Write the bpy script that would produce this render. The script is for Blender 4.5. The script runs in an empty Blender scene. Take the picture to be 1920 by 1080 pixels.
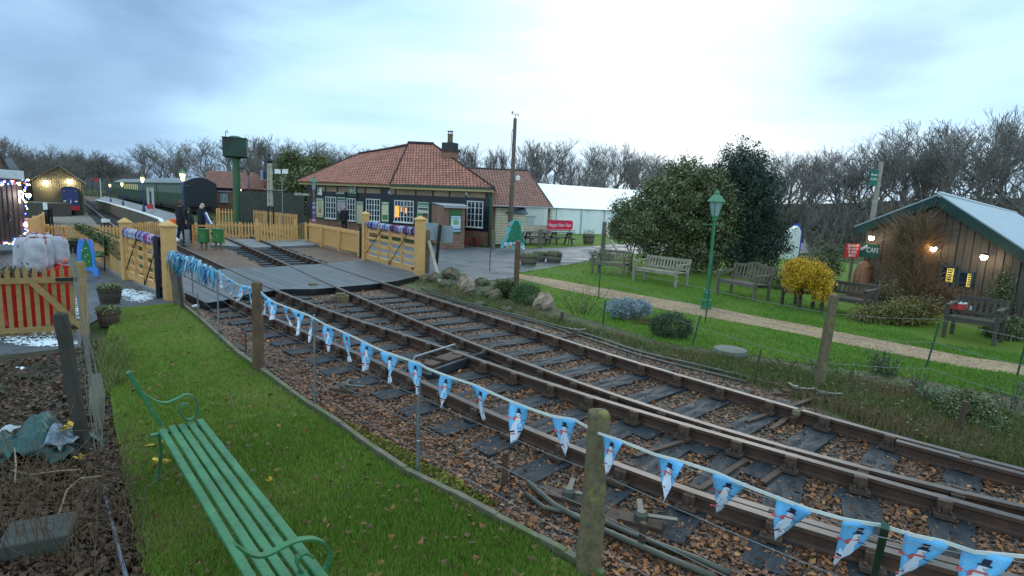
import bpy, math, random
import numpy as np
from mathutils import Vector, Matrix
random.seed(7); RNG = np.random.default_rng(11)
SC = bpy.context.scene
COL = SC.collection
PI = math.pi
# ------------------------------------------------------------------ camera
FPX, CAMH, HOR, ROLL = 1050.0, 2.2, 382.0, math.radians(2.7)
PITCH = math.atan((540 - HOR) / FPX)
_s, _c = math.sin(PITCH), math.cos(PITCH)
_up0, FWD = Vector((0, _s, _c)), Vector((0, _c, -_s))
RIGHT = Vector((1, 0, 0)) * math.cos(ROLL) + _up0 * math.sin(ROLL)
UP = _up0 * math.cos(ROLL) - Vector((1, 0, 0)) * math.sin(ROLL)
EYE = Vector((0, 0, CAMH))
def ray(u, v): return RIGHT * (u - 960) - UP * (v - 540) + FWD * FPX
def G(u, v, z=0.0):
    d = ray(u, v); return EYE + d * ((z - CAMH) / d.z)
def At(u, v, Y):
    d = ray(u, v); return EYE + d * (Y / d.y)
def HT(B, v):
    """height of the point above B (vertical) that shows at image row v"""
    p = Vector((B.x, B.y, 0)) - EYE
    ya, yb, da, db = p.dot(UP), UP.z, p.dot(FWD), FWD.z
    k = (540 - v) / FPX
    return (k * da - ya) / (yb - k * db)
def OnWall(u, v, P, a):
    """where the view line meets the vertical plane through P along horizontal a"""
    d = ray(u, v); n = Vector((-a.y, a.x, 0))
    return EYE + d * ((P - EYE).dot(n) / d.dot(n))
def proj(p):
    q = Vector(p) - EYE; w = q.dot(FWD)
    return 960 + FPX * q.dot(RIGHT) / w, 540 - FPX * q.dot(UP) / w
def flat(p, z=0.0): return Vector((p.x, p.y, z))
Z = Vector((0, 0, 1))
# ------------------------------------------------------------------ objects
def tag(o, label=None, cat=None, group=None, kind=None):
    if label: o['label'] = label
    if cat: o['category'] = cat
    if group: o['group'] = group
    if kind: o['kind'] = kind
    return o
def thing(name, label, cat, loc=(0, 0, 0), rz=0.0, group=None):
    o = bpy.data.objects.new(name, None); COL.objects.link(o)
    o.location = loc; o.rotation_euler = (0, 0, rz); o.empty_display_size = 0.2
    return tag(o, label, cat, group)
def mw(o): return Matrix.Translation(o.location) @ Matrix.Rotation(o.rotation_euler.z, 4, 'Z')
def link(o, parent=None, world=False):
    COL.objects.link(o)
    if parent is not None:
        o.parent = parent
        if world: o.matrix_parent_inverse = mw(parent).inverted()
    return o
def dup(root, loc=None, rz=None, label=None, group=None, scale=None):
    r = root.copy(); COL.objects.link(r)
    for ch in list(root.children):
        c = ch.copy(); COL.objects.link(c); c.parent = r
        for g in list(ch.children):
            d = g.copy(); COL.objects.link(d); d.parent = c
    if loc is not None: r.location = loc
    if rz is not None: r.rotation_euler = (0, 0, rz)
    if scale is not None: r.scale = scale
    if label: r['label'] = label
    if group: r['group'] = group
    return r
class MB:
    def __init__(s, T=None): s.v = []; s.f = []; s.m = []; s.T = T
    def add(s, vs, fs, mi=0):
        n = len(s.v)
        for p in vs:
            p = Vector(p); s.v.append(s.T @ p if s.T else p)
        for f in fs: s.f.append([n + i for i in f]); s.m.append(mi)
        return s
    def box(s, c, size, mi=0, R=None):
        x, y, z = size[0] / 2, size[1] / 2, size[2] / 2
        vs = [Vector(p) for p in ((-x,-y,-z),(x,-y,-z),(x,y,-z),(-x,y,-z),(-x,-y,z),(x,-y,z),(x,y,z),(-x,y,z))]
        if R is not None: vs = [R @ p for p in vs]
        c = Vector(c)
        return s.add([c + p for p in vs], [(0,3,2,1),(4,5,6,7),(0,1,5,4),(1,2,6,5),(2,3,7,6),(3,0,4,7)], mi)
    def span(s, lo, hi, mi=0):
        lo, hi = Vector(lo), Vector(hi); return s.box((lo + hi) / 2, hi - lo, mi)
    def bar(s, p, q, w, h, mi=0, up=Z):
        p, q = Vector(p), Vector(q); d = (q - p)
        if d.length < 1e-6: return s
        d.normalize(); u = Vector(up)
        if abs(d.dot(u)) > .98: u = Vector((0, 1, 0)) if abs(d.y) < .9 else Vector((1, 0, 0))
        sd = d.cross(u).normalized(); uu = sd.cross(d)
        a, b = sd * w / 2, uu * h / 2
        vs = [p-a-b, p+a-b, p+a+b, p-a+b, q-a-b, q+a-b, q+a+b, q-a+b]
        return s.add(vs, [(0,1,2,3),(7,6,5,4),(0,4,5,1),(1,5,6,2),(2,6,7,3),(3,7,4,0)], mi)
    def tube(s, pts, r, n=8, mi=0, flatten=1.0):
        pts = [Vector(p) for p in pts]; k = len(pts)
        rs = r if isinstance(r, (list, tuple)) else [r] * k
        vs = []; prev = None
        for i, p in enumerate(pts):
            d = (pts[min(i+1, k-1)] - pts[max(i-1, 0)])
            d = d.normalized() if d.length > 1e-9 else Vector((0, 0, 1))
            if prev is None:
                u = Z if abs(d.z) < .9 else Vector((0, 1, 0))
            else: u = prev
            sd = d.cross(u)
            if sd.length < 1e-6: sd = d.cross(Vector((1, .1, 0)))
            sd.normalize(); uu = sd.cross(d).normalized(); prev = uu
            for j in range(n):
                a = 2 * PI * j / n
                vs.append(p + (sd * math.cos(a) + uu * math.sin(a) * flatten) * rs[i])
        fs = []
        for i in range(k - 1):
            for j in range(n):
                fs.append((i*n+j, i*n+(j+1) % n, (i+1)*n+(j+1) % n, (i+1)*n+j))
        fs.append(tuple(range(n))[::-1]); fs.append(tuple((k-1)*n + j for j in range(n)))
        return s.add(vs, fs, mi)
    def lathe(s, c, prof, n=12, mi=0, R=None, ph=0.0):
        c = Vector(c); vs = []
        for r, z in prof:
            for j in range(n):
                a = 2*PI*j/n + ph; p = Vector((r*math.cos(a), r*math.sin(a), z))
                vs.append(c + (R @ p if R is not None else p))
        fs = []
        for i in range(len(prof)-1):
            for j in range(n): fs.append((i*n+j, i*n+(j+1) % n, (i+1)*n+(j+1) % n, (i+1)*n+j))
        fs.append(tuple(range(n))[::-1]); fs.append(tuple((len(prof)-1)*n+j for j in range(n)))
        return s.add(vs, fs, mi)
    def ball(s, c, r, mi=0, n=10, m=6):
        r = r if isinstance(r, (list, tuple, Vector)) else (r, r, r)
        vs = []; fs = []
        for i in range(m+1):
            t = PI*i/m
            for j in range(n):
                a = 2*PI*j/n
                vs.append(Vector(c) + Vector((r[0]*math.sin(t)*math.cos(a), r[1]*math.sin(t)*math.sin(a), r[2]*math.cos(t))))
        for i in range(m):
            for j in range(n): fs.append(((i+1)*n+j, (i+1)*n+(j+1) % n, i*n+(j+1) % n, i*n+j))
        return s.add(vs, fs, mi)
    def prism(s, poly, d, mi=0, side=None):
        """poly: 3-D points of a planar outline; d: extrusion vector"""
        poly = [Vector(p) for p in poly]; n = len(poly); d = Vector(d)
        s.add(poly + [p + d for p in poly], [tuple(range(n))[::-1], tuple(range(n, 2*n))], mi)
        b = len(s.v) - 2*n
        for i in range(n):
            j = (i+1) % n; s.f.append([b+i, b+j, b+n+j, b+n+i]); s.m.append(mi if side is None else side)
        return s
    def quad(s, a, b, c, d, mi=0): return s.add([a, b, c, d], [(0, 1, 2, 3)], mi)
    def build(s, name, mats, parent=None, world=False, smooth=False, uv=False, bevel=0.0):
        me = bpy.data.meshes.new(name)
        me.from_pydata([tuple(p) for p in s.v], [], s.f)
        for m in (mats if isinstance(mats, (list, tuple)) else [mats]): me.materials.append(m)
        me.polygons.foreach_set('material_index', s.m)
        if smooth: me.polygons.foreach_set('use_smooth', [True]*len(s.f))
        if uv:
            L = me.uv_layers.new(name='UVMap'); me.update()
            for p in me.polygons:
                n = p.normal
                if abs(n.z) > .95: U, V = Vector((1, 0, 0)), Vector((0, 1, 0))
                else:
                    U = Vector((-n.y, n.x, 0)).normalized(); V = n.cross(U)
                for li in p.loop_indices:
                    co = me.vertices[me.loops[li].vertex_index].co; L.data[li].uv = (co.dot(U), co.dot(V))
        me.update(); me.validate()
        o = bpy.data.objects.new(name, me)
        if bevel:
            b = o.modifiers.new('bevel', 'BEVEL'); b.width = bevel; b.segments = 2; b.limit_method = 'ANGLE'
        return link(o, parent, world)
def npmesh(name, verts, faces, mats, parent=None, world=False, tint=None, smooth=False, midx=None):
    verts = np.asarray(verts, dtype=np.float32); faces = np.asarray(faces, dtype=np.int32)
    me = bpy.data.meshes.new(name); k = faces.shape[1]
    me.vertices.add(len(verts)); me.vertices.foreach_set('co', verts.ravel())
    me.loops.add(faces.size); me.loops.foreach_set('vertex_index', faces.ravel())
    me.polygons.add(len(faces)); me.polygons.foreach_set('loop_start', np.arange(0, faces.size, k, dtype=np.int32))
    try: me.polygons.foreach_set('loop_total', np.full(len(faces), k, dtype=np.int32))
    except Exception: pass
    for m in (mats if isinstance(mats, (list, tuple)) else [mats]): me.materials.append(m)
    if midx is not None: me.polygons.foreach_set('material_index', np.asarray(midx, dtype=np.int32))
    if smooth: me.polygons.foreach_set('use_smooth', np.ones(len(faces), dtype=bool))
    me.update(calc_edges=True)
    if tint is not None:
        a = me.attributes.new('tint', 'FLOAT', 'POINT'); a.data.foreach_set('value', np.asarray(tint, dtype=np.float32))
    o = bpy.data.objects.new(name, me)
    return link(o, parent, world)
def leaves(c, size, aspect=.55, flatness=0.0, droop=0.0, rng=RNG):
    """diamond leaves at centres c (N,3); size scalar or (N,)"""
    c = np.asarray(c); n = len(c); size = np.broadcast_to(np.asarray(size, dtype=float), (n,))
    a = rng.normal(size=(n, 3)); a[:, 2] = a[:, 2]*(1-flatness) - droop
    a /= np.linalg.norm(a, axis=1)[:, None] + 1e-9
    b = rng.normal(size=(n, 3)); b[:, 2] *= (1-flatness)
    b -= (a*b).sum(1)[:, None]*a; b /= np.linalg.norm(b, axis=1)[:, None] + 1e-9
    L = (a*size[:, None])*.5; W = b*size[:, None]*.5*aspect
    k = rng.uniform(-.25, .35, (n, 1)); v = np.stack([c-L, c+W*rng.uniform(.6, 1.3, (n, 1))+L*k, c+L, c-W*rng.uniform(.6, 1.3, (n, 1))+L*k], axis=1)+rng.normal(0, .09, (n, 4, 3))*size[:, None, None]; v = v.reshape(-1, 3)
    f = np.arange(4*n).reshape(-1, 4)
    return v, f
def segs_mesh(P, Q, r0, r1, n=3):
    P, Q = np.asarray(P, float), np.asarray(Q, float); m = len(P)
    d = Q-P; L = np.linalg.norm(d, axis=1)[:, None]+1e-9; d = d/L
    u = np.where(np.abs(d[:, 2:3]) < .9, np.array([[0, 0, 1.]]), np.array([[1., 0, 0]]))
    s = np.cross(d, u); s /= np.linalg.norm(s, axis=1)[:, None]+1e-9; w = np.cross(s, d)
    r0 = np.broadcast_to(np.asarray(r0, float), (m,)); r1 = np.broadcast_to(np.asarray(r1, float), (m,))
    V = []
    for j in range(n):
        a = 2*PI*j/n; e = s*math.cos(a)+w*math.sin(a)
        V.append(P+e*r0[:, None]); 
    for j in range(n):
        a = 2*PI*j/n; e = s*math.cos(a)+w*math.sin(a)
        V.append(Q+e*r1[:, None])
    v = np.stack(V, axis=1).reshape(-1, 3); base = (np.arange(m)*2*n)[:, None]
    F = [np.concatenate([base+j, base+(j+1) % n, base+n+(j+1) % n, base+n+j], axis=1) for j in range(n)]
    return v, np.concatenate(F, axis=0)
def catmull(pts, step=.25):
    pts = [Vector(p) for p in pts]; out = []
    for i in range(len(pts)-1):
        p0, p1, p2, p3 = pts[max(i-1, 0)], pts[i], pts[i+1], pts[min(i+2, len(pts)-1)]
        n = max(1, int((p2-p1).length/step))
        for k in range(n):
            t = k/n
            out.append(.5*((2*p1)+(p2-p0)*t+(2*p0-5*p1+4*p2-p3)*t*t+(3*p1-p0-3*p2+p3)*t**3))
    out.append(pts[-1]); return out
# ------------------------------------------------------------------ materials
def _mat(name):
    m = bpy.data.materials.new(name); m.use_nodes = True; nt = m.node_tree
    return m, nt, nt.nodes['Principled BSDF']
def _n(nt, t, **kw):
    n = nt.nodes.new(t)
    for k, v in kw.items():
        if k in n.inputs: n.inputs[k].default_value = v
        else: setattr(n, k, v)
    return n
def rgb(c): return (c[0], c[1], c[2], 1)
def ramp(nt, fac, stops, interp='LINEAR'):
    r = nt.nodes.new('ShaderNodeValToRGB'); r.color_ramp.interpolation = interp
    e = r.color_ramp.elements
    while len(e) < len(stops): e.new(.5)
    for el, (p, c) in zip(e, stops): el.position = p; el.color = rgb(c)
    nt.links.new(fac, r.inputs['Fac']); return r.outputs['Color']
def mat(name, c1, c2=None, rough=.7, scale=4, bump=0.0, metal=0.0, stretch=(1, 1, 1), spots=None, spec=.4, detail=6, coord='Object', bscale=None, wet=None):
    m, nt, b = _mat(name); L = nt.links
    tc = _n(nt, 'ShaderNodeTexCoord'); mp = _n(nt, 'ShaderNodeMapping'); mp.inputs['Scale'].default_value = stretch
    L.new(tc.outputs[coord], mp.inputs['Vector'])
    c2 = c2 or tuple(x*.75 for x in c1)
    nz = _n(nt, 'ShaderNodeTexNoise', Scale=scale, Detail=detail, Roughness=.65); L.new(mp.outputs[0], nz.inputs['Vector'])
    col = ramp(nt, nz.outputs['Fac'], [(.32, c1), (.68, c2)])
    if spots:
        n2 = _n(nt, 'ShaderNodeTexNoise', Scale=spots[1], Detail=5, Roughness=.7); L.new(mp.outputs[0], n2.inputs['Vector'])
        t = spots[2]; fac = ramp(nt, n2.outputs['Fac'], [(t, (0, 0, 0)), (t+.06, (1, 1, 1))])
        mx = _n(nt, 'ShaderNodeMix', data_type='RGBA'); L.new(fac, mx.inputs['Factor']); L.new(col, mx.inputs['A']); mx.inputs['B'].default_value = rgb(spots[0]); col = mx.outputs['Result']
    L.new(col, b.inputs['Base Color']); b.inputs['Roughness'].default_value = rough; b.inputs['Metallic'].default_value = metal
    b.inputs['Specular IOR Level'].default_value = spec
    if wet:
        n3 = _n(nt, 'ShaderNodeTexNoise', Scale=wet[0], Detail=4); L.new(mp.outputs[0], n3.inputs['Vector'])
        rr = ramp(nt, n3.outputs['Fac'], [(.4, (wet[1],)*3), (.62, (wet[2],)*3)]); L.new(rr, b.inputs['Roughness'])
    if bump:
        n4 = _n(nt, 'ShaderNodeTexNoise', Scale=bscale or scale*4, Detail=5, Roughness=.7); L.new(mp.outputs[0], n4.inputs['Vector'])
        bp = _n(nt, 'ShaderNodeBump', Strength=bump, Distance=.02); L.new(n4.outputs['Fac'], bp.inputs['Height']); L.new(bp.outputs[0], b.inputs['Normal'])
    return m
def plain(name, c, rough=.6, metal=0.0, spec=.4): return mat(name, c, tuple(x*.82 for x in c), rough=rough, scale=9, metal=metal, spec=spec)
def emat(name, c, s):
    m, nt, b = _mat(name); b.inputs['Base Color'].default_value = rgb(c)
    b.inputs['Emission Color'].default_value = rgb(c); b.inputs['Emission Strength'].default_value = s; return m
def brickmat(name, c1, c2, mortar, w=.225, h=.075, ms=.012, rough=.85, bump=.3, jitter=None, off=.5):
    m, nt, b = _mat(name); L = nt.links; tc = _n(nt, 'ShaderNodeTexCoord')
    br = _n(nt, 'ShaderNodeTexBrick'); L.new(tc.outputs['UV'], br.inputs['Vector']); br.offset = off
    br.inputs['Scale'].default_value = 1; br.inputs['Brick Width'].default_value = w; br.inputs['Row Height'].default_value = h
    br.inputs['Mortar Size'].default_value = ms; br.inputs['Mortar Smooth'].default_value = .2; br.inputs['Bias'].default_value = 0
    br.inputs['Color1'].default_value = rgb(c1); br.inputs['Color2'].default_value = rgb(c2); br.inputs['Mortar'].default_value = rgb(mortar)
    nz = _n(nt, 'ShaderNodeTexNoise', Scale=1.3, Detail=8, Roughness=.7); L.new(tc.outputs['UV'], nz.inputs['Vector'])
    fac = ramp(nt, nz.outputs['Fac'], [(.3, (.62, .62, .62)), (.7, (1.25, 1.22, 1.2))])
    mx = _n(nt, 'ShaderNodeMix', data_type='RGBA', blend_type='MULTIPLY'); mx.inputs['Factor'].default_value = 1
    L.new(br.outputs['Color'], mx.inputs['A']); L.new(fac, mx.inputs['B'])
    out = mx.outputs['Result']
    if jitter:
        n2 = _n(nt, 'ShaderNodeTexNoise', Scale=3.2, Detail=6, Roughness=.75); L.new(tc.outputs['UV'], n2.inputs['Vector'])
        f2 = ramp(nt, n2.outputs['Fac'], [(.52, (0, 0, 0)), (.66, (1, 1, 1))])
        m2 = _n(nt, 'ShaderNodeMix', data_type='RGBA'); L.new(f2, m2.inputs['Factor']); L.new(out, m2.inputs['A']); m2.inputs['B'].default_value = rgb(jitter); out = m2.outputs['Result']
    L.new(out, b.inputs['Base Color']); b.inputs['Roughness'].default_value = rough
    bp = _n(nt, 'ShaderNodeBump', Strength=bump, Distance=.02); bp.invert = True; L.new(br.outputs['Fac'], bp.inputs['Height']); L.new(bp.outputs[0], b.inputs['Normal'])
    return m
def leafmat(name, stops, rough=.55, spec=.35, trans=.0):
    """colour per leaf from the point attribute 'tint' (0..1)"""
    m, nt, b = _mat(name); at = _n(nt, 'ShaderNodeAttribute', attribute_name='tint')
    k = len(stops); c = ramp(nt, at.outputs['Fac'], [(i/(k-1), s) for i, s in enumerate(stops)])
    nt.links.new(c, b.inputs['Base Color']); b.inputs['Roughness'].default_value = rough; b.inputs['Specular IOR Level'].default_value = spec
    return m
def cellmat(name, stops, scale, rough=.8, bump=.6, blend=None, spec=.3):
    """stones / leaf litter: a colour per voronoi cell; blend=(colour2, noise scale, threshold) lays moss or soil over it"""
    m, nt, b = _mat(name); L = nt.links; tc = _n(nt, 'ShaderNodeTexCoord')
    nz = _n(nt, 'ShaderNodeTexNoise', Scale=scale*.8, Detail=2); L.new(tc.outputs['Object'], nz.inputs['Vector'])
    md = _n(nt, 'ShaderNodeMix', data_type='RGBA', blend_type='LINEAR_LIGHT'); md.inputs['Factor'].default_value = .6/scale
    L.new(tc.outputs['Object'], md.inputs['A']); L.new(nz.outputs['Color'], md.inputs['B'])
    vo = _n(nt, 'ShaderNodeTexVoronoi', Scale=scale); L.new(md.outputs['Result'], vo.inputs['Vector'])
    sp = _n(nt, 'ShaderNodeSeparateColor'); L.new(vo.outputs['Color'], sp.inputs[0])
    k = len(stops); col = ramp(nt, sp.outputs[0], [(i/k, s) for i, s in enumerate(stops)], 'CONSTANT')
    big = _n(nt, 'ShaderNodeTexNoise', Scale=.7, Detail=5, Roughness=.7); L.new(tc.outputs['Object'], big.inputs['Vector'])
    bf = ramp(nt, big.outputs['Fac'], [(.3, (.7, .7, .72)), (.7, (1.25, 1.2, 1.1))])
    mx = _n(nt, 'ShaderNodeMix', data_type='RGBA', blend_type='MULTIPLY'); mx.inputs['Factor'].default_value = 1; L.new(col, mx.inputs['A']); L.new(bf, mx.inputs['B']); col = mx.outputs['Result']
    if blend:
        n2 = _n(nt, 'ShaderNodeTexNoise', Scale=blend[1], Detail=8, Roughness=.75); L.new(tc.outputs['Object'], n2.inputs['Vector'])
        f2 = ramp(nt, n2.outputs['Fac'], [(blend[2], (0, 0, 0)), (blend[2]+.12, (1, 1, 1))])
        m2 = _n(nt, 'ShaderNodeMix', data_type='RGBA'); L.new(f2, m2.inputs['Factor']); L.new(col, m2.inputs['A']); m2.inputs['B'].default_value = rgb(blend[0]); col = m2.outputs['Result']
    L.new(col, b.inputs['Base Color']); b.inputs['Roughness'].default_value = rough; b.inputs['Specular IOR Level'].default_value = spec
    bp = _n(nt, 'ShaderNodeBump', Strength=bump, Distance=.03); bp.invert = True; L.new(vo.outputs['Distance'], bp.inputs['Height']); L.new(bp.outputs[0], b.inputs['Normal'])
    return m
M = {}
M['timber'] = mat('crossing_paint', (.68, .39, .15), (.56, .30, .11), rough=.6, scale=6, stretch=(1, 1, 3), bump=.08, spots=((.34, .18, .06), 9, .63))
M['timber_dull'] = mat('weathered_gate_timber', (.36, .22, .085), (.25, .15, .06), rough=.75, scale=7, stretch=(1, 1, 3), bump=.15)
M['oldwood'] = mat('silvered_oak', (.20, .16, .12), (.10, .08, .06), rough=.85, scale=6, stretch=(3, 3, 1), bump=.3, spots=((.13, .15, .09), 12, .6))
M['palewood'] = mat('pale_teak', (.36, .31, .25), (.22, .19, .15), rough=.85, scale=6, bump=.25, spots=((.16, .14, .11), 14, .58))
M['darkwood'] = mat('dark_stained_wood', (.085, .07, .055), (.05, .042, .035), rough=.8, scale=6, bump=.3, spots=((.11, .12, .08), 10, .62))
M['concrete'] = mat('lichened_concrete', (.20, .155, .085), (.09, .07, .042), rough=.9, scale=16, bump=.5, spots=((.20, .18, .06), 7, .58))
M['black'] = plain('black_paint', (.012, .013, .016), .4)
M['navy'] = plain('navy_black_paint', (.012, .016, .032), .35)
M['iron'] = mat('rusted_iron', (.10, .055, .035), (.045, .03, .025), rough=.75, scale=12, bump=.4)
M['steel'] = mat('galvanised_steel', (.28, .3, .32), (.18, .2, .22), rough=.45, metal=.6, scale=10)
M['wire'] = plain('fence_wire', (.22, .23, .24), .4, .5)
M['greenpaint'] = mat('bright_green_paint', (.035, .19, .085), (.022, .12, .055), rough=.4, scale=8, bump=.1)
M['lampgreen'] = mat('pale_lamp_green', (.10, .25, .14), (.06, .17, .10), rough=.45, scale=8)
M['sigreen'] = mat('signal_box_green', (.05, .16, .06), (.035, .11, .045), rough=.5, scale=5)
M['stgreen'] = plain('dark_railway_green', (.02, .07, .045), .5)
M['cream'] = plain('cream_paint', (.50, .38, .19), .6)
M['white'] = plain('white_paint', (.78, .78, .78), .5)
M['brick'] = brickmat('red_brick', (.30, .115, .07), (.21, .075, .05), (.28, .22, .17))
M['tiles'] = brickmat('clay_roof_tiles', (.70, .25, .165), (.50, .175, .12), (.05, .02, .018), w=.21, h=.17, ms=.03, bump=1.0, jitter=(.24, .11, .08))
M['darktiles'] = brickmat('brown_roof_tiles', (.44, .17, .12), (.33, .125, .09), (.04, .018, .016), w=.21, h=.2, ms=.035, bump=.9, jitter=(.15, .08, .065))
M['pebble'] = cellmat('pebbledash', [(.40, .30, .215), (.30, .22, .16), (.35, .265, .19), (.25, .185, .14)], 30, bump=.3)
M['glass'] = plain('dark_window_glass', (.02, .028, .05), .08, 0, .6)
M['skin'] = plain('skin', (.5, .29, .21), .6)
M['darkcloth'] = plain('black_coat_cloth', (.016, .018, .026), .85)
M['rail_side'] = mat('rusty_rail_side', (.095, .042, .025), (.036, .022, .018), rough=.7, scale=9, bump=.25, spec=.5)
M['rail_top'] = mat('worn_rail_head', (.115, .095, .088), (.05, .036, .03), rough=.42, metal=.35, scale=4, stretch=(1, 1, 1))
M['sleeper'] = mat('wet_sleeper', (.040, .047, .058), (.016, .019, .025), rough=.6, scale=4, stretch=(1, 4, 1), bump=.8, bscale=14, wet=(3, .5, .85), spec=.25, spots=((.055, .042, .034), 6, .58))
M['asphalt'] = mat('wet_asphalt', (.105, .112, .125), (.07, .076, .087), rough=.5, scale=1.4, bump=.25, bscale=120, wet=(.9, .45, .75), spec=.35, spots=((.055, .06, .07), 1.3, .54))
M['deck'] = mat('crossing_boards', (.115, .125, .145), (.062, .07, .085), rough=.4, scale=2.2, bump=.35, bscale=30, wet=(1.5, .22, .6), spec=.5)
# ------------------------------------------------------------------ ground sheets
def sheet(name, px, z, m, kind='structure', parent=None, smoothn=0, thick=0):
    pts = [G(u, v, z) for u, v in px]
    mb = MB()
    if thick: mb.prism([p - Z*thick for p in pts], Z*thick)
    else: mb.add(pts, [tuple(range(len(pts)))])
    o = mb.build(name, m); bm_tri(o); return tag(o, kind=kind)
def bm_tri(o):
    import bmesh
    bm = bmesh.new(); bm.from_mesh(o.data)
    bmesh.ops.triangulate(bm, faces=[f for f in bm.faces if len(f.verts) > 4], ngon_method='EAR_CLIP')
    bmesh.ops.recalc_face_normals(bm, faces=bm.faces)
    bm.to_mesh(o.data); bm.free()
    # make sure flat sheets look up
    me = o.data
    if me.polygons and sum(p.normal.z*p.area for p in me.polygons) < 0 and max(v.co.z for v in me.vertices)-min(v.co.z for v in me.vertices) < .01:
        me.flip_normals()
GRASS_STOPS = [(.075, .155, .016), (.05, .115, .012)]
def grassmat(name, a, b, c, sc=7):
    m, nt, bs = _mat(name); L = nt.links; tc = _n(nt, 'ShaderNodeTexCoord')
    n1 = _n(nt, 'ShaderNodeTexNoise', Scale=sc*6, Detail=6, Roughness=.8); L.new(tc.outputs['Object'], n1.inputs['Vector'])
    n2 = _n(nt, 'ShaderNodeTexNoise', Scale=.55, Detail=5, Roughness=.65); L.new(tc.outputs['Object'], n2.inputs['Vector'])
    c1 = ramp(nt, n1.outputs['Fac'], [(.3, b), (.7, a)]); f = ramp(nt, n2.outputs['Fac'], [(.42, (0, 0, 0)), (.68, (1, 1, 1))])
    mx = _n(nt, 'ShaderNodeMix', data_type='RGBA'); L.new(f, mx.inputs['Factor']); L.new(c1, mx.inputs['A']); mx.inputs['B'].default_value = rgb(c)
    L.new(mx.outputs['Result'], bs.inputs['Base Color']); bs.inputs['Roughness'].default_value = .9; bs.inputs['Specular IOR Level'].default_value = .15
    bp = _n(nt, 'ShaderNodeBump', Strength=.8, Distance=.03); L.new(n1.outputs['Fac'], bp.inputs['Height']); L.new(bp.outputs[0], bs.inputs['Normal'])
    return m
M['field'] = grassmat('field_turf', (.055, .085, .02), (.035, .055, .015), (.05, .048, .02))
M['lawn'] = grassmat('lawn_turf', (.13, .20, .02), (.07, .12, .014), (.12, .12, .03), 9)
M['lawn2'] = grassmat('garden_turf', (.12, .21, .022), (.075, .14, .016), (.12, .15, .025), 9)
M['bed'] = cellmat('flower_bed_soil', [(.075, .08, .03), (.06, .045, .028), (.09, .065, .035), (.05, .075, .02), (.045, .035, .022)], 14, blend=((.06, .10, .02), 1.6, .5))
BR = [(.17, .08, .045), (.085, .06, .05), (.23, .10, .05), (.07, .055, .05), (.12, .095, .08), (.26, .12, .055), (.055, .038, .034), (.15, .11, .085)]
M['ballast'] = cellmat('leafy_ballast', BR, 22, bump=1.0, rough=.6)
M['mulch'] = cellmat('leaf_mulch', [(.035, .022, .014), (.024, .018, .012), (.05, .028, .016), (.02, .02, .012), (.03, .036, .012)], 16, bump=.9, blend=((.028, .04, .01), 1.2, .55))
M['gravel'] = cellmat('golden_path_gravel', [(.36, .24, .14), (.27, .18, .11), (.42, .30, .19), (.22, .14, .09)], 34, bump=.6)
R = 300
tag(MB().add([(-R, -20, -.02), (R, -20, -.02), (R, R, -.02), (-R, R, -.02)], [(0, 1, 2, 3)]).build('ground', M['field']), kind='structure')
# ballast: left edge follows the lawn kerb board
KERB = [(332, 566), (372, 600), (440, 663), (500, 708), (545, 742), (590, 774), (640, 806), (700, 852), (760, 893), (850, 938), (930, 982), (1010, 1025), (1060, 1052), (1130, 1095)]
BAL_R = [(742, 530), (830, 562), (960, 592), (1080, 622), (1180, 652), (1300, 690), (1400, 722), (1480, 745), (1600, 800), (1700, 838), (1800, 868), (1960, 905)]
sheet('ballast', KERB + [(1300, 1150), (1700, 1200), (2100, 1200), (2100, 960)] + BAL_R[::-1] + [(690, 487), (600, 452), (560, 447), (430, 438), (330, 412), (215, 372), (150, 366), (150, 380), (200, 425), (300, 480), (325, 540)], .004, M['ballast'])
sheet('flower_bed', BAL_R + [(2150, 900), (2150, 800), (1920, 748), (1700, 706), (1500, 680), (1380, 662), (1240, 640), (1130, 606), (1060, 586), (1000, 546), (965, 517), (850, 524), (790, 514), (742, 524)][::1], .012, M['bed'])
sheet('garden_lawn', [(955, 500), (1090, 484), (1200, 470), (1420, 470), (1640, 500), (2300, 640), (2300, 860), (1920, 752), (1700, 710), (1500, 684), (1380, 666), (1240, 644), (1130, 610), (1060, 590), (1000, 550), (965, 521)], .008, M['lawn2'])
PUP = [(968, 513), (1040, 524), (1140, 542), (1240, 560), (1340, 577), (1440, 597), (1520, 611), (1565, 621), (1665, 640), (1815, 669), (1915, 683), (2080, 712)]
PLO = [(2080, 738), (1912, 703), (1815, 690), (1690, 667), (1565, 642), (1520, 631), (1440, 615), (1390, 606), (1240, 580), (1140, 560), (1040, 540), (968, 521)]
sheet('path', PUP + PLO, .017, M['gravel'])
sheet('road', [(775, 520), (850, 531), (968, 521), (968, 512), (1090, 492), (1140, 476), (1480, 476), (1600, 470), (1600, 448), (1240, 440), (1112, 461), (985, 466), (870, 464), (700, 452), (640, 448), (690, 490)], .022, M['asphalt'])
sheet('picnic_lawn', [(985, 466), (1112, 461), (1180, 455), (1180, 438), (985, 438)], .03, M['lawn2'])
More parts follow.
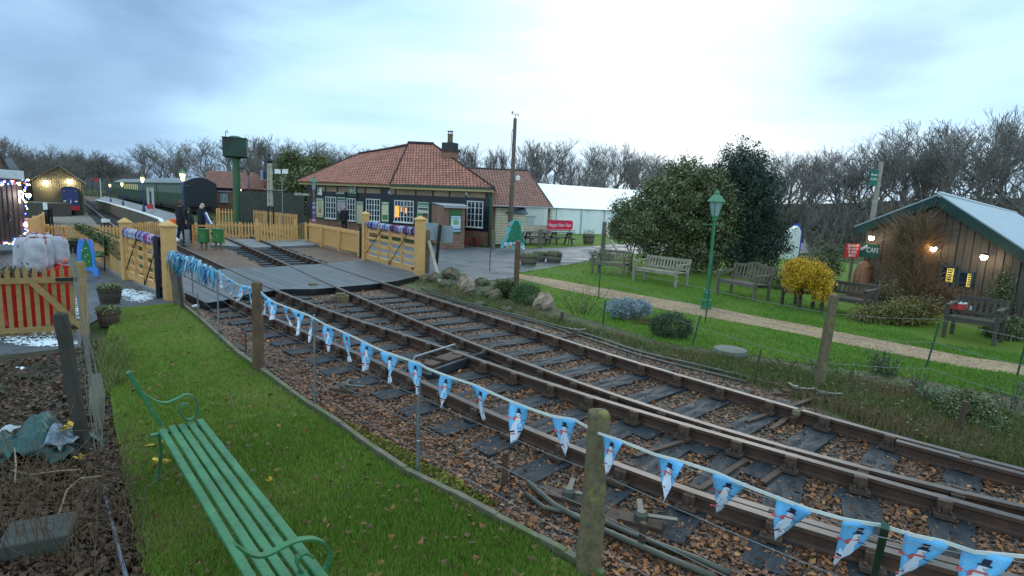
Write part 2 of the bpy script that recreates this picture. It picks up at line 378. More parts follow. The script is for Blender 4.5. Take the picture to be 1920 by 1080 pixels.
# left lawn stands behind a timber kerb board
LAWNPX = [(332, 567), (215, 578), (196, 640), (205, 720), (215, 800), (290, 1150), (1180, 1130)] + KERB[::-1][1:]
lw = sheet('lawn', LAWNPX, .035, M['lawn'])
kb = MB(); kp = [G(u, v, .0) for u, v in KERB]
for i in range(len(kp)-1):
    e = (kp[i+1]-kp[i]).normalized()*.0
    kb.bar(kp[i]+Z*(.02+.006*(i % 2)), kp[i+1]-e+Z*(.02+.006*(i % 2)), .045, .11)
tag(kb.build('kerb', mat('mossy_kerb_board', (.17, .15, .10), (.09, .085, .055), scale=6, bump=.5, spots=((.08, .11, .03), 4, .52))), kind='structure')
sheet('forecourt', [(-200, 470), (40, 455), (150, 448), (235, 478), (262, 520), (326, 562), (334, 566), (215, 580), (160, 612), (150, 650), (-200, 690)], .006, M['asphalt'])
sheet('yard_floor', [(-200, 470), (40, 455), (88, 437), (150, 452), (240, 455), (215, 405), (160, 372), (60, 372), (-300, 400)], .003, mat('yard_ground', (.13, .13, .12), (.08, .08, .075), scale=.8, rough=.8))
sheet('bare_soil', [(-300, 690), (150, 650), (160, 612), (196, 640), (205, 720), (215, 800), (290, 1150), (-500, 1150)], .004, M['mulch'])
# artificial snow lying on the tarmac
def blobs(name, spots, z, m, n=60):
    mb = MB()
    for (u, v, ru, rv, k) in spots:
        for i in range(k):
            a = random.uniform(0, 2*PI); r = math.sqrt(random.random())
            c = G(u + ru*r*math.cos(a), v + rv*r*math.sin(a), z); w = random.uniform(.008, .042)*(1.4-r)
            ph = random.random()*6; ring = [c + Vector((math.cos(t)*w*random.uniform(.6, 1.4), math.sin(t)*w*random.uniform(.5, 1.2), random.uniform(0, .004))) for t in [ph+j*PI/3.5 for j in range(7)]]
            top = c + Z*random.uniform(.006, .016)
            b = len(mb.v); mb.v += ring + [top]
            for j in range(7): mb.f.append([b+j, b+(j+1) % 7, b+7]); mb.m.append(0)
    return mb.build(name, m)
snowm = mat('white_snow_foam', (.75, .8, .85), (.6, .66, .74), rough=.8, scale=20)
tag(blobs('snow', [(262, 556, 32, 11, 330), (235, 548, 20, 8, 160), (85, 642, 62, 8, 300), (20, 634, 30, 10, 120), (150, 585, 14, 30, 200), (80, 622, 60, 12, 260), (38, 690, 6, 3, 8), (128, 690, 6, 4, 8)], .012, snowm),
    'patches of white artificial snow on the wet tarmac', 'snow', kind='stuff')
# timber crossing deck
DK = [(333, 512), (408, 505), (471, 502), (533, 499), (600, 495), (690, 487), (785, 517), (742, 527), (696, 533), (590, 542), (532, 542), (455, 553), (420, 563), (387, 568), (345, 548)]
deckpoly = [G(u, v, .15) for u, v in DK]
def vplane(p): return flat(p)
VP = ray(115, 343); TDIR = flat(VP).normalized(); TPERP = Vector((TDIR.y, -TDIR.x, 0))
M['deckb'] = brickmat('deck_planks', (.075, .080, .092), (.042, .046, .056), (.010, .011, .014), w=3.1, h=.24, ms=.016, rough=.42, bump=.6, jitter=(.04, .040, .044))
dk = MB(); dk.prism([p - Z*.13 for p in deckpoly], Z*.13, 0, side=1)
dobj = dk.build('level_crossing_deck', [M['deckb'], M['black']]); bm_tri(dobj)
L = dobj.data.uv_layers.new(name='UVMap'); an = math.atan2(TDIR.y, TDIR.x) + .08
for lp, ul in zip(dobj.data.loops, L.data):
    c = dobj.data.vertices[lp.vertex_index].co; ul.uv = (c.x*math.cos(an)+c.y*math.sin(an), -c.x*math.sin(an)+c.y*math.cos(an))
tag(dobj, 'wet grey timber deck boards of the level crossing between both gates', 'crossing deck')
sheet('footpath', [(395, 459), (420, 449), (500, 447), (590, 449), (592, 459), (480, 464)], .1, mat('grey_path_slabs', (.19, .2, .215), (.13, .14, .15), scale=3, wet=(2, .3, .6)), thick=.1)
# ------------------------------------------------------------------ rails (head lines traced, smoothed on the ground plane)
RZ = .165
RAILPX = {
 'far2': [(420, 425), (460, 438), (508, 457), (600, 494), (707, 526), (740, 537), (850, 571), (990, 613), (1075, 643), (1160, 671), (1257, 699), (1395, 736), (1490, 765), (1600, 797), (1700, 826), (1800, 851), (1920, 882), (2060, 915)],
 'near2': [(380, 428), (433, 448), (512, 483), (600, 523), (637, 542), (740, 584), (830, 622), (905, 650), (975, 677), (1040, 701), (1100, 723), (1180, 750), (1245, 773), (1320, 797), (1440, 829), (1502, 846), (1590, 869), (1690, 898), (1800, 924), (1920, 951), (2060, 980)],
 'far1': [(158, 371), (178, 382), (233, 414), (329, 457), (408, 493), (480, 529), (560, 561), (640, 592), (740, 621), (837, 650), (925, 684), (1050, 729), (1120, 746), (1175, 765), (1245, 785), (1370, 820), (1495, 856), (1600, 885), (1690, 911), (1815, 945), (1920, 975), (2060, 1010)],
 'near1': [(153, 375), (165, 386), (210, 420), (268, 462), (332, 511), (400, 543), (475, 578), (545, 612), (645, 652), (700, 674), (785, 708), (860, 748), (925, 780), (1025, 820), (1100, 849), (1155, 868), (1245, 908), (1340, 940), (1440, 969), (1585, 1011), (1705, 1046), (1825, 1077), (1960, 1110)],
}
def rail_profile():   # bullhead rail, half-width / height below the head
    h = [(-.035, 0), (.035, 0), (.036, -.03), (.012, -.045), (.012, -.105), (.03, -.118), (.03, -.143), (-.03, -.143), (-.03, -.118), (-.012, -.105), (-.012, -.045), (-.036, -.03)]
    return h
RAILS = {}
def rail_mesh(pts, name='rail', top=M['rail_top']):
    prof = rail_profile(); n = len(prof); vs = []; fs = []; mi = []
    for i, p in enumerate(pts):
        d = flat(pts[min(i+1, len(pts)-1)] - pts[max(i-1, 0)]).normalized(); s = Vector((d.y, -d.x, 0))
        for x, z in prof: vs.append(p + s*x + Z*z)
    for i in range(len(pts)-1):
        for j in range(n):
            fs.append((i*n+j, i*n+(j+1) % n, (i+1)*n+(j+1) % n, (i+1)*n+j)); mi.append(1 if j == 0 else 0)
    mb = MB(); mb.v = vs; mb.f = [list(f)[::-1] for f in fs]; mb.m = mi
    mb.f += [list(range(n)), [len(vs)-n+j for j in range(n)][::-1]]; mb.m += [0, 0]
    return mb.build(name, [M['rail_side'], top])
def smooth_pts(pts, it=3):
    pts = list(pts)
    for _ in range(it): pts = [pts[0]] + [(pts[i-1]+2*pts[i]+pts[i+1])/4 for i in range(1, len(pts)-1)] + [pts[-1]]
    return pts
RL = {'far2': 'rusty outer rail of the track beside the garden', 'near2': 'inner rail of the track beside the garden, meeting its neighbour at lower right',
      'far1': 'inner rail of the bunting side track with a shiny head', 'near1': 'outermost rail nearest the bunting and lawn'}
for k, px in RAILPX.items():
    base = [G(u, v, RZ) for u, v in px]
    c = catmull(smooth_pts(base, 1), .35); c = smooth_pts(c, 6); RAILS[k] = c
    tag(rail_mesh(c), RL[k], 'rail', 'running rails of the two tracks')
def sub(c, u0, u1, off):
    out = []
    for i, p in enumerate(c):
        u = proj(p)[0]
        if u0 <= u <= u1 and p.y > 0:
            d = flat(c[min(i+1, len(c)-1)] - c[max(i-1, 0)]).normalized(); s = Vector((d.y, -d.x, 0))
            out.append(p + s*off - Z*.006)
    return out
# switch blade and check rail
seg = sub(RAILS['near1'], 1262, 2000, -.1)
if len(seg) > 2: tag(rail_mesh(seg, 'switch_blade'), 'dark switch blade lying inside the rail nearest the bunting', 'switch blade')
seg = sub(RAILS['far2'], 1600, 2060, .1)
if len(seg) > 2: tag(rail_mesh(seg, 'switch_blade'), 'dark switch blade lying inside the garden side rail', 'switch blade')
seg = sub(RAILS['far1'], 1385, 1585, .09)
if len(seg) > 2: tag(rail_mesh(seg, 'switch_blade'), 'short switch blade closing up to the middle rail', 'switch blade')
seg = sub(RAILS['far1'], 300, 560, -.1)
# ------------------------------------------------------------------ sleepers with chairs
def chair_mb():
    mb = MB()
    mb.box((0, 0, .022), (.36, .20, .035)); mb.box((.085, 0, .085), (.055, .13, .12)); mb.box((-.075, 0, .075), (.04, .12, .1))
    mb.box((.115, 0, .06), (.05, .05, .09)); mb.box((-.10, 0, .055), (.03, .04, .08))
    for sx in (-.145, .145):
        for sy in (-.055, .055): mb.lathe((sx, sy, .035), [(.018, 0), (.018, .03), (.010, .035)], 6)
    mb.box((-.045, 0, .10), (.035, .10, .07))
    return mb
chair_o = chair_mb().build('rail_chair', [M['iron']]); CHAIR_ME = chair_o.data; bpy.data.objects.remove(chair_o)
SLM = {}
def sleeper_mesh(L):
    k = round(L*5)
    if k not in SLM:
        l = k/5; mb = MB(); n = 7
        for sgn in (1,):
            mb.box((0, 0, -.03), (l, .26, .10))
        o = mb.build('sleeper', M['sleeper'], bevel=.008); SLM[k] = (o.data, l); bpy.data.objects.remove(o)
    return SLM[k]
def nearest(c, P, d):
    """where the line P + t d crosses polyline c"""
    n = Vector((-d.y, d.x, 0)); best = None
    for i in range(len(c)-1):
        a, b = (c[i]-P).dot(n), (c[i+1]-P).dot(n)
        if a*b <= 0 and abs(a-b) > 1e-9:
            q = c[i] + (c[i+1]-c[i])*(a/(a-b)); t = (q-P).dot(d)
            if best is None or abs(t) < abs(best[1]): best = (q, t)
    return best
def in_deck(p):
    ins = False; dp_ = deckpoly
    for i in range(len(dp_)):
        a, b = dp_[i], dp_[(i+1) % len(dp_)]
        if (a.y > p.y) != (b.y > p.y) and p.x < (b.x-a.x)*(p.y-a.y)/(b.y-a.y)+a.x: ins = not ins
    return ins
def lay(master, other, start_u, end_u, label, group, spacing=.61, cut=None, both=None):
    c0 = RAILS[master]; c = [c0[0]]; need = .05; cnt = 0
    for p, q in zip(c0[:-1], c0[1:]):       # resample finely so that the spacing is exact
        m_ = max(1, int((q-p).length/need)); c += [p.lerp(q, (j+1)/m_) for j in range(m_)]
    acc = 0
    for i in range(1, len(c)-1):
        acc += (c[i]-c[i-1]).length
        if acc < spacing: continue
        acc = 0; P = c[i]; u = proj(P)[0]
        if not (start_u <= u <= end_u) or P.y < .6: continue
        d = flat(c[min(i+6, len(c)-1)]-c[max(0, i-6)]).normalized(); s = Vector((d.y, -d.x, 0))
        hit = nearest(RAILS[other], P, s)
        if hit is None or abs(hit[1]) > 2.6: continue
        Q, t = hit; ends = [0, t]; rails = [P, Q]
        if both:
            for extra in both:
                h2 = nearest(RAILS[extra], P, s)
                if h2 and abs(h2[1]) < 4.2: rails.append(h2[0])
        lo, hi = min(0, t)-.5, max(0, t)+.5
        jit = random.uniform(-.06, .06); lo += jit; hi += jit
        if cut:
            lo, hi, ok = cut(P, s, lo, hi, t)
            if not ok: continue
        me, l = sleeper_mesh(hi-lo)
        ctr = flat(P + s*((lo+hi)/2), .018)
        o = bpy.data.objects.new('sleeper', me); COL.objects.link(o)
        a = math.atan2(s.y, s.x) + random.uniform(-.02, .02); o.location = ctr; o.rotation_euler = (0, 0, a)
        o.scale = ((hi-lo)/l, random.uniform(.92, 1.08), 1)
        tag(o, label, 'sleeper', group)
        for rp in rails:
            if in_deck(rp): continue
            x = (rp-ctr).dot(s)
            if lo-(lo+hi)/2-.1 < x < hi-(lo+hi)/2+.1:
                ch = bpy.data.objects.new('rail_chair', CHAIR_ME); COL.objects.link(ch); ch.parent = o
                ch.location = (x/((hi-lo)/l), 0, .028); ch.scale = (.82/((hi-lo)/l), .72, .86)
                if x > 0: ch.rotation_euler = (0, 0, PI)
        cnt += 1
    return cnt
def gap_cut(P, s, lo, hi, t):
    # far-track timbers run on under the neighbouring rail where the tracks close up
    h = nearest(RAILS['far1'], P, s)
    if h:
        u = proj(P)[0]
        if abs(h[1]-t) < .45:
            lo = min(lo, h[1]-.25 if h[1] < 0 else lo); hi = max(hi, h[1]+.25 if h[1] > 0 else hi)
    return lo, hi, True
n1 = lay('far2', 'near2', 750, 2060, 'dark wet sleeper under the track beside the garden', 'sleepers of the garden side track', cut=gap_cut, spacing=.54)
n2 = lay('near1', 'far1', 400, 2000, 'dark wet sleeper under the track beside the bunting', 'sleepers of the bunting side track', spacing=.54)
n3 = lay('far1', 'near1', 165, 325, 'sleeper beyond the crossing, alongside the platform', 'sleepers beyond the crossing')
n4 = lay('near2', 'far2', 430, 590, 'sleeper beyond the crossing, beside the green cabinets', 'sleepers beside the green cabinets')
print('sleepers', n1, n2, n3, n4)
# leaf and stone litter over the ballast
def pxscatter(px, n, z=.0, jit=0):
    px = np.array(px, float); lo, hi = px.min(0), px.max(0); out = []
    x0, y0 = px[:, 0], px[:, 1]; x1, y1 = np.roll(x0, -1), np.roll(y0, -1)
    while len(out) < n:
        q = RNG.uniform(lo, hi, size=(4096, 2)); ins = np.zeros(4096, bool)
        for a, b, c, d in zip(x0, y0, x1, y1):
            cond = ((b > q[:, 1]) != (d > q[:, 1]))
            xx = (c-a)*(q[:, 1]-b)/((d-b) if abs(d-b) > 1e-9 else 1e-9)+a
            ins ^= cond & (q[:, 0] < xx)
        out += list(q[ins])
    q = np.array(out[:n]); d = np.array(RIGHT)[None]*(q[:, :1]-960)-np.array(UP)[None]*(q[:, 1:]-540)+np.array(FWD)[None]*FPX
    t = (z-CAMH)/d[:, 2:3]; return np.array(EYE)[None]+d*t
BALPX = KERB + [(1130, 1095), (1990, 1095), (1990, 930)] + BAL_R[::-1][1:] + [(700, 540), (590, 548), (500, 560), (420, 572), (345, 566)]
def rock_mesh(P, size):
    n = len(P); base = np.array([[1,0,0],[-1,0,0],[0,1,0],[0,-1,0],[0,0,1],[0,0,-1]], float)
    F = np.array([[0,2,4],[2,1,4],[1,3,4],[3,0,4],[2,0,5],[1,2,5],[3,1,5],[0,3,5]])
    ang = RNG.uniform(0, 2*PI, n); ca, sa = np.cos(ang), np.sin(ang)
    V = base[None]*RNG.uniform(.6, 1.4, size=(n, 6, 1))*np.stack([size, size*.75, size*.55], 1)[:, None, :]
    x = V[:, :, 0]*ca[:, None]-V[:, :, 1]*sa[:, None]; y = V[:, :, 0]*sa[:, None]+V[:, :, 1]*ca[:, None]
    V = np.stack([x, y, V[:, :, 2]], 2)+P[:, None, :]
    return V.reshape(-1, 3), (F[None]+(np.arange(n)*6)[:, None, None]).reshape(-1, 3)
P = pxscatter(BALPX, 38000, .004); dist = np.linalg.norm(P-np.array(EYE), axis=1)
P[:, 2] += RNG.uniform(-.004, .012, len(P))
sz = RNG.uniform(.011, .027, len(P)); v, f = rock_mesh(P, sz)
tag(npmesh('ballast_gravel', v, f, leafmat('ballast_stone', [(.04, .032, .03), (.085, .06, .048), (.12, .09, .072), (.07, .05, .045), (.15, .12, .10), (.10, .055, .038)], rough=.6), tint=np.repeat(RNG.random(len(P)), 6)), 'wet brown and grey stones of the track bed', 'gravel', kind='stuff')
def tint4(n, k=1, lo=0, hi=1): return np.repeat(RNG.uniform(lo, hi, n), 4*k)
P = np.r_[pxscatter(BALPX, 24000, .02), pxscatter([(372, 572), (600, 560), (740, 545), (1100, 650), (1300, 700), (1000, 800), (760, 850), (590, 770)], 16000, .02)]; P = P[np.array([math.sin(p[0]*2.3+p[1])+math.sin(p[1]*3.1-p[0]*1.7) > -.9 or random.random() < .45 for p in P])]; P[:, 2] += RNG.uniform(-.01, .02, len(P))
P[:, 2] = np.minimum(P[:, 2], .034); v, f = leaves(P, RNG.uniform(.018, .05, len(P)), .8, flatness=.8)
LEAFC = [(.06, .03, .022), (.15, .06, .03), (.27, .09, .035), (.11, .055, .035), (.19, .085, .04), (.09, .05, .038), (.32, .13, .05), (.07, .045, .04), (.22, .10, .06)]
M['litter'] = leafmat('fallen_leaf_brown', LEAFC, rough=.6)
tag(npmesh('fallen_leaves', v, f, M['litter'], tint=tint4(len(P))), 'brown and orange fallen leaves over the ballast', 'fallen leaves', kind='stuff')
P = pxscatter(BALPX, 3400, .035); v, f = leaves(P, RNG.uniform(.03, .062, len(P)), .65, flatness=.6)
tag(npmesh('fallen_leaves', v, f, leafmat('bright_fallen_leaf', [(.20, .075, .03), (.36, .12, .035), (.26, .11, .045), (.42, .19, .06), (.14, .07, .045)], .6), tint=tint4(len(P))), 'larger curled orange leaves lying between the sleepers', 'fallen leaves', kind='stuff')
# moss between kerb board and sleepers
MOSS = [(590, 770), (640, 790), (760, 850), (850, 900), (930, 950), (870, 970), (700, 850)]
P = pxscatter(MOSS, 17000, .012); keep = np.array([math.sin(p[0]*5.1)+math.sin(p[1]*4.3+p[0]*3) > -.5 or random.random() < .3 for p in P]); P = P[keep]
P[:, 2] += RNG.uniform(.005, .035, len(P)); v, f = leaves(P, RNG.uniform(.018, .042, len(P)), .8)
tag(npmesh('moss', v, f, leafmat('yellow_moss', [(.13, .13, .02), (.24, .22, .03), (.09, .10, .02), (.14, .10, .04)], .9), tint=tint4(len(P))), 'yellow green moss on the stones beside the kerb board', 'moss', kind='stuff')
# concrete chunks at the end of the deck
for (u, v_, lab) in ((586, 546, 'mossy stone block at the end of the crossing deck'), (637, 566, 'small wooden block lying between the rails')):
    p = G(u, v_, .0); mb = MB(); mb.box((0, 0, .07), (.36, .2, .14)); mb.box((.02, .01, .16), (.2, .12, .05))
    t = mb.build('timber_block', M['concrete'], bevel=.01); t.location = p; t.rotation_euler = (0, 0, .4); tag(t, lab, 'block')
# point rodding, cranks and cable troughs
def rod(px, z, r, lab, m, n=6, cat='rod', name='point_rod'):
    pts = catmull([G(u, v, z) for u, v in px], .3)
    return tag(MB().tube(pts, r, n).build(name, m, smooth=True), lab, cat)
rodm = mat('greenish_rodding', (.085, .085, .065), (.045, .045, .038), rough=.5, scale=7)
rod([(790, 540), (870, 566), (985, 596), (1100, 627), (1200, 660), (1300, 683), (1420, 712), (1560, 750)], .05, .02, 'long greenish signal rod beside the rusty garden rail', rodm)
rod([(800, 548), (900, 578), (1010, 606), (1100, 634), (1200, 667), (1300, 692), (1400, 716)], .04, .018, 'second thin signal rod beside the rusty garden rail', rodm)
rod([(990, 905), (1040, 948), (1110, 985), (1260, 1050), (1340, 1082)], .06, .022, 'point rod running past the tall concrete post', rodm)
rod([(1130, 978), (1200, 1008), (1300, 1045), (1370, 1075)], .05, .02, 'second point rod running past the rusty stake', rodm)
rod([(985, 925), (1020, 952), (1060, 960), (1100, 972)], .05, .018, 'short bent rod beside the crank in the ballast', rodm)
def crank(u, v, rz, lab):
    t = thing('point_crank', lab, 'crank', G(u, v, .0), rz)
    MB().box((0, 0, .02), (.5, .22, .03)).box((.0, 0, .05), (.3, .12, .03)).build('base', M['iron'], t)
    mb = MB(); mb.lathe((0, 0, .05), [(.05, 0), (.05, .06), (.03, .08)], 10); mb.bar((0, 0, .1), (.24, .05, .1), .04, .016); mb.bar((0, 0, .1), (-.05, .2, .1), .04, .016); mb.build('arm', rodm, t)
crank(1065, 945, -.5, 'greenish crank left of the tall concrete post'); crank(1200, 990, -.4, 'iron crank between concrete post and rusty stake')
crank(1490, 742, -.3, 'dark crank beside the leaning garden fence post'); crank(1540, 752, -.2, 'dark crank among leaves below the leaning garden post')
crank(1078, 630, .4, 'small crank beside the rusty garden rail'); crank(645, 738, -.3, 'dark iron crank on double timbers near the kerb')
# cable hose under the rail, point motor frame
t = thing('point_detector', 'dark iron point detector box between the rails', 'detector', G(840, 690, 0), math.atan2(TPERP.y, TPERP.x)+.35)
MB().box((0, 0, .05), (1.15, .42, .06)).box((0, -.2, .1), (1.1, .05, .1)).build('base', M['sleeper'], t)
MB().tube([(-.5, .2, .05), (-.42, .22, .2), (.42, .22, .2), (.5, .2, .05)], .015, 6).build('handle', M['steel'], t)
MB().box((.1, 0, .12), (.5, .24, .08)).box((-.32, .02, .11), (.2, .18, .07)).build('cover', M['iron'], t, bevel=.01)
for i, (a, b, c_) in enumerate((((1190, 855), (1370, 800), 'tie bar'), ((1300, 925), (1400, 862), 'tie bar'), ((1430, 905), (1500, 855), 'tie bar'), ((1445, 805), (1490, 775), 'tie bar'), ((1400, 790), (1560, 735), 'tie bar'))):
    p, q = G(*a, .05), G(*b, .05); o = MB().bar(p, q, .05, .02).build('stretcher_bar', M['iron'])
    tag(o, ['flat iron stretcher bar between the middle sleepers', 'iron stretcher bar beside the fourth bunting flag from the right', 'iron stretcher bar where the two tracks close up', 'iron bar under the frosted rail joint', 'long thin iron bar crossing the garden side track'][i], 'stretcher bar')
jb = thing('rail_joint', 'whitish clamp on the garden side rail', 'rail clamp', G(1492, 778, .12), math.atan2(TPERP.y, TPERP.x))
MB().lathe((0, 0, -.02), [(.03, 0), (.045, .03), (.035, .07)], 8).box((.1, 0, .02), (.2, .05, .05)).build('cap', M['concrete'], jb); MB().box((-.05, 0, -.06), (.05, .05, .1)).build('foot', M['iron'], jb)
# ------------------------------------------------------------------ lettering
def text(s, size, m, parent, origin, xdir, fitw=None, name='lettering', up=Z, depth=.004, align='LEFT', world=False, squeeze=1.0, shear=0.0):
    cu = bpy.data.curves.new('t', 'FONT'); cu.body = s; cu.size = size; cu.extrude = depth; cu.align_x = align; cu.align_y = 'BOTTOM' if '\n' not in s else 'TOP'; cu.shear = shear; cu.space_line = .95
    o = bpy.data.objects.new('t', cu); COL.objects.link(o); bpy.context.view_layer.update()
    me = bpy.data.meshes.new_from_object(o.evaluated_get(bpy.context.evaluated_depsgraph_get())); bpy.data.objects.remove(o)
    x = Vector(xdir).normalized(); u = Vector(up); u = (u - x*u.dot(x)).normalized(); n = x.cross(u)
    Mx = Matrix(((x.x*squeeze, u.x, n.x, origin[0]), (x.y*squeeze, u.y, n.y, origin[1]), (x.z*squeeze, u.z, n.z, origin[2]), (0, 0, 0, 1)))
    if fitw:
        xs = [v.co.x for v in me.vertices]; me.transform(Matrix.Translation((-min(xs), 0, 0))); me.transform(Matrix.Diagonal((fitw/max(1e-6, max(xs)-min(xs)), 1, 1, 1)))
    me.transform(Mx); me.name = name; me.materials.clear(); me.materials.append(m)
    r = bpy.data.objects.new(name, me); return link(r, parent, world)
M['letter'] = plain('white_lettering', (.8, .8, .8), .5)
M['letterk'] = plain('black_lettering', (.02, .02, .03), .5)
# ------------------------------------------------------------------ station building
C0 = G(920, 462); C0 = flat(C0)
SA = Vector((-.870, .493, 0)).normalized(); SD = Vector((-.03, 1, 0)).normalized()
SN = Vector((-SA.y, SA.x, 0)); SN = SN if SN.dot(EYE-C0) > 0 else -SN     # outward (towards camera)
def SP(s, d=0, z=0): return C0 + SA*s + SD*d + Z*z
def s_at(u, v=400): return (OnWall(u, v, C0, SA)-C0).dot(SA)
def z_at(u, v): return OnWall(u, v, C0, SA).z
SL = s_at(577); ZE = HT(SP(0), 357)
st = thing('station_building', 'brick and timber station building with red tiled hipped roof and white paned windows', 'building', SP(0), 0)
D = 7.0; ztim = z_at(892, 428)-.12
wall = MB()
def panel(s0, s1, z0, z1, off, th, mb, mi=0):
    """upright slab on the front wall; off = how proud of the wall plane its back stands"""
    a, b = SP(s0)+SN*off, SP(s1)+SN*off
    mb.prism([a+Z*z0, b+Z*z0, b+Z*z1, a+Z*z1], SN*th, mi)
base = [SP(0), SP(SL), SP(SL, D), SP(0, D)]
w = MB(); w.prism(base, Z*ZE); w.build('wall', M['brick'], st, True, uv=True)
# dark timber frame and pebbledash panels
zr = z_at(892, 373); zt = ZE-.02
fr = MB(); panel(.12, SL-.05, ztim, zt, 0, .03, fr); fr.build('timber_frame', M['navy'], st, True)
pd = MB()
edges = [921, 907, 876, 847, 840, 812, 785, 778, 747, 740, 718, 713, 687, 682, 668, 655, 634, 612, 608]
vposts = [s_at(u) for u in (912, 874, 843, 812, 780, 742, 728, 716, 686, 656, 634, 612, 596)]
for a, b in zip(vposts[:-1], vposts[1:]):
    g = .07
    if b-a < .5: continue
    pd = MB(); panel(a+g, b-g, zr+.06, zt-.10, .03, .025, pd); pd.build('wall_panel', M['pebble'], st, True)
# fascia and gutter
fa = MB(); zf0, zf1 = z_at(915, 358)-.04, ZE+.10
s_split = s_at(742)
for (a, b, off, dz) in ((-.3, s_split, .42, 0), (s_split, SL+.35, .34, .06)):
    fa2 = [SP(a)+SN*off, SP(b)+SN*off]
    fa.prism([fa2[0]+Z*(ZE-.10+dz), fa2[1]+Z*(ZE-.10+dz), fa2[1]+Z*(ZE+.02+dz), fa2[0]+Z*(ZE+.02+dz)], SN*.03, 0)
    fa.prism([fa2[0]+Z*(ZE+.025+dz), fa2[1]+Z*(ZE+.025+dz), fa2[1]+Z*(ZE+.13+dz), fa2[0]+Z*(ZE+.13+dz)], SN*.10, 1)
    fa.prism([SP(a)+Z*(ZE-.098+dz), SP(b)+Z*(ZE-.098+dz), SP(b)+SN*off+Z*(ZE-.098+dz), SP(a)+SN*off+Z*(ZE-.098+dz)], Z*.02, 0)
fa.build('fascia', [M['cream'], M['stgreen']], st, True)
# roof: taller right block and lower left block
ez = ZE+.14
def slab(mb, pts, th=.08):
    pts = [Vector(p) for p in pts]; n = (pts[1]-pts[0]).cross(pts[2]-pts[0]).normalized()
    if n.z < 0: n = -n
    mb.prism([p-n*th for p in pts], n*th)
def onroof(u, v, d): return OnWall(u, v, SP(0, d), SA)
RD = 3.4
r1, r2, r3, r0 = onroof(812, 270, RD), onroof(766, 268, RD), onroof(766, 273, RD), onroof(673, 288, RD)
ef, el = SP(-.35)+SN*.5+Z*ez, SP(SL+.45)+SN*.5+Z*(ez+.03)
em = SP(s_at(742))+SN*.5+Z*(ez+.01)
br_, bl_ = SP(-.35, D+.5, ez), SP(SL+.45, D+.5, ez)
rf = MB()
slab(rf, [ef, em, r2, r1]); slab(rf, [em+SA*.01, el, r0, r3]); slab(rf, [el, bl_, r0+SA*.02]); slab(rf, [br_, ef, r1-SA*.02])
slab(rf, [bl_, br_, r1+SD*.02, r2+SD*.02, ]); slab(rf, [bl_+SA*.01, r2+SD*.03, r0+SD*.03])
ro = rf.build('roof', M['tiles'], st, True, uv=True)
rg = MB(); rg.tube([r1, r2], .11, 8); rg.tube([r2, r3, r0], .09, 8); rg.tube([el, r0], .06, 6); rg.tube([ef, r1], .06, 6); rg.tube([em+Z*.03, r2+(em-r2)*.02], .055, 6)
rg.build('ridge_tiles', M['darktiles'], ro)
# chimney
cb = onroof(843, 300, 2.2); ch = MB()
Rz = Matrix.Rotation(math.atan2(SA.y, SA.x), 3, 'Z'); cw = .5*(OnWall(856, 290, cb, SA)-OnWall(830, 290, cb, SA)).length
zt0, zt1, zt2 = HT(cb, 284), HT(cb, 268), HT(cb, 246)
ch.box((cb.x, cb.y, (zt0+2.6)/2), (cw*1.5, .62, zt0-2.6), 0, Rz)
ch.box((cb.x, cb.y, zt0+.06), (cw*1.5+.16, .78, .14), 1, Rz).box((cb.x, cb.y, (zt0+.13+zt1)/2), (cw*1.5-.02, .6, zt1-zt0-.13), 1, Rz)
ch.lathe((cb.x, cb.y, zt1), [(.17, 0), (.15, .04), (.145, (zt2-zt1)*.66), (.18, (zt2-zt1)*.7), (.16, (zt2-zt1)*.74)], 12, 2)
for k in range(5):
    a = k*2*PI/5; ch.bar((cb.x+.12*math.cos(a), cb.y+.12*math.sin(a), zt1+(zt2-zt1)*.72), (cb.x+.12*math.cos(a), cb.y+.12*math.sin(a), zt2), .03, .03, 1)
ch.lathe((cb.x, cb.y, zt2-.02), [(.17, 0), (.17, .03)], 10, 1)
ch.build('chimney', [M['brick'], mat('sooty_brick', (.05, .055, .05), (.03, .03, .035)), M['concrete']], st, True, uv=True)
# windows
warm = emat('lamplit_orange', (1.0, .30, .03), 1.1)
def window(u0, u1, v0, v1, nx, ny, name='window', lit=None, thick=.035):
    a, b = s_at(u1), s_at(u0); zc1 = z_at((u0+u1)/2, v0); zc0 = z_at((u0+u1)/2, v1)
    g = MB(); panel(a, b, zc0, zc1, .033, .008, g); gl = g.build('window', M['glass'], st, True)
    f = MB()
    for k in range(nx+1):
        s = a+(b-a)*k/nx; wd = .028 if 0 < k < nx else .04
        if k == nx//2 and nx > 3: wd = .05
        panel(s-wd/2, s+wd/2, zc0, zc1, .041, .025, f)
    for k in range(ny+1):
        z = zc0+(zc1-zc0)*k/ny; panel(a+.001, b-.001, z-.014, z+.014, .042, .020, f)
    panel(a-.05, b+.05, zc0-.07, zc0-.0, .036, .07, f); panel(a-.03, b+.03, zc1+.0, zc1+.03, .036, .04, f)
    f.build('frame', M['white'], gl)
    cu = MB()
    if lit:
        for (x0, x1, y0, y1) in lit:
            panel(a+(b-a)*x0, a+(b-a)*x1, zc0+(zc1-zc0)*y0, zc0+(zc1-zc0)*y1, .0415, .004, cu)
        cu.build('lamp_glow', warm, gl)
    return gl
window(877, 906, 378, 425, 4, 4)
window(741, 776, 377, 416, 6, 4, lit=[(.76, .98, .2, .74), (.60, .68, .5, .7), (.34, .44, .42, .68)])
window(688, 713, 374, 414, 5, 4)
window(652, 667, 373, 413, 3, 4)
window(612, 631, 370, 409, 4, 4)
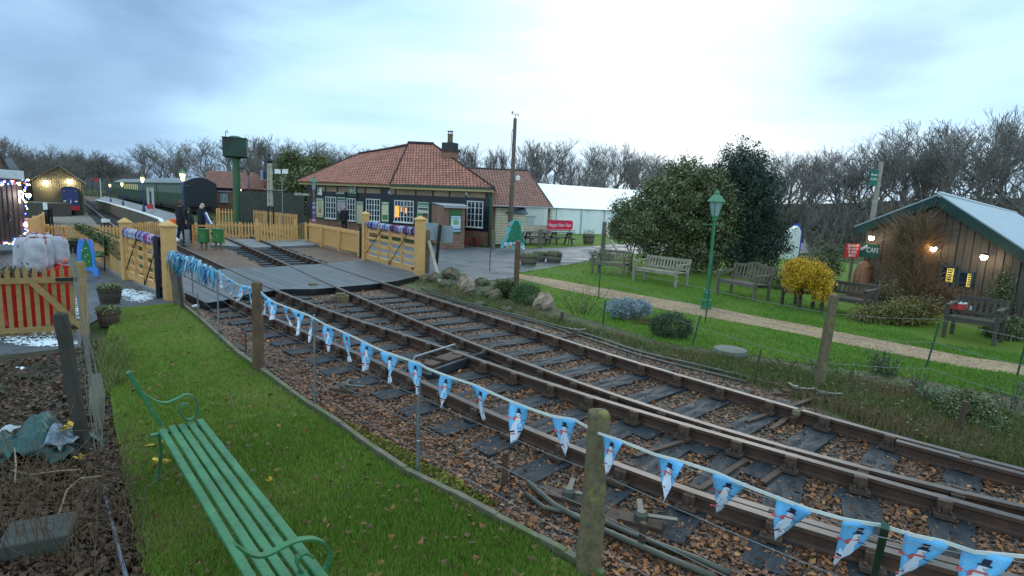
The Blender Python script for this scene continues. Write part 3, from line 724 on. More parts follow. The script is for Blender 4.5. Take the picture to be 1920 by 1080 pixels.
# glazed-in noticeboards and posters fixed to the wall
def poster(u0, u1, v0, v1, hd, mats, lab=None, art=None, proud=.033, name='poster_board'):
    a, b = s_at(u1), s_at(u0); um = (u0+u1)/2; z1, z0 = z_at(um, v0), z_at(um, v1)
    mb = MB(); panel(a, b, z0, z1, proud, .03, mb); bd = mb.build(name, M['sigreen'], st, True)
    m2 = MB(); zz = z1-(z1-z0)*hd; panel(a+.05, b-.05, z0+.06, zz-.02, proud+.03, .006, m2, 0)
    if art:
        for (x0, x1, y0, y1, mi) in art:
            panel(b-.05-(b-a-.1)*x1, b-.05-(b-a-.1)*x0, z0+.06+(zz-z0-.08)*y0, z0+.06+(zz-z0-.08)*y1, proud+.0365, .002+.0006*mi, m2, mi)
    m2.build('poster', mats, bd)
    hb = MB(); panel(a+.06, b-.06, zz+.03, zz+.06, proud+.03, .004, hb); panel(a+.06, b-.06, z1-.08, z1-.05, proud+.03, .004, hb) if hd > .12 else None
    hb.build('heading', M['letter'], bd); return bd
P_ = lambda n, c: plain(n, c, .6)
pb, pc, pr, pk, pg, pbl, pst = P_('poster_beige', (.55, .50, .36)), P_('poster_cream', (.62, .58, .42)), P_('poster_red', (.45, .10, .08)), P_('poster_dark', (.06, .06, .07)), P_('poster_green', (.06, .22, .08)), P_('poster_blue', (.16, .22, .5)), P_('poster_sepia', (.36, .22, .10))
poster(594, 609, 371, 409, .14, [pc, pst, pb], art=[(.3, .7, .28, .95, 1), (.42, .62, .5, .98, 2), (.1, .9, .04, .16, 2)])
poster(633, 650, 369, 412, .2, [P_('poster_mauve', (.42, .36, .45)), pk, P_('poster_pink', (.5, .3, .42))], art=[(0, 1, 0, .45, 1), (.2, .8, .35, .7, 2)])
poster(669, 683, 377, 421, .16, [pb, pb])
poster(716, 731, 378, 417, .14, [pc, pb, pg], art=[(.1, .9, .1, .4, 2)])
poster(783, 806, 378, 421, .2, [P_('poster_white', (.6, .6, .52)), pg, pk, pr], art=[(.04, .6, .12, .6, 1), (.5, .96, .3, .62, 2), (.55, .85, .15, .45, 3), (.05, .95, .8, .92, 2)])
# name boards
def board(u0, u1, v0, v1, m, lab, proud=.07, letters=None, lm=None, lsize=.6):
    a, b = s_at(u1), s_at(u0); um = (u0+u1)/2; z1, z0 = z_at(um, v0), z_at(um, v1)
    mb = MB(); panel(a, b, z0, z1, proud, .03, mb); o = mb.build('sign_board', m, st, True)
    if letters:
        text(letters, (z1-z0)*lsize*1.35, lm or M['letter'], o, SP(b-.04)+SN*(proud+.034)+Z*(z0+(z1-z0)*(1-lsize)/2), -SA, squeeze=(b-a-.08)/max(.1, (z1-z0)*lsize*1.35*len(letters)*.66))
    return o
board(655, 671, 350, 369, M['stgreen'], '', letters='HAVE', lsize=.7)
board(598, 606, 352, 366, M['white'], '', letters='III', lm=M['letterk'], lsize=.8)
board(632, 650, 360, 366, M['stgreen'], '', letters='LADIES ROOM', lsize=.55)
# porch: brick lean-to with corrugated roof in front of the wall
pc0 = G(870, 467); pc1 = G(830, 468); px = (pc1-pc0); pdir = flat(px).normalized(); pn = Vector((pdir.y, -pdir.x, 0)); pn = pn if pn.dot(EYE-pc0) > 0 else -pn
def foot(p, d):  # run from p into the building wall plane
    n = SN; t = (C0+SN*.02-p).dot(n)/d.dot(n); return p + d*t
wl0, wl1 = flat(OnWall(867, 450, C0, SA))+SN*.05, flat(OnWall(808, 450, C0, SA))
ppl = [pc0, pc1, wl1, wl0]; zpf, zpb = HT(pc0, 389), HT(wl1, 382)
pw = MB(); pw.add([ppl[0], ppl[1], ppl[2], ppl[3], ppl[0]+Z*zpf, ppl[1]+Z*zpf, ppl[2]+Z*zpb, ppl[3]+Z*zpb], [(0,1,5,4),(1,2,6,5),(2,3,7,6),(3,0,4,7),(4,5,6,7)])
po = pw.build('porch', M['brick'], st, True, uv=True)
cr_ = MB(); nrib = 14; A0, B0 = ppl[0]-pdir*.12+pn*.12, ppl[1]+pdir*.06+pn*.12; A1, B1 = ppl[3]-pdir*.02+SN*.05, ppl[2]+pdir*.06
top = []
for k in range(nrib*4+1):
    t = k/(nrib*4); p = A0+(B0-A0)*t; q = A1+(B1-A1)*t
    wz = .025*math.sin(k*PI/2); top += [p+Z*(zpf+.03+wz), q+Z*(zpb+.05+wz)]
cr_.add(top, [(2*i, 2*i+2, 2*i+3, 2*i+1) for i in range(nrib*4)]); cr_.add([p+Z*.012 for p in top], [(2*i, 2*i+1, 2*i+3, 2*i+2) for i in range(nrib*4)])
cr_.bar(A0+Z*(zpf-.01), B0+Z*(zpf-.01), .03, .07)
cr_.build('porch_roof', mat('grey_corrugated_sheet', (.45, .45, .46), (.3, .3, .32), rough=.6), po)
dm = MB(); q0, q1 = OnWall(807, 400, ppl[1], -pn), None
pp = thing('poster_case', 'pale poster in a green frame on the brick porch', 'poster', ppl[0])
def pf(u, v): return OnWall(u, v, ppl[0], pdir)
a, b = pf(843, 394), pf(864, 437); mb = MB(); mb.prism([Vector((a.x, a.y, b.z)), Vector((b.x, b.y, b.z)), Vector((b.x, b.y, a.z)), Vector((a.x, a.y, a.z))], pn*.04); mb.build('board', M['sigreen'], pp, True)
a, b = pf(845, 405), pf(862, 434); mb = MB()
mb.prism([Vector((a.x, a.y, b.z)), Vector((b.x, b.y, b.z)), Vector((b.x, b.y, a.z)), Vector((a.x, a.y, a.z))], pn*.047)
h = a.z-b.z; cc = (a+b)/2
mb.add([cc+pn*.049+Vector((0, 0, .08))+(pdir*math.cos(t)*.17+Z*math.sin(t)*.13) for t in [k*PI/6 for k in range(12)]], [tuple(range(12))], 1)
mb.bar(Vector((a.x, a.y, b.z+h*.14))+pn*.05, Vector((b.x, b.y, b.z+h*.14))+pn*.05, .004, h*.12, 2); mb.bar(Vector((a.x, a.y, b.z+h*.88))+pn*.05, Vector((b.x, b.y, b.z+h*.88))+pn*.05, .004, h*.05, 2)
mb.build('poster', [P_('poster_pale_blue', (.62, .7, .76)), P_('poster_art_green', (.22, .42, .2)), pbl], pp, True)
# green downpipe at the corner, cameras
dp = MB(); c = SP(.06)+SN*.1; dp.tube([SP(-.1)+SN*.42+Z*(ZE), SP(-.02)+SN*.35+Z*(ZE-.12), c+Z*(ZE-.5), c+Z*.05], .05, 8); dp.build('downpipe', M['greenpaint'], st, True, smooth=True)
for (u, v, lab) in ((876, 362, 'camera'), (732, 360, 'camera')):
    c = OnWall(u, v, C0+SN*.12, SA); mb = MB(); mb.bar(c, c+SN*.12-Z*.04, .09, .09).bar(c-Z*.06, c-SN*.08-Z*.06, .04, .18); mb.build('camera_housing', M['white'], st, True)
# ------------------------------------------------------------------ hall wing behind the station
hA = flat(G(927, 458)); hB = flat(G(1036, 456)); hd = (hB-hA).normalized(); hn = Vector((-hd.y, hd.x, 0)); hn = hn if hn.y > 0 else -hn
hall = thing('station_hall', 'low hall wing with brown tiled roof joined to the station, beige boarded walls', 'building', hA)
ze = HT(hB, 390); rb = hB+hn*4.2; ra = hA+hn*4.2
def hw(u, v, dd): return OnWall(u, v, hA+hn*dd, hd)
R1, R0 = hw(990, 320, 3.6), hw(840, 313, 3.6)
mb = MB(); e0 = hw(921, 384, -.25); e1 = hw(1036, 388, -.25)
slab(mb, [e0, e1, R1, R0]); slab(mb, [e1, hw(1036, 388, 7.4)*1.0, R1+hd*.02]); slab(mb, [hw(880, 384, 7.4), hw(1036, 388, 7.4), R1+hn*.02, R0+hn*.02])
ho = mb.build('roof', M['darktiles'], hall, True, uv=True)
mb = MB().tube([R0, R1], .07, 6).tube([R1, e1], .05, 6); mb.build('ridge_tiles', mat('dark_ridge', (.06, .05, .05)), ho)
mb = MB().tube([e0-hn*.06-Z*.05, e1-hn*.06-Z*.05], .045, 6); mb.build('gutter', plain('pale_gutter', (.4, .4, .42)), ho)
M['boards'] = brickmat('cream_weatherboard', (.72, .63, .47), (.66, .58, .43), (.28, .24, .18), w=30, h=.14, ms=.012, bump=.5)
mb = MB(); s0, s1 = 0, (hw(985, 430, 0)-hA).dot(hd); mb.prism([hA, hA+hd*s1, hA+hd*s1+hn*6.8, hA+hn*6.8], Z*(ze-.1))
s2 = (hB-hA).length-.35; mb.prism([hA+hd*(s1+.01), hA+hd*s2, hA+hd*s2+hn*.12, hA+hd*(s1+.01)+hn*.12], Z*(HT(hB, 423)))
mb.prism([hA+hd*(s2+.004), hA+hd*(s2+.2), hA+hd*(s2+.2)+hn*.2, hA+hd*(s2+.004)+hn*.2], Z*(ze-.06))
mb.build('wall', M['boards'], hall, True, uv=True)
# slatted balustrade inside the open porch of the hall
mb = MB(); za, zb = HT(hB, 420), HT(hB, 408)
for k in range(9):
    p = hA+hd*(s1+.15+k*.1)+hn*.3; mb.bar(p+Z*.5, p+Z*zb, .02, .02)
mb.bar(hA+hd*(s1+.1)+hn*.3+Z*zb, hA+hd*(s1+1.1)+hn*.3+Z*zb, .04, .04); mb.build('balustrade', M['steel'], hall, True)
# beige garden shed
sA, sB, sC = flat(G(934, 457)), flat(G(982, 459)), flat(G(921, 452))
sd_ = thing('garden_shed', 'cream boarded shed with dark felt roof beside the telegraph pole', 'shed', sA)
zs = HT(sB, 400); dd = (sC-sA); sh = MB(); back = dd.normalized()*1.6
sh.prism([sA, sB, sB+back, sA+back], Z*(zs)); sh.build('wall', M['boards'], sd_, True, uv=True)
mb = MB(); o = .12; x = (sB-sA).normalized(); y = back.normalized()
pk_a = sA+back/2-x*o; pk_b = sB+back/2+x*o; pz = HT(sA+back/2, 386)
slab(mb, [sA-x*o-y*o+Z*zs, sB+x*o-y*o+Z*zs, pk_b+Z*pz, pk_a+Z*pz], .05); slab(mb, [sA-x*o+back+y*o+Z*zs, sB+x*o+back+y*o+Z*zs, pk_b+Z*pz+y*.01, pk_a+Z*pz+y*.01], .05)
mb.build('roof', mat('blue_grey_felt', (.09, .11, .14), (.06, .075, .1)), sd_, True)
# ------------------------------------------------------------------ white marquee
mA, mB_ = flat(G(962, 437)), flat(G(1330, 443)); md = (mB_-mA).normalized(); mn = Vector((-md.y, md.x, 0)); mn = mn if mn.y > 0 else -mn
mq = thing('marquee', 'long white marquee behind the station hall and the evergreen trees', 'marquee', mA)
def mw_(u, v, d=0): return OnWall(u, v, mA+mn*d, md)
MZ = HT(flat(mw_(1100, 437)), 392); MR = mw_(1100, 350, 5).z
canvas = mat('white_canvas', (.90, .90, .90), (.80, .82, .84), rough=.6, scale=.9, stretch=(1, 1, .4), bump=.5, bscale=2.2)
rc = plain('white_roof_canvas', (.88, .89, .9), .5)
mb = MB(); Lm = (mB_-mA).length; n = int(Lm/.45)
vs = []; 
for k in range(n+1):
    p = mA+md*(Lm*k/n)+mn*(.05*math.sin(k*1.7)+.03*math.sin(k*.9)); vs += [p, p+Z*MZ]
mb.add(vs, [(2*i, 2*i+2, 2*i+3, 2*i+1) for i in range(n)]); mb.build('side_wall', canvas, mq, True)
mb = MB(); e = mA-mn*.1+Z*MZ; f = mB_-mn*.1+Z*MZ; g = mA+mn*5+Z*MR; h = mB_+mn*5+Z*MR
slab(mb, [e, f, h, g], .03); slab(mb, [mA+mn*10+Z*MZ, mB_+mn*10+Z*MZ, h+mn*.01, g+mn*.01], .03)
for q, r_ in ((mA, g), (mB_, h)): mb.add([q+Z*MZ, q+mn*10+Z*MZ, r_-Z*.03], [(0, 1, 2)])
mb.add([mA+mn*10, mB_+mn*10, mB_+mn*10+Z*MZ, mA+mn*10+Z*MZ], [(0, 1, 2, 3)]); mb.add([mB_, mB_+mn*10, mB_+mn*10+Z*MZ, mB_+Z*MZ], [(0, 1, 2, 3)])
mb.build('roof', rc, mq, True)
for u in (1040, 1087, 1130, 1180):
    p = flat(mw_(u, 430))-mn*.14; MB().bar(p, p+Z*MZ, .05, .05).build('pole', M['steel'], mq, True)
mb = MB(); q = [mA+md*(Lm*k/160)-mn*.13+Z*(MZ-.04-.05*(k % 2)) for k in range(161)]
mb.tube(q, .018, 4); mb.build('rope_lacing', M['steel'], mq, True)
# ------------------------------------------------------------------ café barn
A = flat(G(1611, 558)); B = flat(G(1900, 612)); cd = (B-A).normalized(); cn = Vector((-cd.y, cd.x, 0)); cn = cn if cn.y > 0 else -cn
def cw_(u, v, off=0, A=A, cn=cn, cd=cd): return OnWall(u, v, A-cn*off, cd)
apex = cw_(1762, 371); le = cw_(1610, 428); rend = cw_(1960, 500); apexS = (apex-A).dot(cd); leS = (le-A).dot(cd)
reS = (rend-A).dot(cd)
barn = thing('cafe_barn', 'board clad cafe barn with grey metal roof, half hidden by climbing stems', 'building', A)
RDIR = None
boardm = mat('grey_brown_barn_boards', (.125, .10, .086), (.075, .062, .054), rough=.85, scale=3, stretch=(7, 7, .8), bump=.3)
def roofz(s):
    if s < apexS: return le.z+(apex.z-le.z)*(s-leS)/(apexS-leS)
    return apex.z+(rend.z-apex.z)*(s-apexS)/(reS-apexS)
CR = flat(G(1920, 403, apex.z+.1)-apex).normalized()
print('barn', CR, cn)
# rear direction of the ridge from its line in the photo: (1762,370) to (1920,400)
mb = MB(); smax = reS+2.0
mb.prism([A, A+cd*smax, A+cd*smax+Z*roofz(smax), Vector((apex.x, apex.y, apex.z)), A+Z*roofz(0)], CR*21)
wl = mb.build('wall', boardm, barn, True)
mb = MB(); s = .0
while s < smax-.1:
    wd = .15; zt_ = min(roofz(s), roofz(s+wd))-.04
    off = .022 if int(s/.17) % 2 else .04
    a = A+cd*s-cn*.003; mb.prism([a, a+cd*wd, a+cd*wd+Z*zt_, a+Z*zt_], -cn*(off+random.uniform(0, .008)), int(random.random()*3)); s += .17
mb.build('cladding', [boardm, mat('barn_boards_b', (.105, .087, .076), (.065, .055, .048), rough=.85, scale=3, stretch=(7, 7, .8)), mat('barn_boards_c', (.11, .092, .08), (.068, .058, .052), rough=.85, scale=3, stretch=(7, 7, .8))], wl)
metal = mat('ribbed_metal_roof', (.42, .46, .50), (.34, .38, .43), rough=.4, metal=.2, scale=2)
lo = -.12
def RP(s, d): return A+cd*s+CR*d+Z*(roofz(s)+.06)
rm = MB(); 
for (s0, s1) in ((leS-.1, apexS), (apexS, smax+.4)):
    slab(rm, [RP(s0, lo), RP(s1, lo), RP(s1, 22), RP(s0, 22)], .04)
    nr = 110
    for k in range(nr+1):
        d = lo+(22-lo)*k/nr; e = .02 if s0 == apexS else -.02
        rm.bar(RP(s0+(.02 if s0 == apexS else 0), d)+Z*.02, RP(s1-(0 if s0 == apexS else .02), d)+Z*.02, .05, .035)
ro = rm.build('roof', metal, barn, True)
mb = MB().tube([RP(apexS, lo-.02)+Z*.05, RP(apexS, 22)+Z*.05], .05, 6); mb.build('ridge_cap', mat('pale_ridge_cap', (.6, .63, .66)), ro)
vb = MB(); tg = mat('dark_green_barge_board', (.018, .05, .045), (.013, .04, .036))
for (s0, s1) in ((leS-.1, apexS), (apexS, smax+.4)):
    p, q = RP(s0, lo-.03)-Z*.13, RP(s1, lo-.03)-Z*.13
    vb.bar(p, q, .05, .22, 0)
vb.build('barge_board', tg, barn, True)
def barnwin(u0, u1, v0, v1, yel):
    a, b = cw_(u0, v0), cw_(u1, v1); sa, sb = (a-A).dot(cd), (b-A).dot(cd); z1, z0 = cw_((u0+u1)/2, v0).z, cw_((u0+u1)/2, v1).z
    q = lambda s, z, o: A+cd*s-cn*o+Z*z
    mb = MB(); mb.prism([q(sa, z0, .05), q(sb, z0, .05), q(sb, z1, .05), q(sa, z1, .05)], -cn*.02); w_ = mb.build('window', M['glass'], barn, True)
    f = MB()
    for (s_, t_) in ((sa, sa+.05), (sb-.05, sb)): f.prism([q(s_, z0, .0705), q(t_, z0, .0705), q(t_, z1, .0705), q(s_, z1, .0705)], -cn*.03)
    f.prism([q(sa, z1-.05, .0715), q(sb, z1-.05, .0715), q(sb, z1, .0715), q(sa, z1, .0715)], -cn*.035); f.prism([q(sa-.05, z0-.05, .0705), q(sb+.05, z0-.05, .0705), q(sb+.05, z0, .0705), q(sa-.05, z0, .0705)], -cn*.08)
    f.build('frame', mat('blue_green_frame', (.03, .07, .09)), w_)
    y = MB(); m1, m2 = sa+(sb-sa)*yel[0], sa+(sb-sa)*yel[1]; zz0, zz1 = z0+(z1-z0)*yel[2], z0+(z1-z0)*yel[3]
    y.prism([q(m1, zz0, .0712), q(m2, zz0, .0712), q(m2, zz1, .0712), q(m1, zz1, .0712)], -cn*.005); y.build('lit_panel', emat('window_glow_yellow', (.85, .62, .12), .45), w_)
    t_ = MB()
    for k in range(5): 
        zz = zz0+(zz1-zz0)*(.15+.17*k); t_.prism([q(m1+.02, zz, .0765), q(m1+.02+(m2-m1-.04)*random.uniform(.5, 1), zz, .0765), q(m1+.02+(m2-m1-.04)*.8, zz+.03, .0765), q(m1+.02, zz+.03, .0765)], -cn*.003)
    t_.build('lettering', M['letterk'], w_)
barnwin(1768, 1794, 497, 534, (.42, .86, .15, .85)); barnwin(1801, 1826, 508, 545, (.6, .9, .2, .9))
# lamps on the barn, each a thing; glow is real light
def wall_lamp(P, nrm, lab, energy, col=(1, .72, .32), r=.08, grp=None, name='wall_lamp', strength=28):
    t = thing(name, lab, 'lamp', P, 0, grp)
    MB().bar((0, 0, -.02), Vector(nrm)*-.15+Vector((0, 0, .04)), .04, .04).lathe((0, 0, r*.6), [(r*1.15, 0), (r*.9, .03), (r*.3, .06)], 10).build('bracket', M['black'], t)
    MB().ball((0, 0, 0), r, 0, 12, 8).build('bulb', emat('lit_bulb', (1, .82, .55), strength), t, smooth=True)
    l = bpy.data.lights.new('lamp_light', 'POINT'); l.energy = energy; l.color = col; l.shadow_soft_size = r*1.1
    lo_ = bpy.data.objects.new('lamp_light', l); COL.objects.link(lo_); lo_.parent = t; lo_.location = Vector(nrm)*(r*1.6)
    return t
for (u, v, lab) in ((1634, 446, 'lit lamp above the green CAFE sign'), (1750, 466, 'middle lit lamp on the barn, left of the two windows'), (1845, 482, 'lit lamp right of the barn windows, lowest of three')):
    P = cw_(u, v, .28); wall_lamp(P, -cn, lab, 4.5, (1, .68, .25), .068, 'lamps on the cafe barn')
# signs on barn
def sign_on(P0, dirx, nrm, u0, u1, v0, v1, m, name, lab, cat, off=.07):
    a, b = OnWall(u0, v0, P0, dirx), OnWall(u1, v1, P0, dirx); z1, z0 = OnWall((u0+u1)/2, v0, P0, dirx).z, OnWall((u0+u1)/2, v1, P0, dirx).z
    t = thing(name, lab, cat, flat(a, z0)); fa, fb = flat(a), flat(b)
    mb = MB(); mb.prism([fa+Z*z0, fb+Z*z0, fb+Z*z1, fa+Z*z1], nrm*.03); mb.build('board', m, t, True)
    return t, fa, fb, z0, z1
t, fa, fb, z0, z1 = sign_on(A-cn*.34, cd, -cn, 1612, 1647, 457, 483, mat('dark_green_sign', (.016, .10, .07), (.012, .08, .055)), 'cafe_sign', 'dark green sign reading CAFE on the barn end', 'sign')
w_ = (fb-fa).length
text('CAFE', (z1-z0)*.52, M['letter'], t, fa+cd*w_*.42-cn*.034+Z*(z0+(z1-z0)*.28), cd, world=True, squeeze=.8)
lv = MB()
for k in range(5):
    c = fa+cd*w_*(.14+.05*k)-cn*.034+Z*(z0+(z1-z0)*(.46+.05*k)); lv.prism([c, c+cd*.07+Z*.03, c+cd*.05+Z*.10, c-cd*.02+Z*.07], -cn*.003)
lv.build('leaf_emblem', M['letter'], t, True)
# red warning notice on a post left of the barn
rp = flat(G(1590, 560)); rdir = Vector((1, .1, 0)).normalized(); rn = Vector((rdir.y, -rdir.x, 0))
t, fa, fb, z0, z1 = sign_on(rp, rdir, rn, 1586, 1608, 457, 483, plain('red_sign', (.62, .03, .04), .5), 'warning_sign', 'red notice with white lettering left of the barn corner', 'sign')
text('BEWARE\nOF LOW\nFLYING\nBIRDS', (z1-z0)*.24, M['letter'], t, (fa+fb)/2+rn*.034+Z*(z0+(z1-z0)*.96), rdir, world=True, align='CENTER', squeeze=.85)
MB().bar(flat(rp)+rdir*.0-rn*.05, flat(rp)-rn*.05+Z*z1, .06, .06).build('post', M['oldwood'], t, True)
# ------------------------------------------------------------------ picket fences, gates, posts
def picket_run(name, lab, cat, A, B, h, m, n_post=2, pitch=.115, pw=.07, brace=0, zb=.06, rail_z=(.22, .8), post_h=None, group=None, post_m=None, cap=False, side=1, pointed=True):
    """A, B: ground points. pickets on the near side of two rails"""
    d = flat(B-A); L = d.length; d.normalize(); n = Vector((d.y, -d.x, 0)); n = n if n.dot(EYE-A) > 0 else -n; n = n*side
    t = thing(name, lab, cat, flat(A, A.z), 0, group)
    mb = MB(); k = max(2, int(L/pitch)); zA, zB = A.z, B.z
    for i in range(k+1):
        s = L*i/k; zz = zA+(zB-zA)*i/k; c = flat(A)+d*s+n*.032; hh = h+random.uniform(-.012, .012)
        w = pw/2; T = .02; ln = random.uniform(-.006, .006)
        if pointed: poly = [c-d*w+Z*(zz+zb), c+d*w+Z*(zz+zb), c+d*(w+ln)+Z*(zz+hh-.07), c+d*ln+Z*(zz+hh), c-d*(w-ln)+Z*(zz+hh-.07)]
        else: poly = [c-d*w+Z*(zz+zb), c+d*w+Z*(zz+zb), c+d*w+Z*(zz+hh), c-d*w+Z*(zz+hh)]
        mb.prism(poly, n*T)
    mb.build('picket_panel', m, t, True)
    for rz in rail_z: MB().bar(flat(A)+Z*(zA+h*rz), flat(B)+Z*(zB+h*rz), .035, .075).build('rail', m, t, True)
    if brace:
        p, q = (A, B) if brace > 0 else (B, A)
        MB().bar(flat(p)+n*.012+Z*(p.z+h*rail_z[0]), flat(q)+n*.012+Z*(q.z+h*rail_z[1]), .03, .075).build('brace', m, t, True)
    for i in range(n_post):
        s = i/(n_post-1) if n_post > 1 else 0; c = flat(A)+(flat(B)-flat(A))*s - n*.07; ph = post_h or h*.98; pz = zA+(zB-zA)*s
        p = MB().box((c.x, c.y, pz+ph/2), (.095, .095, ph), 0, Matrix.Rotation(math.atan2(d.y, d.x), 3, 'Z'))
        p.build('post', post_m or m, t, True, bevel=.008)
    return t
def px_fence(name, lab, cat, a, b, vtop, m, **kw):
    A, B = G(*a), G(*b); h = HT(A, vtop) if vtop > 50 else vtop
    return picket_run(name, lab, cat, A, B, h, m, **kw)
T_ = M['timber']
t = px_fence('picket_gate', 'large varnished picket gate with black hinge in front of the red sleigh', 'gate', (-30, 640), (155, 628), 1.03, M['timber_dull'], n_post=0, pitch=.092, pw=.052, brace=0, zb=.03, rail_z=(.12, .80), side=-1)
A, B = G(-30, 640), G(155, 628); d = flat(B-A).normalized(); nn = Vector((d.y, -d.x, 0)); nn = nn if nn.dot(EYE-A) > 0 else -nn
MB().bar(flat(B)+nn*.03+Z*.12, A.lerp(B, .52)+nn*.03+Z*.80, .03, .075).build('brace', M['timber_dull'], t, True)
MB().bar(A.lerp(B, .76)+nn*.035+Z*.835, flat(B)+nn*.035+Z*.835, .012, .05).bar(A.lerp(B, .82)+nn*.035+Z*.13, flat(B)+nn*.035+Z*.13, .012, .05).build('hinge', M['black'], t, True)
MB().box((B.x+.04, B.y, .54), (.08, .08, 1.08)).build('post', M['timber_dull'], t, True)
px_fence('picket_fence', 'close picket fence running away behind the white sacks', 'fence', (50, 466), (88, 438), .93, T_, n_post=3, pitch=.09, pw=.075)
px_fence('picket_fence', 'short picket fence between the white sacks and the garland', 'fence', (88, 452), (151, 455), 420, T_, n_post=3, pitch=.12)
px_fence('picket_gate', 'picket gate with diagonal brace behind the green garland', 'gate', (156, 456), (236, 459), 420, T_, n_post=0, pitch=.12, brace=1)
px_fence('picket_fence', 'picket fence behind the left crossing gate', 'fence', (242, 459), (324, 451), 417, T_, n_post=3, pitch=.12)
px_fence('picket_fence', 'picket fence panel behind the two green cabinets', 'fence', (364, 448), (408, 450), 417, T_, n_post=2, pitch=.13)
px_fence('picket_fence', 'picket fence right of the green cabinets below the water tower', 'fence', (412, 449), (524, 450), 415, T_, n_post=4, pitch=.13)
px_fence('picket_gate', 'braced picket gate in front of the signal post', 'gate', (484, 457), (556, 455), 420, T_, n_post=2, pitch=.13, brace=-1, post_h=1.05)
px_fence('picket_fence', 'short picket fence left of the black post by the station lamp', 'fence', (557, 452), (573, 451), 417, M['timber_dull'], n_post=2, pitch=.13)
px_fence('picket_fence', 'sloping picket fence along the ramp behind the signal', 'fence', (468, 432), (553, 445), 393, T_, n_post=4, pitch=.17, pointed=False, rail_z=(.3, .9))
px_fence('picket_fence', 'far picket fence along the foot of the water tower', 'fence', (408, 424), (470, 428), 390, T_, n_post=3, pitch=.2)
t = px_fence('picket_fence', 'close picket fence with three posts in front of the station', 'fence', (577, 456), (676, 481), 417, T_, n_post=4, pitch=.105, pw=.06, zb=.08, rail_z=(.16, .88), side=-1)
t = px_fence('close_board_fence', 'close boarded fence under the green garland by the left crossing gate', 'fence', (151, 472), (236, 523), 419, T_, n_post=3, pitch=.085, pw=.075, side=1, pointed=False)
# garlands -------------------------------------------------------------
A, B = G(151, 472), G(236, 523); hh = HT(A, 419)
pts = []; 
for i in range(5200):
    s = random.random(); c = A.lerp(B, s)+Z*(hh-.02); sag = .10+.10*s; r = abs(random.gauss(0, 1))
    pts.append((c.x+random.gauss(0, .07), c.y+random.gauss(0, .07)-.03, c.z+.03-random.random()*sag*1.9*(1.3 if s > .8 else 1)))
v, f = leaves(pts, RNG.uniform(.03, .08, len(pts)), .4)
tag(npmesh('garland', v, f, leafmat('garland_green', [(.015, .04, .012), (.03, .08, .02), (.05, .11, .035), (.02, .03, .02)]), tint=tint4(len(pts))), 'dark evergreen garland along the top of the boarded fence', 'garland')
# crossing gate posts and gates ---------------------------------------
def gpost(u, vb, vt, lab, w=.2):
    p = G(u, vb); h = HT(p, vt)-.1
    t = thing('gate_post', lab, 'gate post', p, math.atan2(GD.y, GD.x), 'square posts of the crossing gates')
    MB().box((0, 0, h/2), (w, w, h)).build('post', T_, t, bevel=.012)
    mb = MB(); a = w/2+.025; mb.add([(-a,-a,h),(a,-a,h),(a,a,h),(-a,a,h),(-a,-a,h+.03),(a,-a,h+.03),(a,a,h+.03),(-a,a,h+.03),(0,0,h+.13)], [(3,2,1,0),(0,1,5,4),(1,2,6,5),(2,3,7,6),(3,0,4,7),(4,5,8),(5,6,8),(6,7,8),(7,4,8)])
    mb.build('cap', T_, t); return t, p, h
def cgate(A, B, h, lab, garl, glab, cols):
    global GD
    d = flat(B-A).normalized(); L = flat(B-A).length; n = Vector((d.y, -d.x, 0)); n = n if n.dot(EYE-A) > 0 else -n
    t = thing('crossing_gate', lab, 'gate', flat(A), 0, 'level crossing gates')
    P = lambda s, z, o=0: flat(A)+d*s+Z*z+n*o
    z0, z1 = .16, h*.80; fr = MB(); e = .12
    fr.bar(P(e, z0), P(L-e, z0), .07, .16); fr.bar(P(e, z1), P(L-e, z1), .07, .10)
    fr.bar(P(e+.05, z0), P(e+.05, z1), .08, .10, up=n).bar(P(L-e-.05, z0), P(L-e-.05, z1), .08, .10, up=n)
    fr.build('frame', T_, t, True)
    for k in range(1, 5):
        z = z0+(z1-z0)*k/5; MB().bar(P(e+.1, z, .0), P(L-e-.1, z, .0), .035, .085).build('rail', T_, t, True)
    for s in (.3, .52, .74): MB().bar(P(L*s, z0+.08, .03), P(L*s, z1-.03, .03), .045, .09, up=n).build('stile', T_, t, True)
    tr = MB(); tr.tube([P(L*.40, z1-.05, .07), P(e+.1, z0+.12, .07)], .013, 5).tube([P(L*.84, z1-.1, .07), P(L*.52, z0-.06, .07), P(L*.52, z0+.3, .07)], .013, 5); tr.build('tie_rod', M['black'], t, True)
    MB().bar(P(L-e-.28, z0+.02, .042), P(L-e-.06, z0+.02, .042), .01, .05).build('latch_plate', M['black'], t, True)
    # knitted garland on the top bar
    g = MB(); ms = [mat('wool_%d_%s' % (i, glab[:3]), c, tuple(x*.7 for x in c), rough=.95, scale=60, bump=.6, bscale=160) for i, c in enumerate(cols)]
    k = int((L-.3)/.058)
    for i in range(k):
        s = .15+(L-.3)*i/k; c = P(s, z1+.0); tilt = random.uniform(-.35, .35); r = .085+random.uniform(-.015, .02)
        ring = [c+d*(tilt*.06*math.sin(a))+n*r*.75*math.cos(a)+Z*(r*math.sin(a)-.015) for a in [j*2*PI/9 for j in range(10)]]
        band = i/k; mi = garl(band); g.tube(ring, random.uniform(.018, .03), 5, mi)
    tag(g.build('wool_garland', ms, smooth=True), glab, 'garland')
    return t
LA, LB = G(240, 525), G(321, 562); RA, RB = G(685, 489), G(785, 517)
purple, lilac, white_, pink, navyc, blue = (.13, .07, .3), (.38, .36, .62), (.6, .6, .66), (.5, .09, .3), (.04, .05, .2), (.12, .2, .5)
GD = flat(LB-LA).normalized()
t, pL, hL = gpost(240, 525, 410, 'square post with pyramid cap, left end of the left crossing gate'); t2, _, _ = gpost(321, 563, 415, 'nearest square gate post, beside the pale blue bunting end', .22)
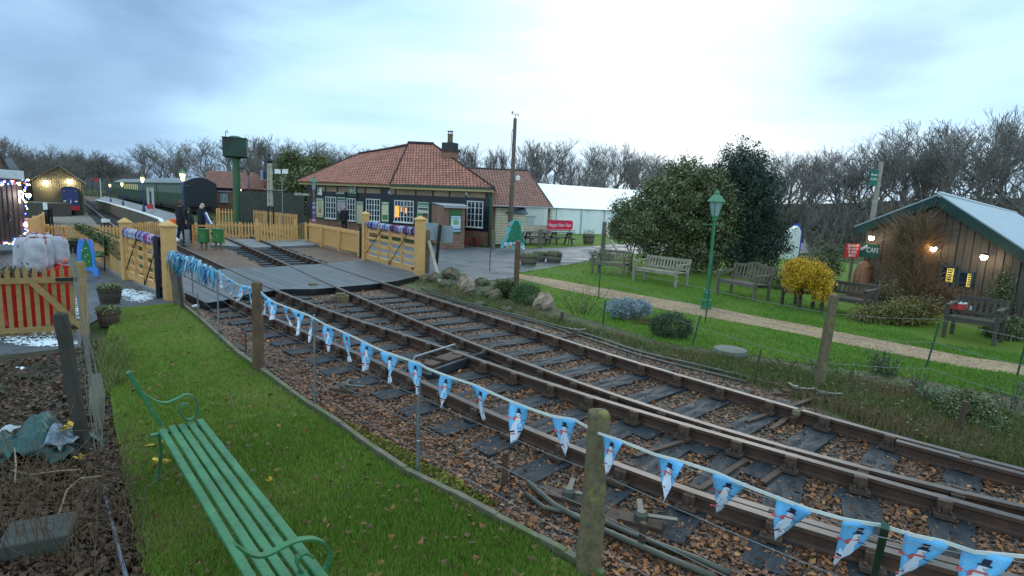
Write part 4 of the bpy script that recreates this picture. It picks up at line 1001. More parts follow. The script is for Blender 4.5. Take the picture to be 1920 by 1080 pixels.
cgate(LA, LB, 1.42, 'open barred crossing gate left of the tracks with purple wool garland', lambda b: random.choice([0, 1, 2, 1]) if b < .55 else random.choice([3, 3, 2, 0]), 'lilac and pink knitted garland on the left crossing gate', [purple, lilac, white_, pink])
GD = flat(RB-RA).normalized()
gpost(685, 489, 397, 'square post with pyramid cap at the far end of the right crossing gate', .2); gpost(786, 518, 406, 'square post with pyramid cap beside the grey round cornered signs', .24)
cgate(RA, RB, 1.6, 'barred crossing gate right of the tracks in front of the station', lambda b: random.choice([0, 1, 2, 4, 5]) if b < .5 else random.choice([3, 2, 1, 5, 4]), 'blue, white and red knitted garland on the right crossing gate', [purple, lilac, white_, (.5, .1, .16), navyc, blue])
# tall dark posts, rails behind posts ----------------------------------
def simple_post(u, vb, vt, w, m, name, lab, cat, lean=(0, 0), n=8, top=None, group=None):
    p = G(u, vb, 0); h = HT(p, vt); mb = MB(); q = p+Z*h+Vector((lean[0], lean[1], 0))
    mb.tube([p-Z*.05, p.lerp(q, .5), q], w/2, n); o = mb.build(name, m); o['_p'] = 0; del o['_p']
    return tag(o, lab, cat, group), p, h, q
def sq_post(a, b, w, dp, m, name, lab, cat, group=None, bevel=.012, taper=.85):
    mb = MB(); A, B = Vector(a), Vector(b); ax = (B-A).normalized(); s = ax.cross(Vector((0, 1, 0))).normalized(); u = s.cross(ax)
    vs = []
    for k in range(7):
        P = A.lerp(B, k/6); f = 1-(1-taper)*k/6; j = lambda: random.uniform(-.006, .006)
        vs += [P+s*(-w/2*f+j())+u*(-dp/2*f), P+s*(w/2*f+j())+u*(-dp/2*f), P+s*(w/2*f+j())+u*(dp/2*f), P+s*(-w/2*f+j())+u*(dp/2*f)]
    fs = []
    for k in range(6):
        for j in range(4): fs.append((k*4+j, k*4+(j+1) % 4, k*4+4+(j+1) % 4, k*4+4+j))
    vs += [B+ax*.025]; fs += [(24+j, 24+(j+1) % 4, 28) for j in range(4)]; fs.append((3, 2, 1, 0))
    mb.add(vs, fs); return tag(mb.build(name, m, bevel=bevel), lab, cat, group)
simple_post(577, 456, 386, .1, M['black'], 'crossing_post', 'slim black post left of the station front fence', 'post')
simple_post(676, 484, 424, .10, M['black'], 'gate_stop_post', 'black post beside the far gate post of the right gate', 'post')
p, q = G(299, 559), None; hp = HT(p, 443)
sq_post(p, p+Z*hp, .09, .09, M['navy'], 'gate_stop_post', 'black post with white edge in front of the left crossing gate', 'post', taper=1)
# grey signs seen from behind on a black post
t = thing('road_sign', 'two grey round cornered signs seen from behind on a black leaning post', 'sign', G(818, 497), 0)
p = G(818, 497); q = p+Z*HT(p, 421)+Vector((.10, 0, 0)); MB().bar(p, q, .11, .11).build('post', M['black'], t, True)
gm = plain('grey_sign_back', (.26, .31, .33), .45)
def rounded(cx, cy, w, h, r, n=5):
    o = []
    for (sx, sy, a0) in ((1, 1, 0), (-1, 1, 90), (-1, -1, 180), (1, -1, 270)):
        for k in range(n+1):
            a = math.radians(a0+90*k/n); o.append((cx+sx*(w/2-r)+r*math.cos(a), cy+sy*(h/2-r)+r*math.sin(a)))
    return o
c = p+Z*HT(p, 436)+Vector((.06, .08, 0))
for sx, dz, ang in ((-.26, .02, .15), (.26, -.05, -.25)):
    dx = Vector((math.cos(ang), math.sin(ang), 0)); cc = c+Vector((sx, .02, dz))
    poly = [cc+dx*x+Z*y for x, y in rounded(0, 0, .44, .58, .06)]; MB().prism(poly, Vector((0, .02, 0))).build('sign_plate', gm, t, True)
# wooden post with strut beside the right gate
sq_post(G(800, 512), G(800, 512)+Z*HT(G(800, 512), 431), .16, .16, M['oldwood'], 'fence_post', 'weathered post with struts right of the square gate post', 'post', taper=1)
a = G(826, 534); b = G(802, 512)+Z*HT(G(802, 512), 450); tag(MB().bar(a, b, .09, .05).build('strut', M['palewood']), 'pale diagonal strut leaning on the weathered post', 'strut')
# wooden post at left gate with black strut
pp = G(338, 574); sq_post(pp, pp+Z*HT(pp, 476)+Vector((-.10, 0, 0)), .15, .15, M['oldwood'], 'fence_post', 'leaning grey wooden post behind the nearest square gate post', 'post', taper=.95)
a = G(343, 582); b = pp+Z*HT(pp, 486)+Vector((.0, -.05, 0)); tag(MB().bar(a, b, .05, .04).build('strut', M['black']), 'black strut leaning on the grey wooden post', 'strut')
# bunting fence: posts, stakes, wires
FB = {}
def fpost(u, vb, vt, w, lab, m=M['concrete'], lean=0.0, taper=.78):
    p = G(u, vb); h = HT(p, vt); sq_post(p-Z*.05, p+Z*h+Vector((lean, 0, 0)), w, w*.85, m, 'fence_post', lab, 'fence post', taper=taper); return p, h
woodpost = mat('wet_brown_post', (.15, .085, .045), (.07, .045, .03), rough=.8, scale=8, bump=.5, spots=((.2, .09, .03), 3, .6))
fpost(485, 699, 530, .11, 'square brown wooden fence post between bunting flags', woodpost, 0, .95)
fpost(1102, 1075, 772, .145, 'tall mossy tapered concrete fence post among the bunting')
fpost(160, 850, 590, .085, 'dark wooden fence post left of the green bench', mat('dark_post', (.06, .05, .04), (.03, .027, .025), bump=.4, rough=.85), -.12, 1)
fpost(967, 546, 452, .14, 'brown wooden post below the snowy tree cutout', woodpost, .0, .95)
fpost(1534, 727, 553, .115, 'leaning lichened concrete post in the flower bed', M['concrete'], .05, .85)
def stake(u, vb, vt, lab, r=.014, m=M['steel'], du=0, group='thin metal fence stakes', cat='stake'):
    p = G(u, vb); h = HT(p, vt); q = p+Z*h; q.x += du
    return tag(MB().tube([p-Z*.02, q], r, 6).build('fence_stake', m), lab, cat, group), p, q
for a in ((411, 642, 510, 'thin stake at the sixth narrow bunting flag'), (590, 766, 590, 'thin stake left of the brown iron base'), (783, 838, 682, 'dark stake with clip where the bunting rope bends'), (783, 892, 826, 'short stump of a stake on the kerb board'),
          (362, 560, 484, 'thin stake under the tangled blue bunting'), (372, 600, 550, 'very short stake by the end of the deck')):
    stake(a[0], a[1], a[2], a[3], .017 if a[0] > 700 else .013)
gst = plain('green_stake', (.02, .07, .045), .5)
for a in ((1122, 561, 478, 0, 'green stake in front of the leftmost garden bench'), (1322, 607, 478, .03, 'green stake in front of the twisted lamp post'), (1735, 692, 604, .1, 'green stake left of the barn side bench'), (1297, 649, 590, .1, 'short leaning stake by the clipped dome shrub'),
          (918, 509, 456, 0, 'thin stake on the tarmac left of the brown post'), (1906, 708, 620, .05, 'green stake at the edge of the gravel path'), (1130, 610, 562, .02, 'short stake beside the silver shrub')):
    stake(a[0], a[1], a[2], a[4], .014, gst, a[3], 'green garden stakes')
stake(945, 915, 848, 'thick rusty stake in the ballast', .024, M['iron'], 0, 'rusty stakes in the ballast'); stake(1202, 1032, 980, 'rusty stake behind the rodding at the bottom', .024, M['iron'], 0, 'rusty stakes in the ballast')
stake(461, 662, 620, 'short rusty stake left of the brown post', .014, M['iron'], 0, 'rusty stakes in the ballast'); stake(1053, 608, 585, 'short black peg beside the pale garden rock', .03, M['iron'], 0, 'rusty stakes in the ballast')
stake(1415, 720, 655, 'bare stem like stake beside the flat slab', .012, M['iron'], .03, 'rusty stakes in the ballast'); stake(1795, 820, 752, 'rusty stake among the bed plants', .03, M['iron'], .02, 'rusty stakes in the ballast')
t = thing('fence_stake', 'green angle stake leaning under the last bunting flags', 'stake', G(1638, 1100), 0)
MB().bar(G(1632, 1110), G(1660, 986, .95), .03, .03).build('stake', gst, t, True)
# line of the fence on the ground and its wires
FL = [(336, 574), (372, 600), (411, 642), (485, 699), (590, 766), (700, 838), (783, 888), (930, 978), (1102, 1075)]
fl = [G(u, v) for u, v in FL]; e = (fl[-1]-fl[-2]).normalized()
ext = G(1655, 985, .95); fl += [flat(ext)+Vector((-.02, 0, 0)), flat(G(1990, 1050, .93))]
wires = []
for k, z in enumerate((.20, .42, .66, .90)):
    mb = MB(); pts = []
    for i in range(len(fl)-1):
        for j in range(6):
            t_ = j/6; pts.append(flat(fl[i].lerp(fl[i+1], t_), z-.012*math.sin(PI*t_)))
    mb.tube(pts, .0022, 4); tag(mb.build('fence_wire', M['wire']), ['lowest strand of wire on the bunting fence', 'second wire up on the bunting fence', 'third wire up on the bunting fence', 'top wire just under the bunting rope'][k], 'wire', 'wires of the bunting fence')
GL = [G(800, 512), G(967, 546), G(1122, 561+20), G(1297, 649), G(1534, 727), G(1735, 740), G(2000, 830)]
for k, z in enumerate((.35, .7, 1.0)):
    pts = []
    for i in range(len(GL)-1):
        for j in range(5): pts.append(flat(GL[i].lerp(GL[i+1], j/5), z-.02*math.sin(PI*j/5)))
    tag(MB().tube(pts, .0028, 4).build('fence_wire', M['wire']), ['lowest wire along the flower bed', 'middle wire along the flower bed', 'top wire along the flower bed'][k], 'wire', 'wires along the flower bed')
# bunting --------------------------------------------------------------
CORD = [(322, 472), (336, 480), (362, 484), (381, 497), (410, 511), (431, 524), (450, 534), (469, 538), (488, 547), (508, 563), (533, 574), (580, 592), (607, 607), (642, 622), (680, 640), (720, 659), (787, 682), (800, 690), (850, 709), (885, 720), (952, 750), (990, 765), (1035, 780), (1077, 787), (1122, 812), (1170, 829), (1227, 852), (1280, 866), (1342, 886), (1397, 910), (1462, 935), (1517, 955), (1585, 974), (1650, 985), (1715, 1004), (1767, 1015), (1827, 1035), (1882, 1040), (1925, 1044)]
def zc(u): return 1.04-(u-322)/(1100-322)*.12 if u < 1100 else .92
cord = [G(u, v, zc(u)) for u, v in CORD]
def cord_at(u):
    for i in range(len(CORD)-1):
        if CORD[i][0] <= u <= CORD[i+1][0]:
            t_ = (u-CORD[i][0])/(CORD[i+1][0]-CORD[i][0]); v = CORD[i][1]+t_*(CORD[i+1][1]-CORD[i][1]); return G(u, v, zc(u))
    return cord[-1]
bt = thing('bunting', 'long string of snowman pennants on a white tape along the trackside fence', 'bunting', flat(cord[8]))
mb = MB()
cc_ = catmull(cord, .12)
for i in range(len(cc_)-1): mb.bar(cc_[i], cc_[i+1], .003, .016 if proj(cc_[i])[0] > 480 else .008)
mb.build('tape', plain('white_tape', (.72, .73, .70), .6), bt, True)
skyb = mat('pennant_sky_blue', (.16, .48, .82), (.12, .40, .74), rough=.6, scale=20); pw_ = mat('pennant_white', (.72, .74, .84), (.6, .62, .76), rough=.6, scale=9)
pn_red, pn_blk, pn_dot = plain('pennant_red', (.6, .1, .1)), plain('pennant_black', (.02, .02, .05)), plain('pennant_snow_dots', (.72, .85, .95))
PEN = [(412, 412.01, 411, 541, 0), (428, 433, 420, 546, 0), (441, 445, 434, 557, 0), (455, 460, 448, 568, 0), (466, 472, 464, 574, 0), (492, 504, 498, 591, 0), (505, 514, 514, 597, 0), (527, 541, 539, 611, 0), (551, 566, 565, 626, 0), (577, 592, 586, 642, 0), (607, 622, 617, 660, 0), (640, 658, 652, 679, 0), (679, 697, 685, 698, 0), (720, 741, 730, 720, 0), (767, 788, 782, 740, 0),
       (824, 850, 830, 768, 0), (885, 916, 900, 792, 0), (954, 991, 973, 827, 0), (1036, 1076, 1064, 854, 0), (1125, 1170, 1144, 890, 0), (1230, 1280, 1256, 932, 0), (1342, 1397, 1342, 980, 0), (1461, 1517, 1462, 1026, 0), (1585, 1647, 1583, 1080, 0), (1712, 1768, 1700, 1112, 0), (1827, 1880, 1812, 1140, 0)]
for (ua, ub, ut, vt, _) in PEN:
    a, b = cord_at(ua), cord_at(ub if ub-ua > 1 else ua+4); w = (b-a); wl = max(w.length, .06)
    if wl < .14: mid_ = (a+b)/2; b = mid_+w.normalized()*.08; a = mid_-w.normalized()*.08; w = b-a; wl = .16
    x = w.normalized(); wh = flat(w).normalized(); mid_ = (a+b)/2
    tipz = HT(mid_, vt); L_ = min(.5, max(.2, mid_.z-tipz))
    # lateral drift of the tip along the cord
    um = proj(mid_)[0]; px_per = (proj(mid_+wh*.1)[0]-um)/.1; drift = max(-.17, min(.17, (ut-um)/px_per)) if abs(px_per) > 30 else 0
    tip = mid_+wh*drift-Z*L_; nrm = x.cross(Z).normalized(); nrm = nrm if nrm.dot(EYE-mid_) > 0 else -nrm
    NR, NC = 12, 6
    curl = random.uniform(-.06, .06); rip = random.uniform(.01, .05); rph = random.uniform(0, 6); tw = random.uniform(-.5, .5)
    def S(p, q):  # p across 0..1, q down 0..1
        c = a.lerp(b, p); c = c+(tip-c)*q
        return c+nrm*(rip*math.sin(q*4+rph)*(p-.5)*2*(1-q)+.012*math.sin(p*7+rph)*q+curl*q*q+tw*.12*(p-.5)*q)
    mb = MB(); vs = [S(i/NC, min(j/NR, .985)) for j in range(NR+1) for i in range(NC+1)]; fs = []; 
    mb.add(vs, []); 
    for j in range(NR):
        for i in range(NC):
            k = j*(NC+1)+i; mb.f.append([k, k+1, k+NC+2, k+NC+1]); mb.m.append(1 if (j+.5)/NR > .70 else 0)
    pe = mb.build('pennant', [skyb, pw_], bt, True, smooth=True)
    so = pe.modifiers.new('s', 'SOLIDIFY'); so.thickness = .0016; so.offset = 0
    # printed snowman: overlapping patches that follow the cloth
    near = wl*FPX/max(.5, mid_.y) > 9
    pr = MB()
    def disc(cx, cy, rx, ry, mi, lift, n=10):
        pts = []
        for k in range(n):
            t_ = 2*PI*k/n; yy = cy+ry*math.sin(t_); kk = max(1-yy, .06); pts.append(S(.5+(cx+rx*math.cos(t_)-.5)/kk if kk > 0 else .5, yy)+nrm*lift)
        pr.add(pts, [tuple(range(n))], mi)
    def patch(x0, x1, y0, y1, mi, lift):
        P4 = [(x0, y0), (x1, y0), (x1, y1), (x0, y1)]; pr.add([S(.5+(xx-.5)/max(1-yy, .06), yy)+nrm*lift for xx, yy in P4], [(0, 1, 2, 3)], mi)
    disc(.52, .60, .17, .17, 0, .0030); disc(.52, .40, .13, .11, 0, .0034); disc(.54, .27, .09, .07, 0, .0038)
    patch(.47, .63, .10, .21, 2, .0044); patch(.42, .68, .195, .225, 2, .0046)
    patch(.40, .68, .325, .36, 1, .0048); patch(.36, .44, .34, .44, 1, .0049)
    if near:
        patch(.555, .62, .265, .29, 3, .005); patch(.18, .40, .38, .40, 1, .0047); patch(.12, .22, .34, .40, 1, .0048); patch(.66, .85, .385, .40, 2, .0047)
        patch(.36, .46, .69, .73, 2, .005); patch(.58, .68, .69, .73, 2, .005); patch(.30, .52, .75, .78, 1, .0048)
        for k in range(38):
            xx, yy = random.uniform(.06, .94), random.uniform(.04, .66)
            if abs(xx-.5) < .5*(1-yy)-.04 and not (.34 < xx < .70 and yy > .1): disc(xx, yy, .009, .008, 4, .0032, 6)
    pr.build('printed_snowman', [pw_, pn_red, pn_blk, plain('carrot', (.7, .25, .04)), pn_dot], pe)
# tangled wet pennants near the gate
tb = MB()
for i in range(150):
    u = random.uniform(318, 404); c = cord_at(max(322, u)); L_ = random.uniform(.1, .38)*(1.0 if u < 380 else .8)
    p0 = c+Vector((random.gauss(0, .03), random.gauss(0, .03), random.uniform(-.02, .03)))
    p1 = p0+Vector((random.gauss(0, .04), random.gauss(0, .04), -L_*.5)); p2 = p1+Vector((random.gauss(0, .05), random.gauss(0, .05), -L_*.5))
    tb.tube([p0, p1, p2], [random.uniform(.008, .02), random.uniform(.006, .02), .004], 4, random.choice([0, 0, 0, 1, 2]), .4)
tag(tb.build('tangled_bunting', [mat('bunting_cyan', (.10, .38, .60)), plain('bunting_pale', (.45, .58, .72)), plain('bunting_deep', (.02, .07, .25))], smooth=True), 'tangled pale blue bunting beside the nearest gate post', 'bunting')
# ------------------------------------------------------------------ garden benches
def garden_bench(name, lab, cat, a, b, m, back_h=.88, depth=.55, curved=False, arms=True, group='wooden benches on the garden lawn', slats=None, dull=None):
    A, B = G(*a), G(*b); d = flat(B-A); L = d.length; d.normalize()
    n = Vector((d.y, -d.x, 0)); n = n if n.dot(EYE-A) > 0 else -n      # n: towards camera = front
    rz = math.atan2(d.y, d.x); t = thing(name, lab, cat, flat(A), rz, group)
    f = -1 if Vector((-math.sin(rz), math.cos(rz), 0)).dot(n) > 0 else 1   # local +y is away from camera when f=1
    Y = lambda y: y*f
    for x in (.035, L-.035):
        MB().bar((x, 0, 0), (x, 0, .64), .06, .06).build('leg', m, t); MB().bar((x, Y(depth), 0), (x, Y(depth-.0), .44), .06, .06).bar((x, Y(depth), .44), (x, Y(depth+.10), back_h+.02), .055, .06).build('leg', m, t)
        if arms: MB().bar((x, Y(-.05), .655), (x, Y(depth+.02), .675), .075, .035).build('armrest', m, t)
    sm = MB()
    for k in range(6): sm.box((L/2, Y(.03+k*(depth-.06)/5), .43-.012*k/5), (L-.08, .072, .024))
    sm.bar((.07, Y(-.001), .385), (L-.07, Y(-.001), .385), .03, .07); sm.bar((.07, Y(depth-.03), .37), (L-.07, Y(depth-.03), .37), .03, .07); sm.build('seat', m, t)
    bk = MB(); ns = slats or max(5, int(L/.115))
    top = lambda x: back_h-.03 + (.09*math.exp(-((x-L/2)/(L*.2))**2) if curved else 0)
    yb = lambda z: Y(depth+.10*(z-.44)/(back_h-.44))
    pts = [(.07+(L-.14)*k/16) for k in range(17)]
    for p, q in zip(pts[:-1], pts[1:]): bk.bar((p, yb(top(p)), top(p)), (q+.002, yb(top(q)), top(q)), .04, .085)
    bk.bar((.07, yb(.50), .50), (L-.07, yb(.50), .50), .035, .06)
    for k in range(ns):
        x = .07+(L-.14)*(k+.5)/ns; z1 = top(x)-.03; bk.bar((x, yb(.51), .51), (x, yb(z1), z1), .05, .018, up=Vector((0, 1, 0)))
    bk.build('backrest', m, t)
    return t
garden_bench('garden_bench', 'dark weathered bench beside the small tree, farthest from the barn', 'bench', (1108, 514), (1170, 521), M['oldwood'], .80)
garden_bench('garden_bench', 'pale teak bench with straight slats in front of the round evergreen', 'bench', (1186, 527), (1268, 541), M['palewood'], .80)
garden_bench('garden_bench', 'brown bench with arched top rail right of the twisted lamp post', 'bench', (1342, 552), (1415, 567), mat('brown_grey_teak', (.17, .14, .11), (.10, .083, .068), rough=.85, scale=6, bump=.3), .86, curved=True)
garden_bench('garden_armchair', 'small wooden armchair in front of the yellow shrub', 'chair', (1463, 573), (1500, 581), M['darkwood'], .76, depth=.48, slats=4)
garden_bench('garden_bench', 'dark bench overgrown with climber right of the yellow shrub', 'bench', (1536, 587), (1620, 602), M['darkwood'], .74)
garden_bench('garden_bench', 'dark bench with red parcel on its back rail, closest to the barn windows', 'bench', (1764, 632), (1866, 650), M['darkwood'], .80)
# red and white parcel on that bench's back
p = G(1800, 640); hb = HT(p, 572); c = OnWall(1800, 572, flat(G(1764, 632))+(flat(G(1866, 650))-flat(G(1764, 632))).normalized().cross(Z)*-.62, (flat(G(1866, 650))-flat(G(1764, 632))).normalized())
t = thing('parcel', 'red and white parcel lying on the barn side bench', 'parcel', c); MB().box((0, 0, -.02), (.24, .2, .14)).build('box', plain('parcel_red', (.55, .05, .05)), t, bevel=.01); MB().box((0, 0, .045), (.25, .21, .02)).box((.1, -.11, -.03), (.1, .02, .08)).build('ribbon', M['white'], t)
# green slatted bench by the board fence (left)
A = flat(G(186, 499)); rz = math.radians(-58)
t = thing('slatted_bench', 'old green slatted bench leaning at the boarded fence behind the blue cutout tree', 'bench', A, rz)
for i in range(5): MB().box((.6, .22+.0*i, .42+.105*i), (1.25, .022, .085)).build('back_slat', M['sigreen'], t)
for i in range(4): MB().box((.6, -.28+.12*i, .40), (1.25, .09, .025)).build('seat_slat', M['sigreen'], t)
for x in (.08, 1.12): MB().bar((x, -.25, 0), (x, -.2, .39), .04, .03).bar((x, .2, 0), (x, .25, .92), .04, .03).bar((x, -.3, .38), (x, .22, .38), .04, .03).build('leg', M['black'], t)
# ------------------------------------------------------------------ foreground green bench
def at_z(u, v, z): return G(u, v, z)
S0, S1 = at_z(372, 790, .45), at_z(612, 1100, .45)      # front slat ends (right edge of seat in the photo)
T0 = at_z(308, 800, .45)
bd = flat(S1-S0); BL = bd.length; bd.normalize(); bn = Vector((bd.y, -bd.x, 0)); bn = bn if bn.dot(T0-S0) > 0 else -bn   # bn: from front slat toward the back
Wd = (T0-S0).dot(bn); print('bench', BL, Wd)
gb = mat('worn_mint_bench_paint', (.05, .195, .078), (.026, .115, .046), rough=.45, scale=5, stretch=(1, 1, 1), bump=.5, spots=((.05, .06, .035), 13, .60))
bt_ = thing('slatted_bench', 'large mint green slatted platform bench with scrolled arms in the foreground', 'bench', flat(S0))
BP = lambda s, w, z: flat(S0)+bd*s+bn*w+Z*z
NB = [BP(0, 0, 0), flat(G(588, 1064, .45))]; SE = (NB[1]-flat(S0)).dot(bd)
for k in range(5):
    w = -.01+k*.062; zz = .45-.012*math.sin(k*.8)-(.02 if k == 4 else 0)
    MB().bar(BP(-.02, w, zz), BP(BL+.35, w, zz), .048, .028).build('seat_slat', gb, bt_, True, bevel=.008)
def on_end(s, px): return [OnWall(u, v, BP(s, 0, 0), bn) for u, v in px]
def strap(cu, wd, th, nm):
    mb = MB(); cu = catmull(cu, .012)
    for a, b in zip(cu[:-1], cu[1:]): mb.bar(a, b+(b-a)*.25, wd, th, up=bd.cross((b-a).normalized()))
    return mb.build(nm, gb, bt_, True)
FAR = [(241, 699), (252, 717), (270, 738), (291, 751), (311, 755), (331, 748), (349, 740), (364, 746), (371, 762), (366, 780), (353, 787), (341, 779), (337, 767), (345, 757), (355, 763)]
NEAR = [(440, 1020), (462, 1036), (485, 1042), (508, 1036), (532, 1023), (560, 1012), (590, 1010), (612, 1022), (619, 1042), (612, 1062), (595, 1076), (573, 1076), (559, 1062), (558, 1046), (570, 1036), (586, 1044)]
strap(on_end(0, FAR), .036, .010, 'armrest'); strap(on_end(SE, NEAR), .036, .010, 'armrest')
u0, u1 = on_end(0, [(240, 697), (302, 797)]); MB().bar(u0, u1, .05, .03, up=bn).build('back_post', gb, bt_, True, bevel=.006)
for s_ in (.0, SE):
    strap([BP(s_, .0, .43), BP(s_, -.02, .3), BP(s_, -.06, .15), BP(s_, -.04, .0)], .04, .02, 'leg'); strap([BP(s_, .26, .42), BP(s_, .26, .2), BP(s_, .32, .0)], .04, .02, 'leg')
    MB().bar(BP(s_, -.03, .42), BP(s_, .31, .41), .045, .02).build('crossbar', gb, bt_, True)
# fungus / yellow leaves under its end
yl = leafmat('yellow_leaf', [(.50, .30, .02), (.62, .40, .03), (.35, .22, .03)])
# ------------------------------------------------------------------ lamp posts
def lamp_post(u, vb, vt, lab, m, mh, lit=False, base=None, H=None, zbase=0.0, twisted=False, group='green station lamps', energy=18, scale=None, glassm=None):
    P = G(u, vb, zbase) if base is None else base; h = (HT(P, vt)-P.z) if H is None else H
    k = (scale or h/2.75); t = thing('street_lamp', lab, 'lamp post', P, .3, group)
    hh = h-.62*k
    mb = MB().lathe((0, 0, 0), [(.12*k, 0), (.12*k, .22*k), (.085*k, .26*k), (.085*k, .36*k), (.10*k, .38*k), (.07*k, .46*k)], 12); mb.build('base', m, t, smooth=False)
    mb = MB()
    if twisted:
        prof = 28
        n = 8; vs = []
        for i in range(prof+1):
            z = .44*k+(hh-.52*k-.0)*i/prof
            for j in range(n):
                r = .036*k*(1.18 if j % 2 else .86); a = 2*PI*j/n+i*.33; vs.append((r*math.cos(a), r*math.sin(a), z))
        fs = [(i*n+j, i*n+(j+1) % n, (i+1)*n+(j+1) % n, (i+1)*n+j) for i in range(prof) for j in range(n)]; mb.add(vs, fs)
    else: mb.lathe((0, 0, 0), [(.045*k, .44*k), (.035*k, hh)], 10)
    mb.lathe((0, 0, hh-.08*k), [(.05*k, 0), (.055*k, .03*k), (.05*k, .09*k)], 10); mb.build('pole', m, t)
    MB().bar((-.22*k, 0, hh-.16*k), (.22*k, 0, hh-.16*k), .018*k, .018*k).lathe((-.22*k, 0, hh-.18*k), [(.018*k, 0), (.018*k, .04*k)], 6).lathe((.22*k, 0, hh-.18*k), [(.018*k, 0), (.018*k, .04*k)], 6).build('ladder_bar', m, t)
    z0 = hh; fr = MB()
    for j in range(4):
        a = j*PI/2+PI/4; fr.bar((.075*k*math.cos(a), .075*k*math.sin(a), z0+.04*k), (.15*k*math.cos(a), .15*k*math.sin(a), z0+.36*k), .016*k, .016*k)
    fr.lathe((0, 0, z0), [(.03*k, 0), (.085*k, .02*k), (.085*k, .045*k)], 4, ph=PI/4); fr.build('lantern_frame', m, t)
    MB().lathe((0, 0, z0+.04*k), [(.072*k, 0), (.140*k, .32*k)], 4, ph=PI/4).build('lantern_glass', emat('lit_lantern_glass', (1, .62, .25), 5) if lit else (glassm or LGLASS), t)
    MB().lathe((0, 0, z0+.36*k), [(.20*k, 0), (.20*k, .015*k), (.09*k, .15*k), (.05*k, .17*k), (.05*k, .20*k), (.07*k, .21*k), (.02*k, .25*k), (.012*k, .29*k)], 4, ph=PI/4).build('hood', mh, t)
    if lit:
        l = bpy.data.lights.new('lamp_light', 'POINT'); l.energy = energy; l.color = (1, .7, .35); l.shadow_soft_size = .1
        lo_ = bpy.data.objects.new('lamp_light', l); COL.objects.link(lo_); lo_.parent = t; lo_.location = (0, -.3*k, z0+.18*k)
        MB().ball((0, 0, z0+.2*k), .07*k, 0, 8, 6).build('mantle', emat('lamp_mantle', (1, .88, .7), 60), t, smooth=True)
    else: MB().lathe((0, 0, z0+.08*k), [(.03*k, 0), (.035*k, .1*k), (.02*k, .17*k)], 8).build('mantle', M['white'], t)
    return t
LGLASS = mat('pale_lantern_glass', (.30, .38, .38), (.20, .27, .28), rough=.15, scale=4)
lamp_post(1323, 580, 357, 'green lamp post with twisted column on the garden lawn', M['greenpaint'], M['lampgreen'], twisted=True)
lamp_post(589, 452, 330, 'green topped lamp post wrapped in wool beside the station corner', M['oldwood'], M['lampgreen'])
# wool wrap on it
p = G(589, 452); wr = MB(); 
for i in range(22): a = HT(p, 382)-i*.055; wr.lathe((p.x, p.y, a), [(.06, 0), (.085, .02), (.06, .045)], 8, random.randrange(3))
tag(wr.build('wool_wrap', [plain('wool_pink', (.4, .1, .2)), plain('wool_blue', (.1, .14, .4)), plain('wool_white', (.55, .5, .6))]), 'pink, blue and white wool wrapped round the station lamp post', 'wool wrap')
# ------------------------------------------------------------------ poles and signals
p = G(955, 462); h = HT(p, 222); q = p+Z*h+Vector((.0, 0, 0)); t = thing('telegraph_pole', 'tall wooden telegraph pole with weather vane cups in front of the hall', 'pole', p)
MB().tube([p, p.lerp(q, .5), q], [.13, .11, .085], 10).build('pole', mat('brown_pole', (.17, .12, .095), (.10, .075, .07), scale=3, stretch=(8, 8, .6), bump=.3), t, True)
mb = MB().tube([q, q+Z*.22], .02, 6).tube([q+Vector((-.16, 0, .2)), q+Vector((.16, 0, .2))], .012, 5); mb.ball(q+Vector((-.16, 0, .24)), .035).ball(q+Vector((.16, 0, .15)), .035).ball(q+Vector((.13, .0, .26)), .03); mb.bar(q+Vector((-.2, 0, .3)), q+Vector((-.1, 0, .3)), .01, .08); mb.build('wind_gauge', M['steel'], t, True)
zc_ = HT(p, 333); MB().tube([p+Vector((.12, 0, zc_)), p+Vector((.22, -.03, zc_))], .02, 5).lathe(p+Vector((.28, -.05, zc_-.12)), [(.10, 0), (.10, .18), (.03, .24)], 10).build('camera_dome', M['white'], t, True)
zc_ = HT(p, 243); MB().tube([p+Vector((-.10, -.02, zc_)), p+Vector((-.14, -.02, zc_-.15)), p+Vector((-.14, -.02, zc_-.6)), p+Vector((-.10, -.02, zc_-.8))], .015, 5).build('cable', M['steel'], t, True)
# café hanging sign pole
p = G(1613, 556); h = HT(p, 303); q = p+Z*h+Vector((.06, 0, 0)); t = thing('sign_pole', 'grey wooden pole with small green hanging sign at the barn corner', 'pole', p)
MB().tube([p, p.lerp(q, .5), q], [.085, .075, .06], 10).build('pole', M['palewood'], t, True)
z1, z0 = HT(p, 319), HT(p, 348); MB().box((q.x-.17, q.y-.02, (z0+z1)/2), (.22, .03, z1-z0)).build('sign_board', mat('green_sign_b', (.016, .14, .10), (.012, .11, .08)), t, True)
text('Rew', .10, M['letter'], t, (q.x-.26, q.y-.038, (z0+z1)/2+.03), (1, 0, 0), world=True); text('Cafe', .10, M['letter'], t, (q.x-.265, q.y-.038, (z0+z1)/2-.09), (1, 0, 0), world=True)
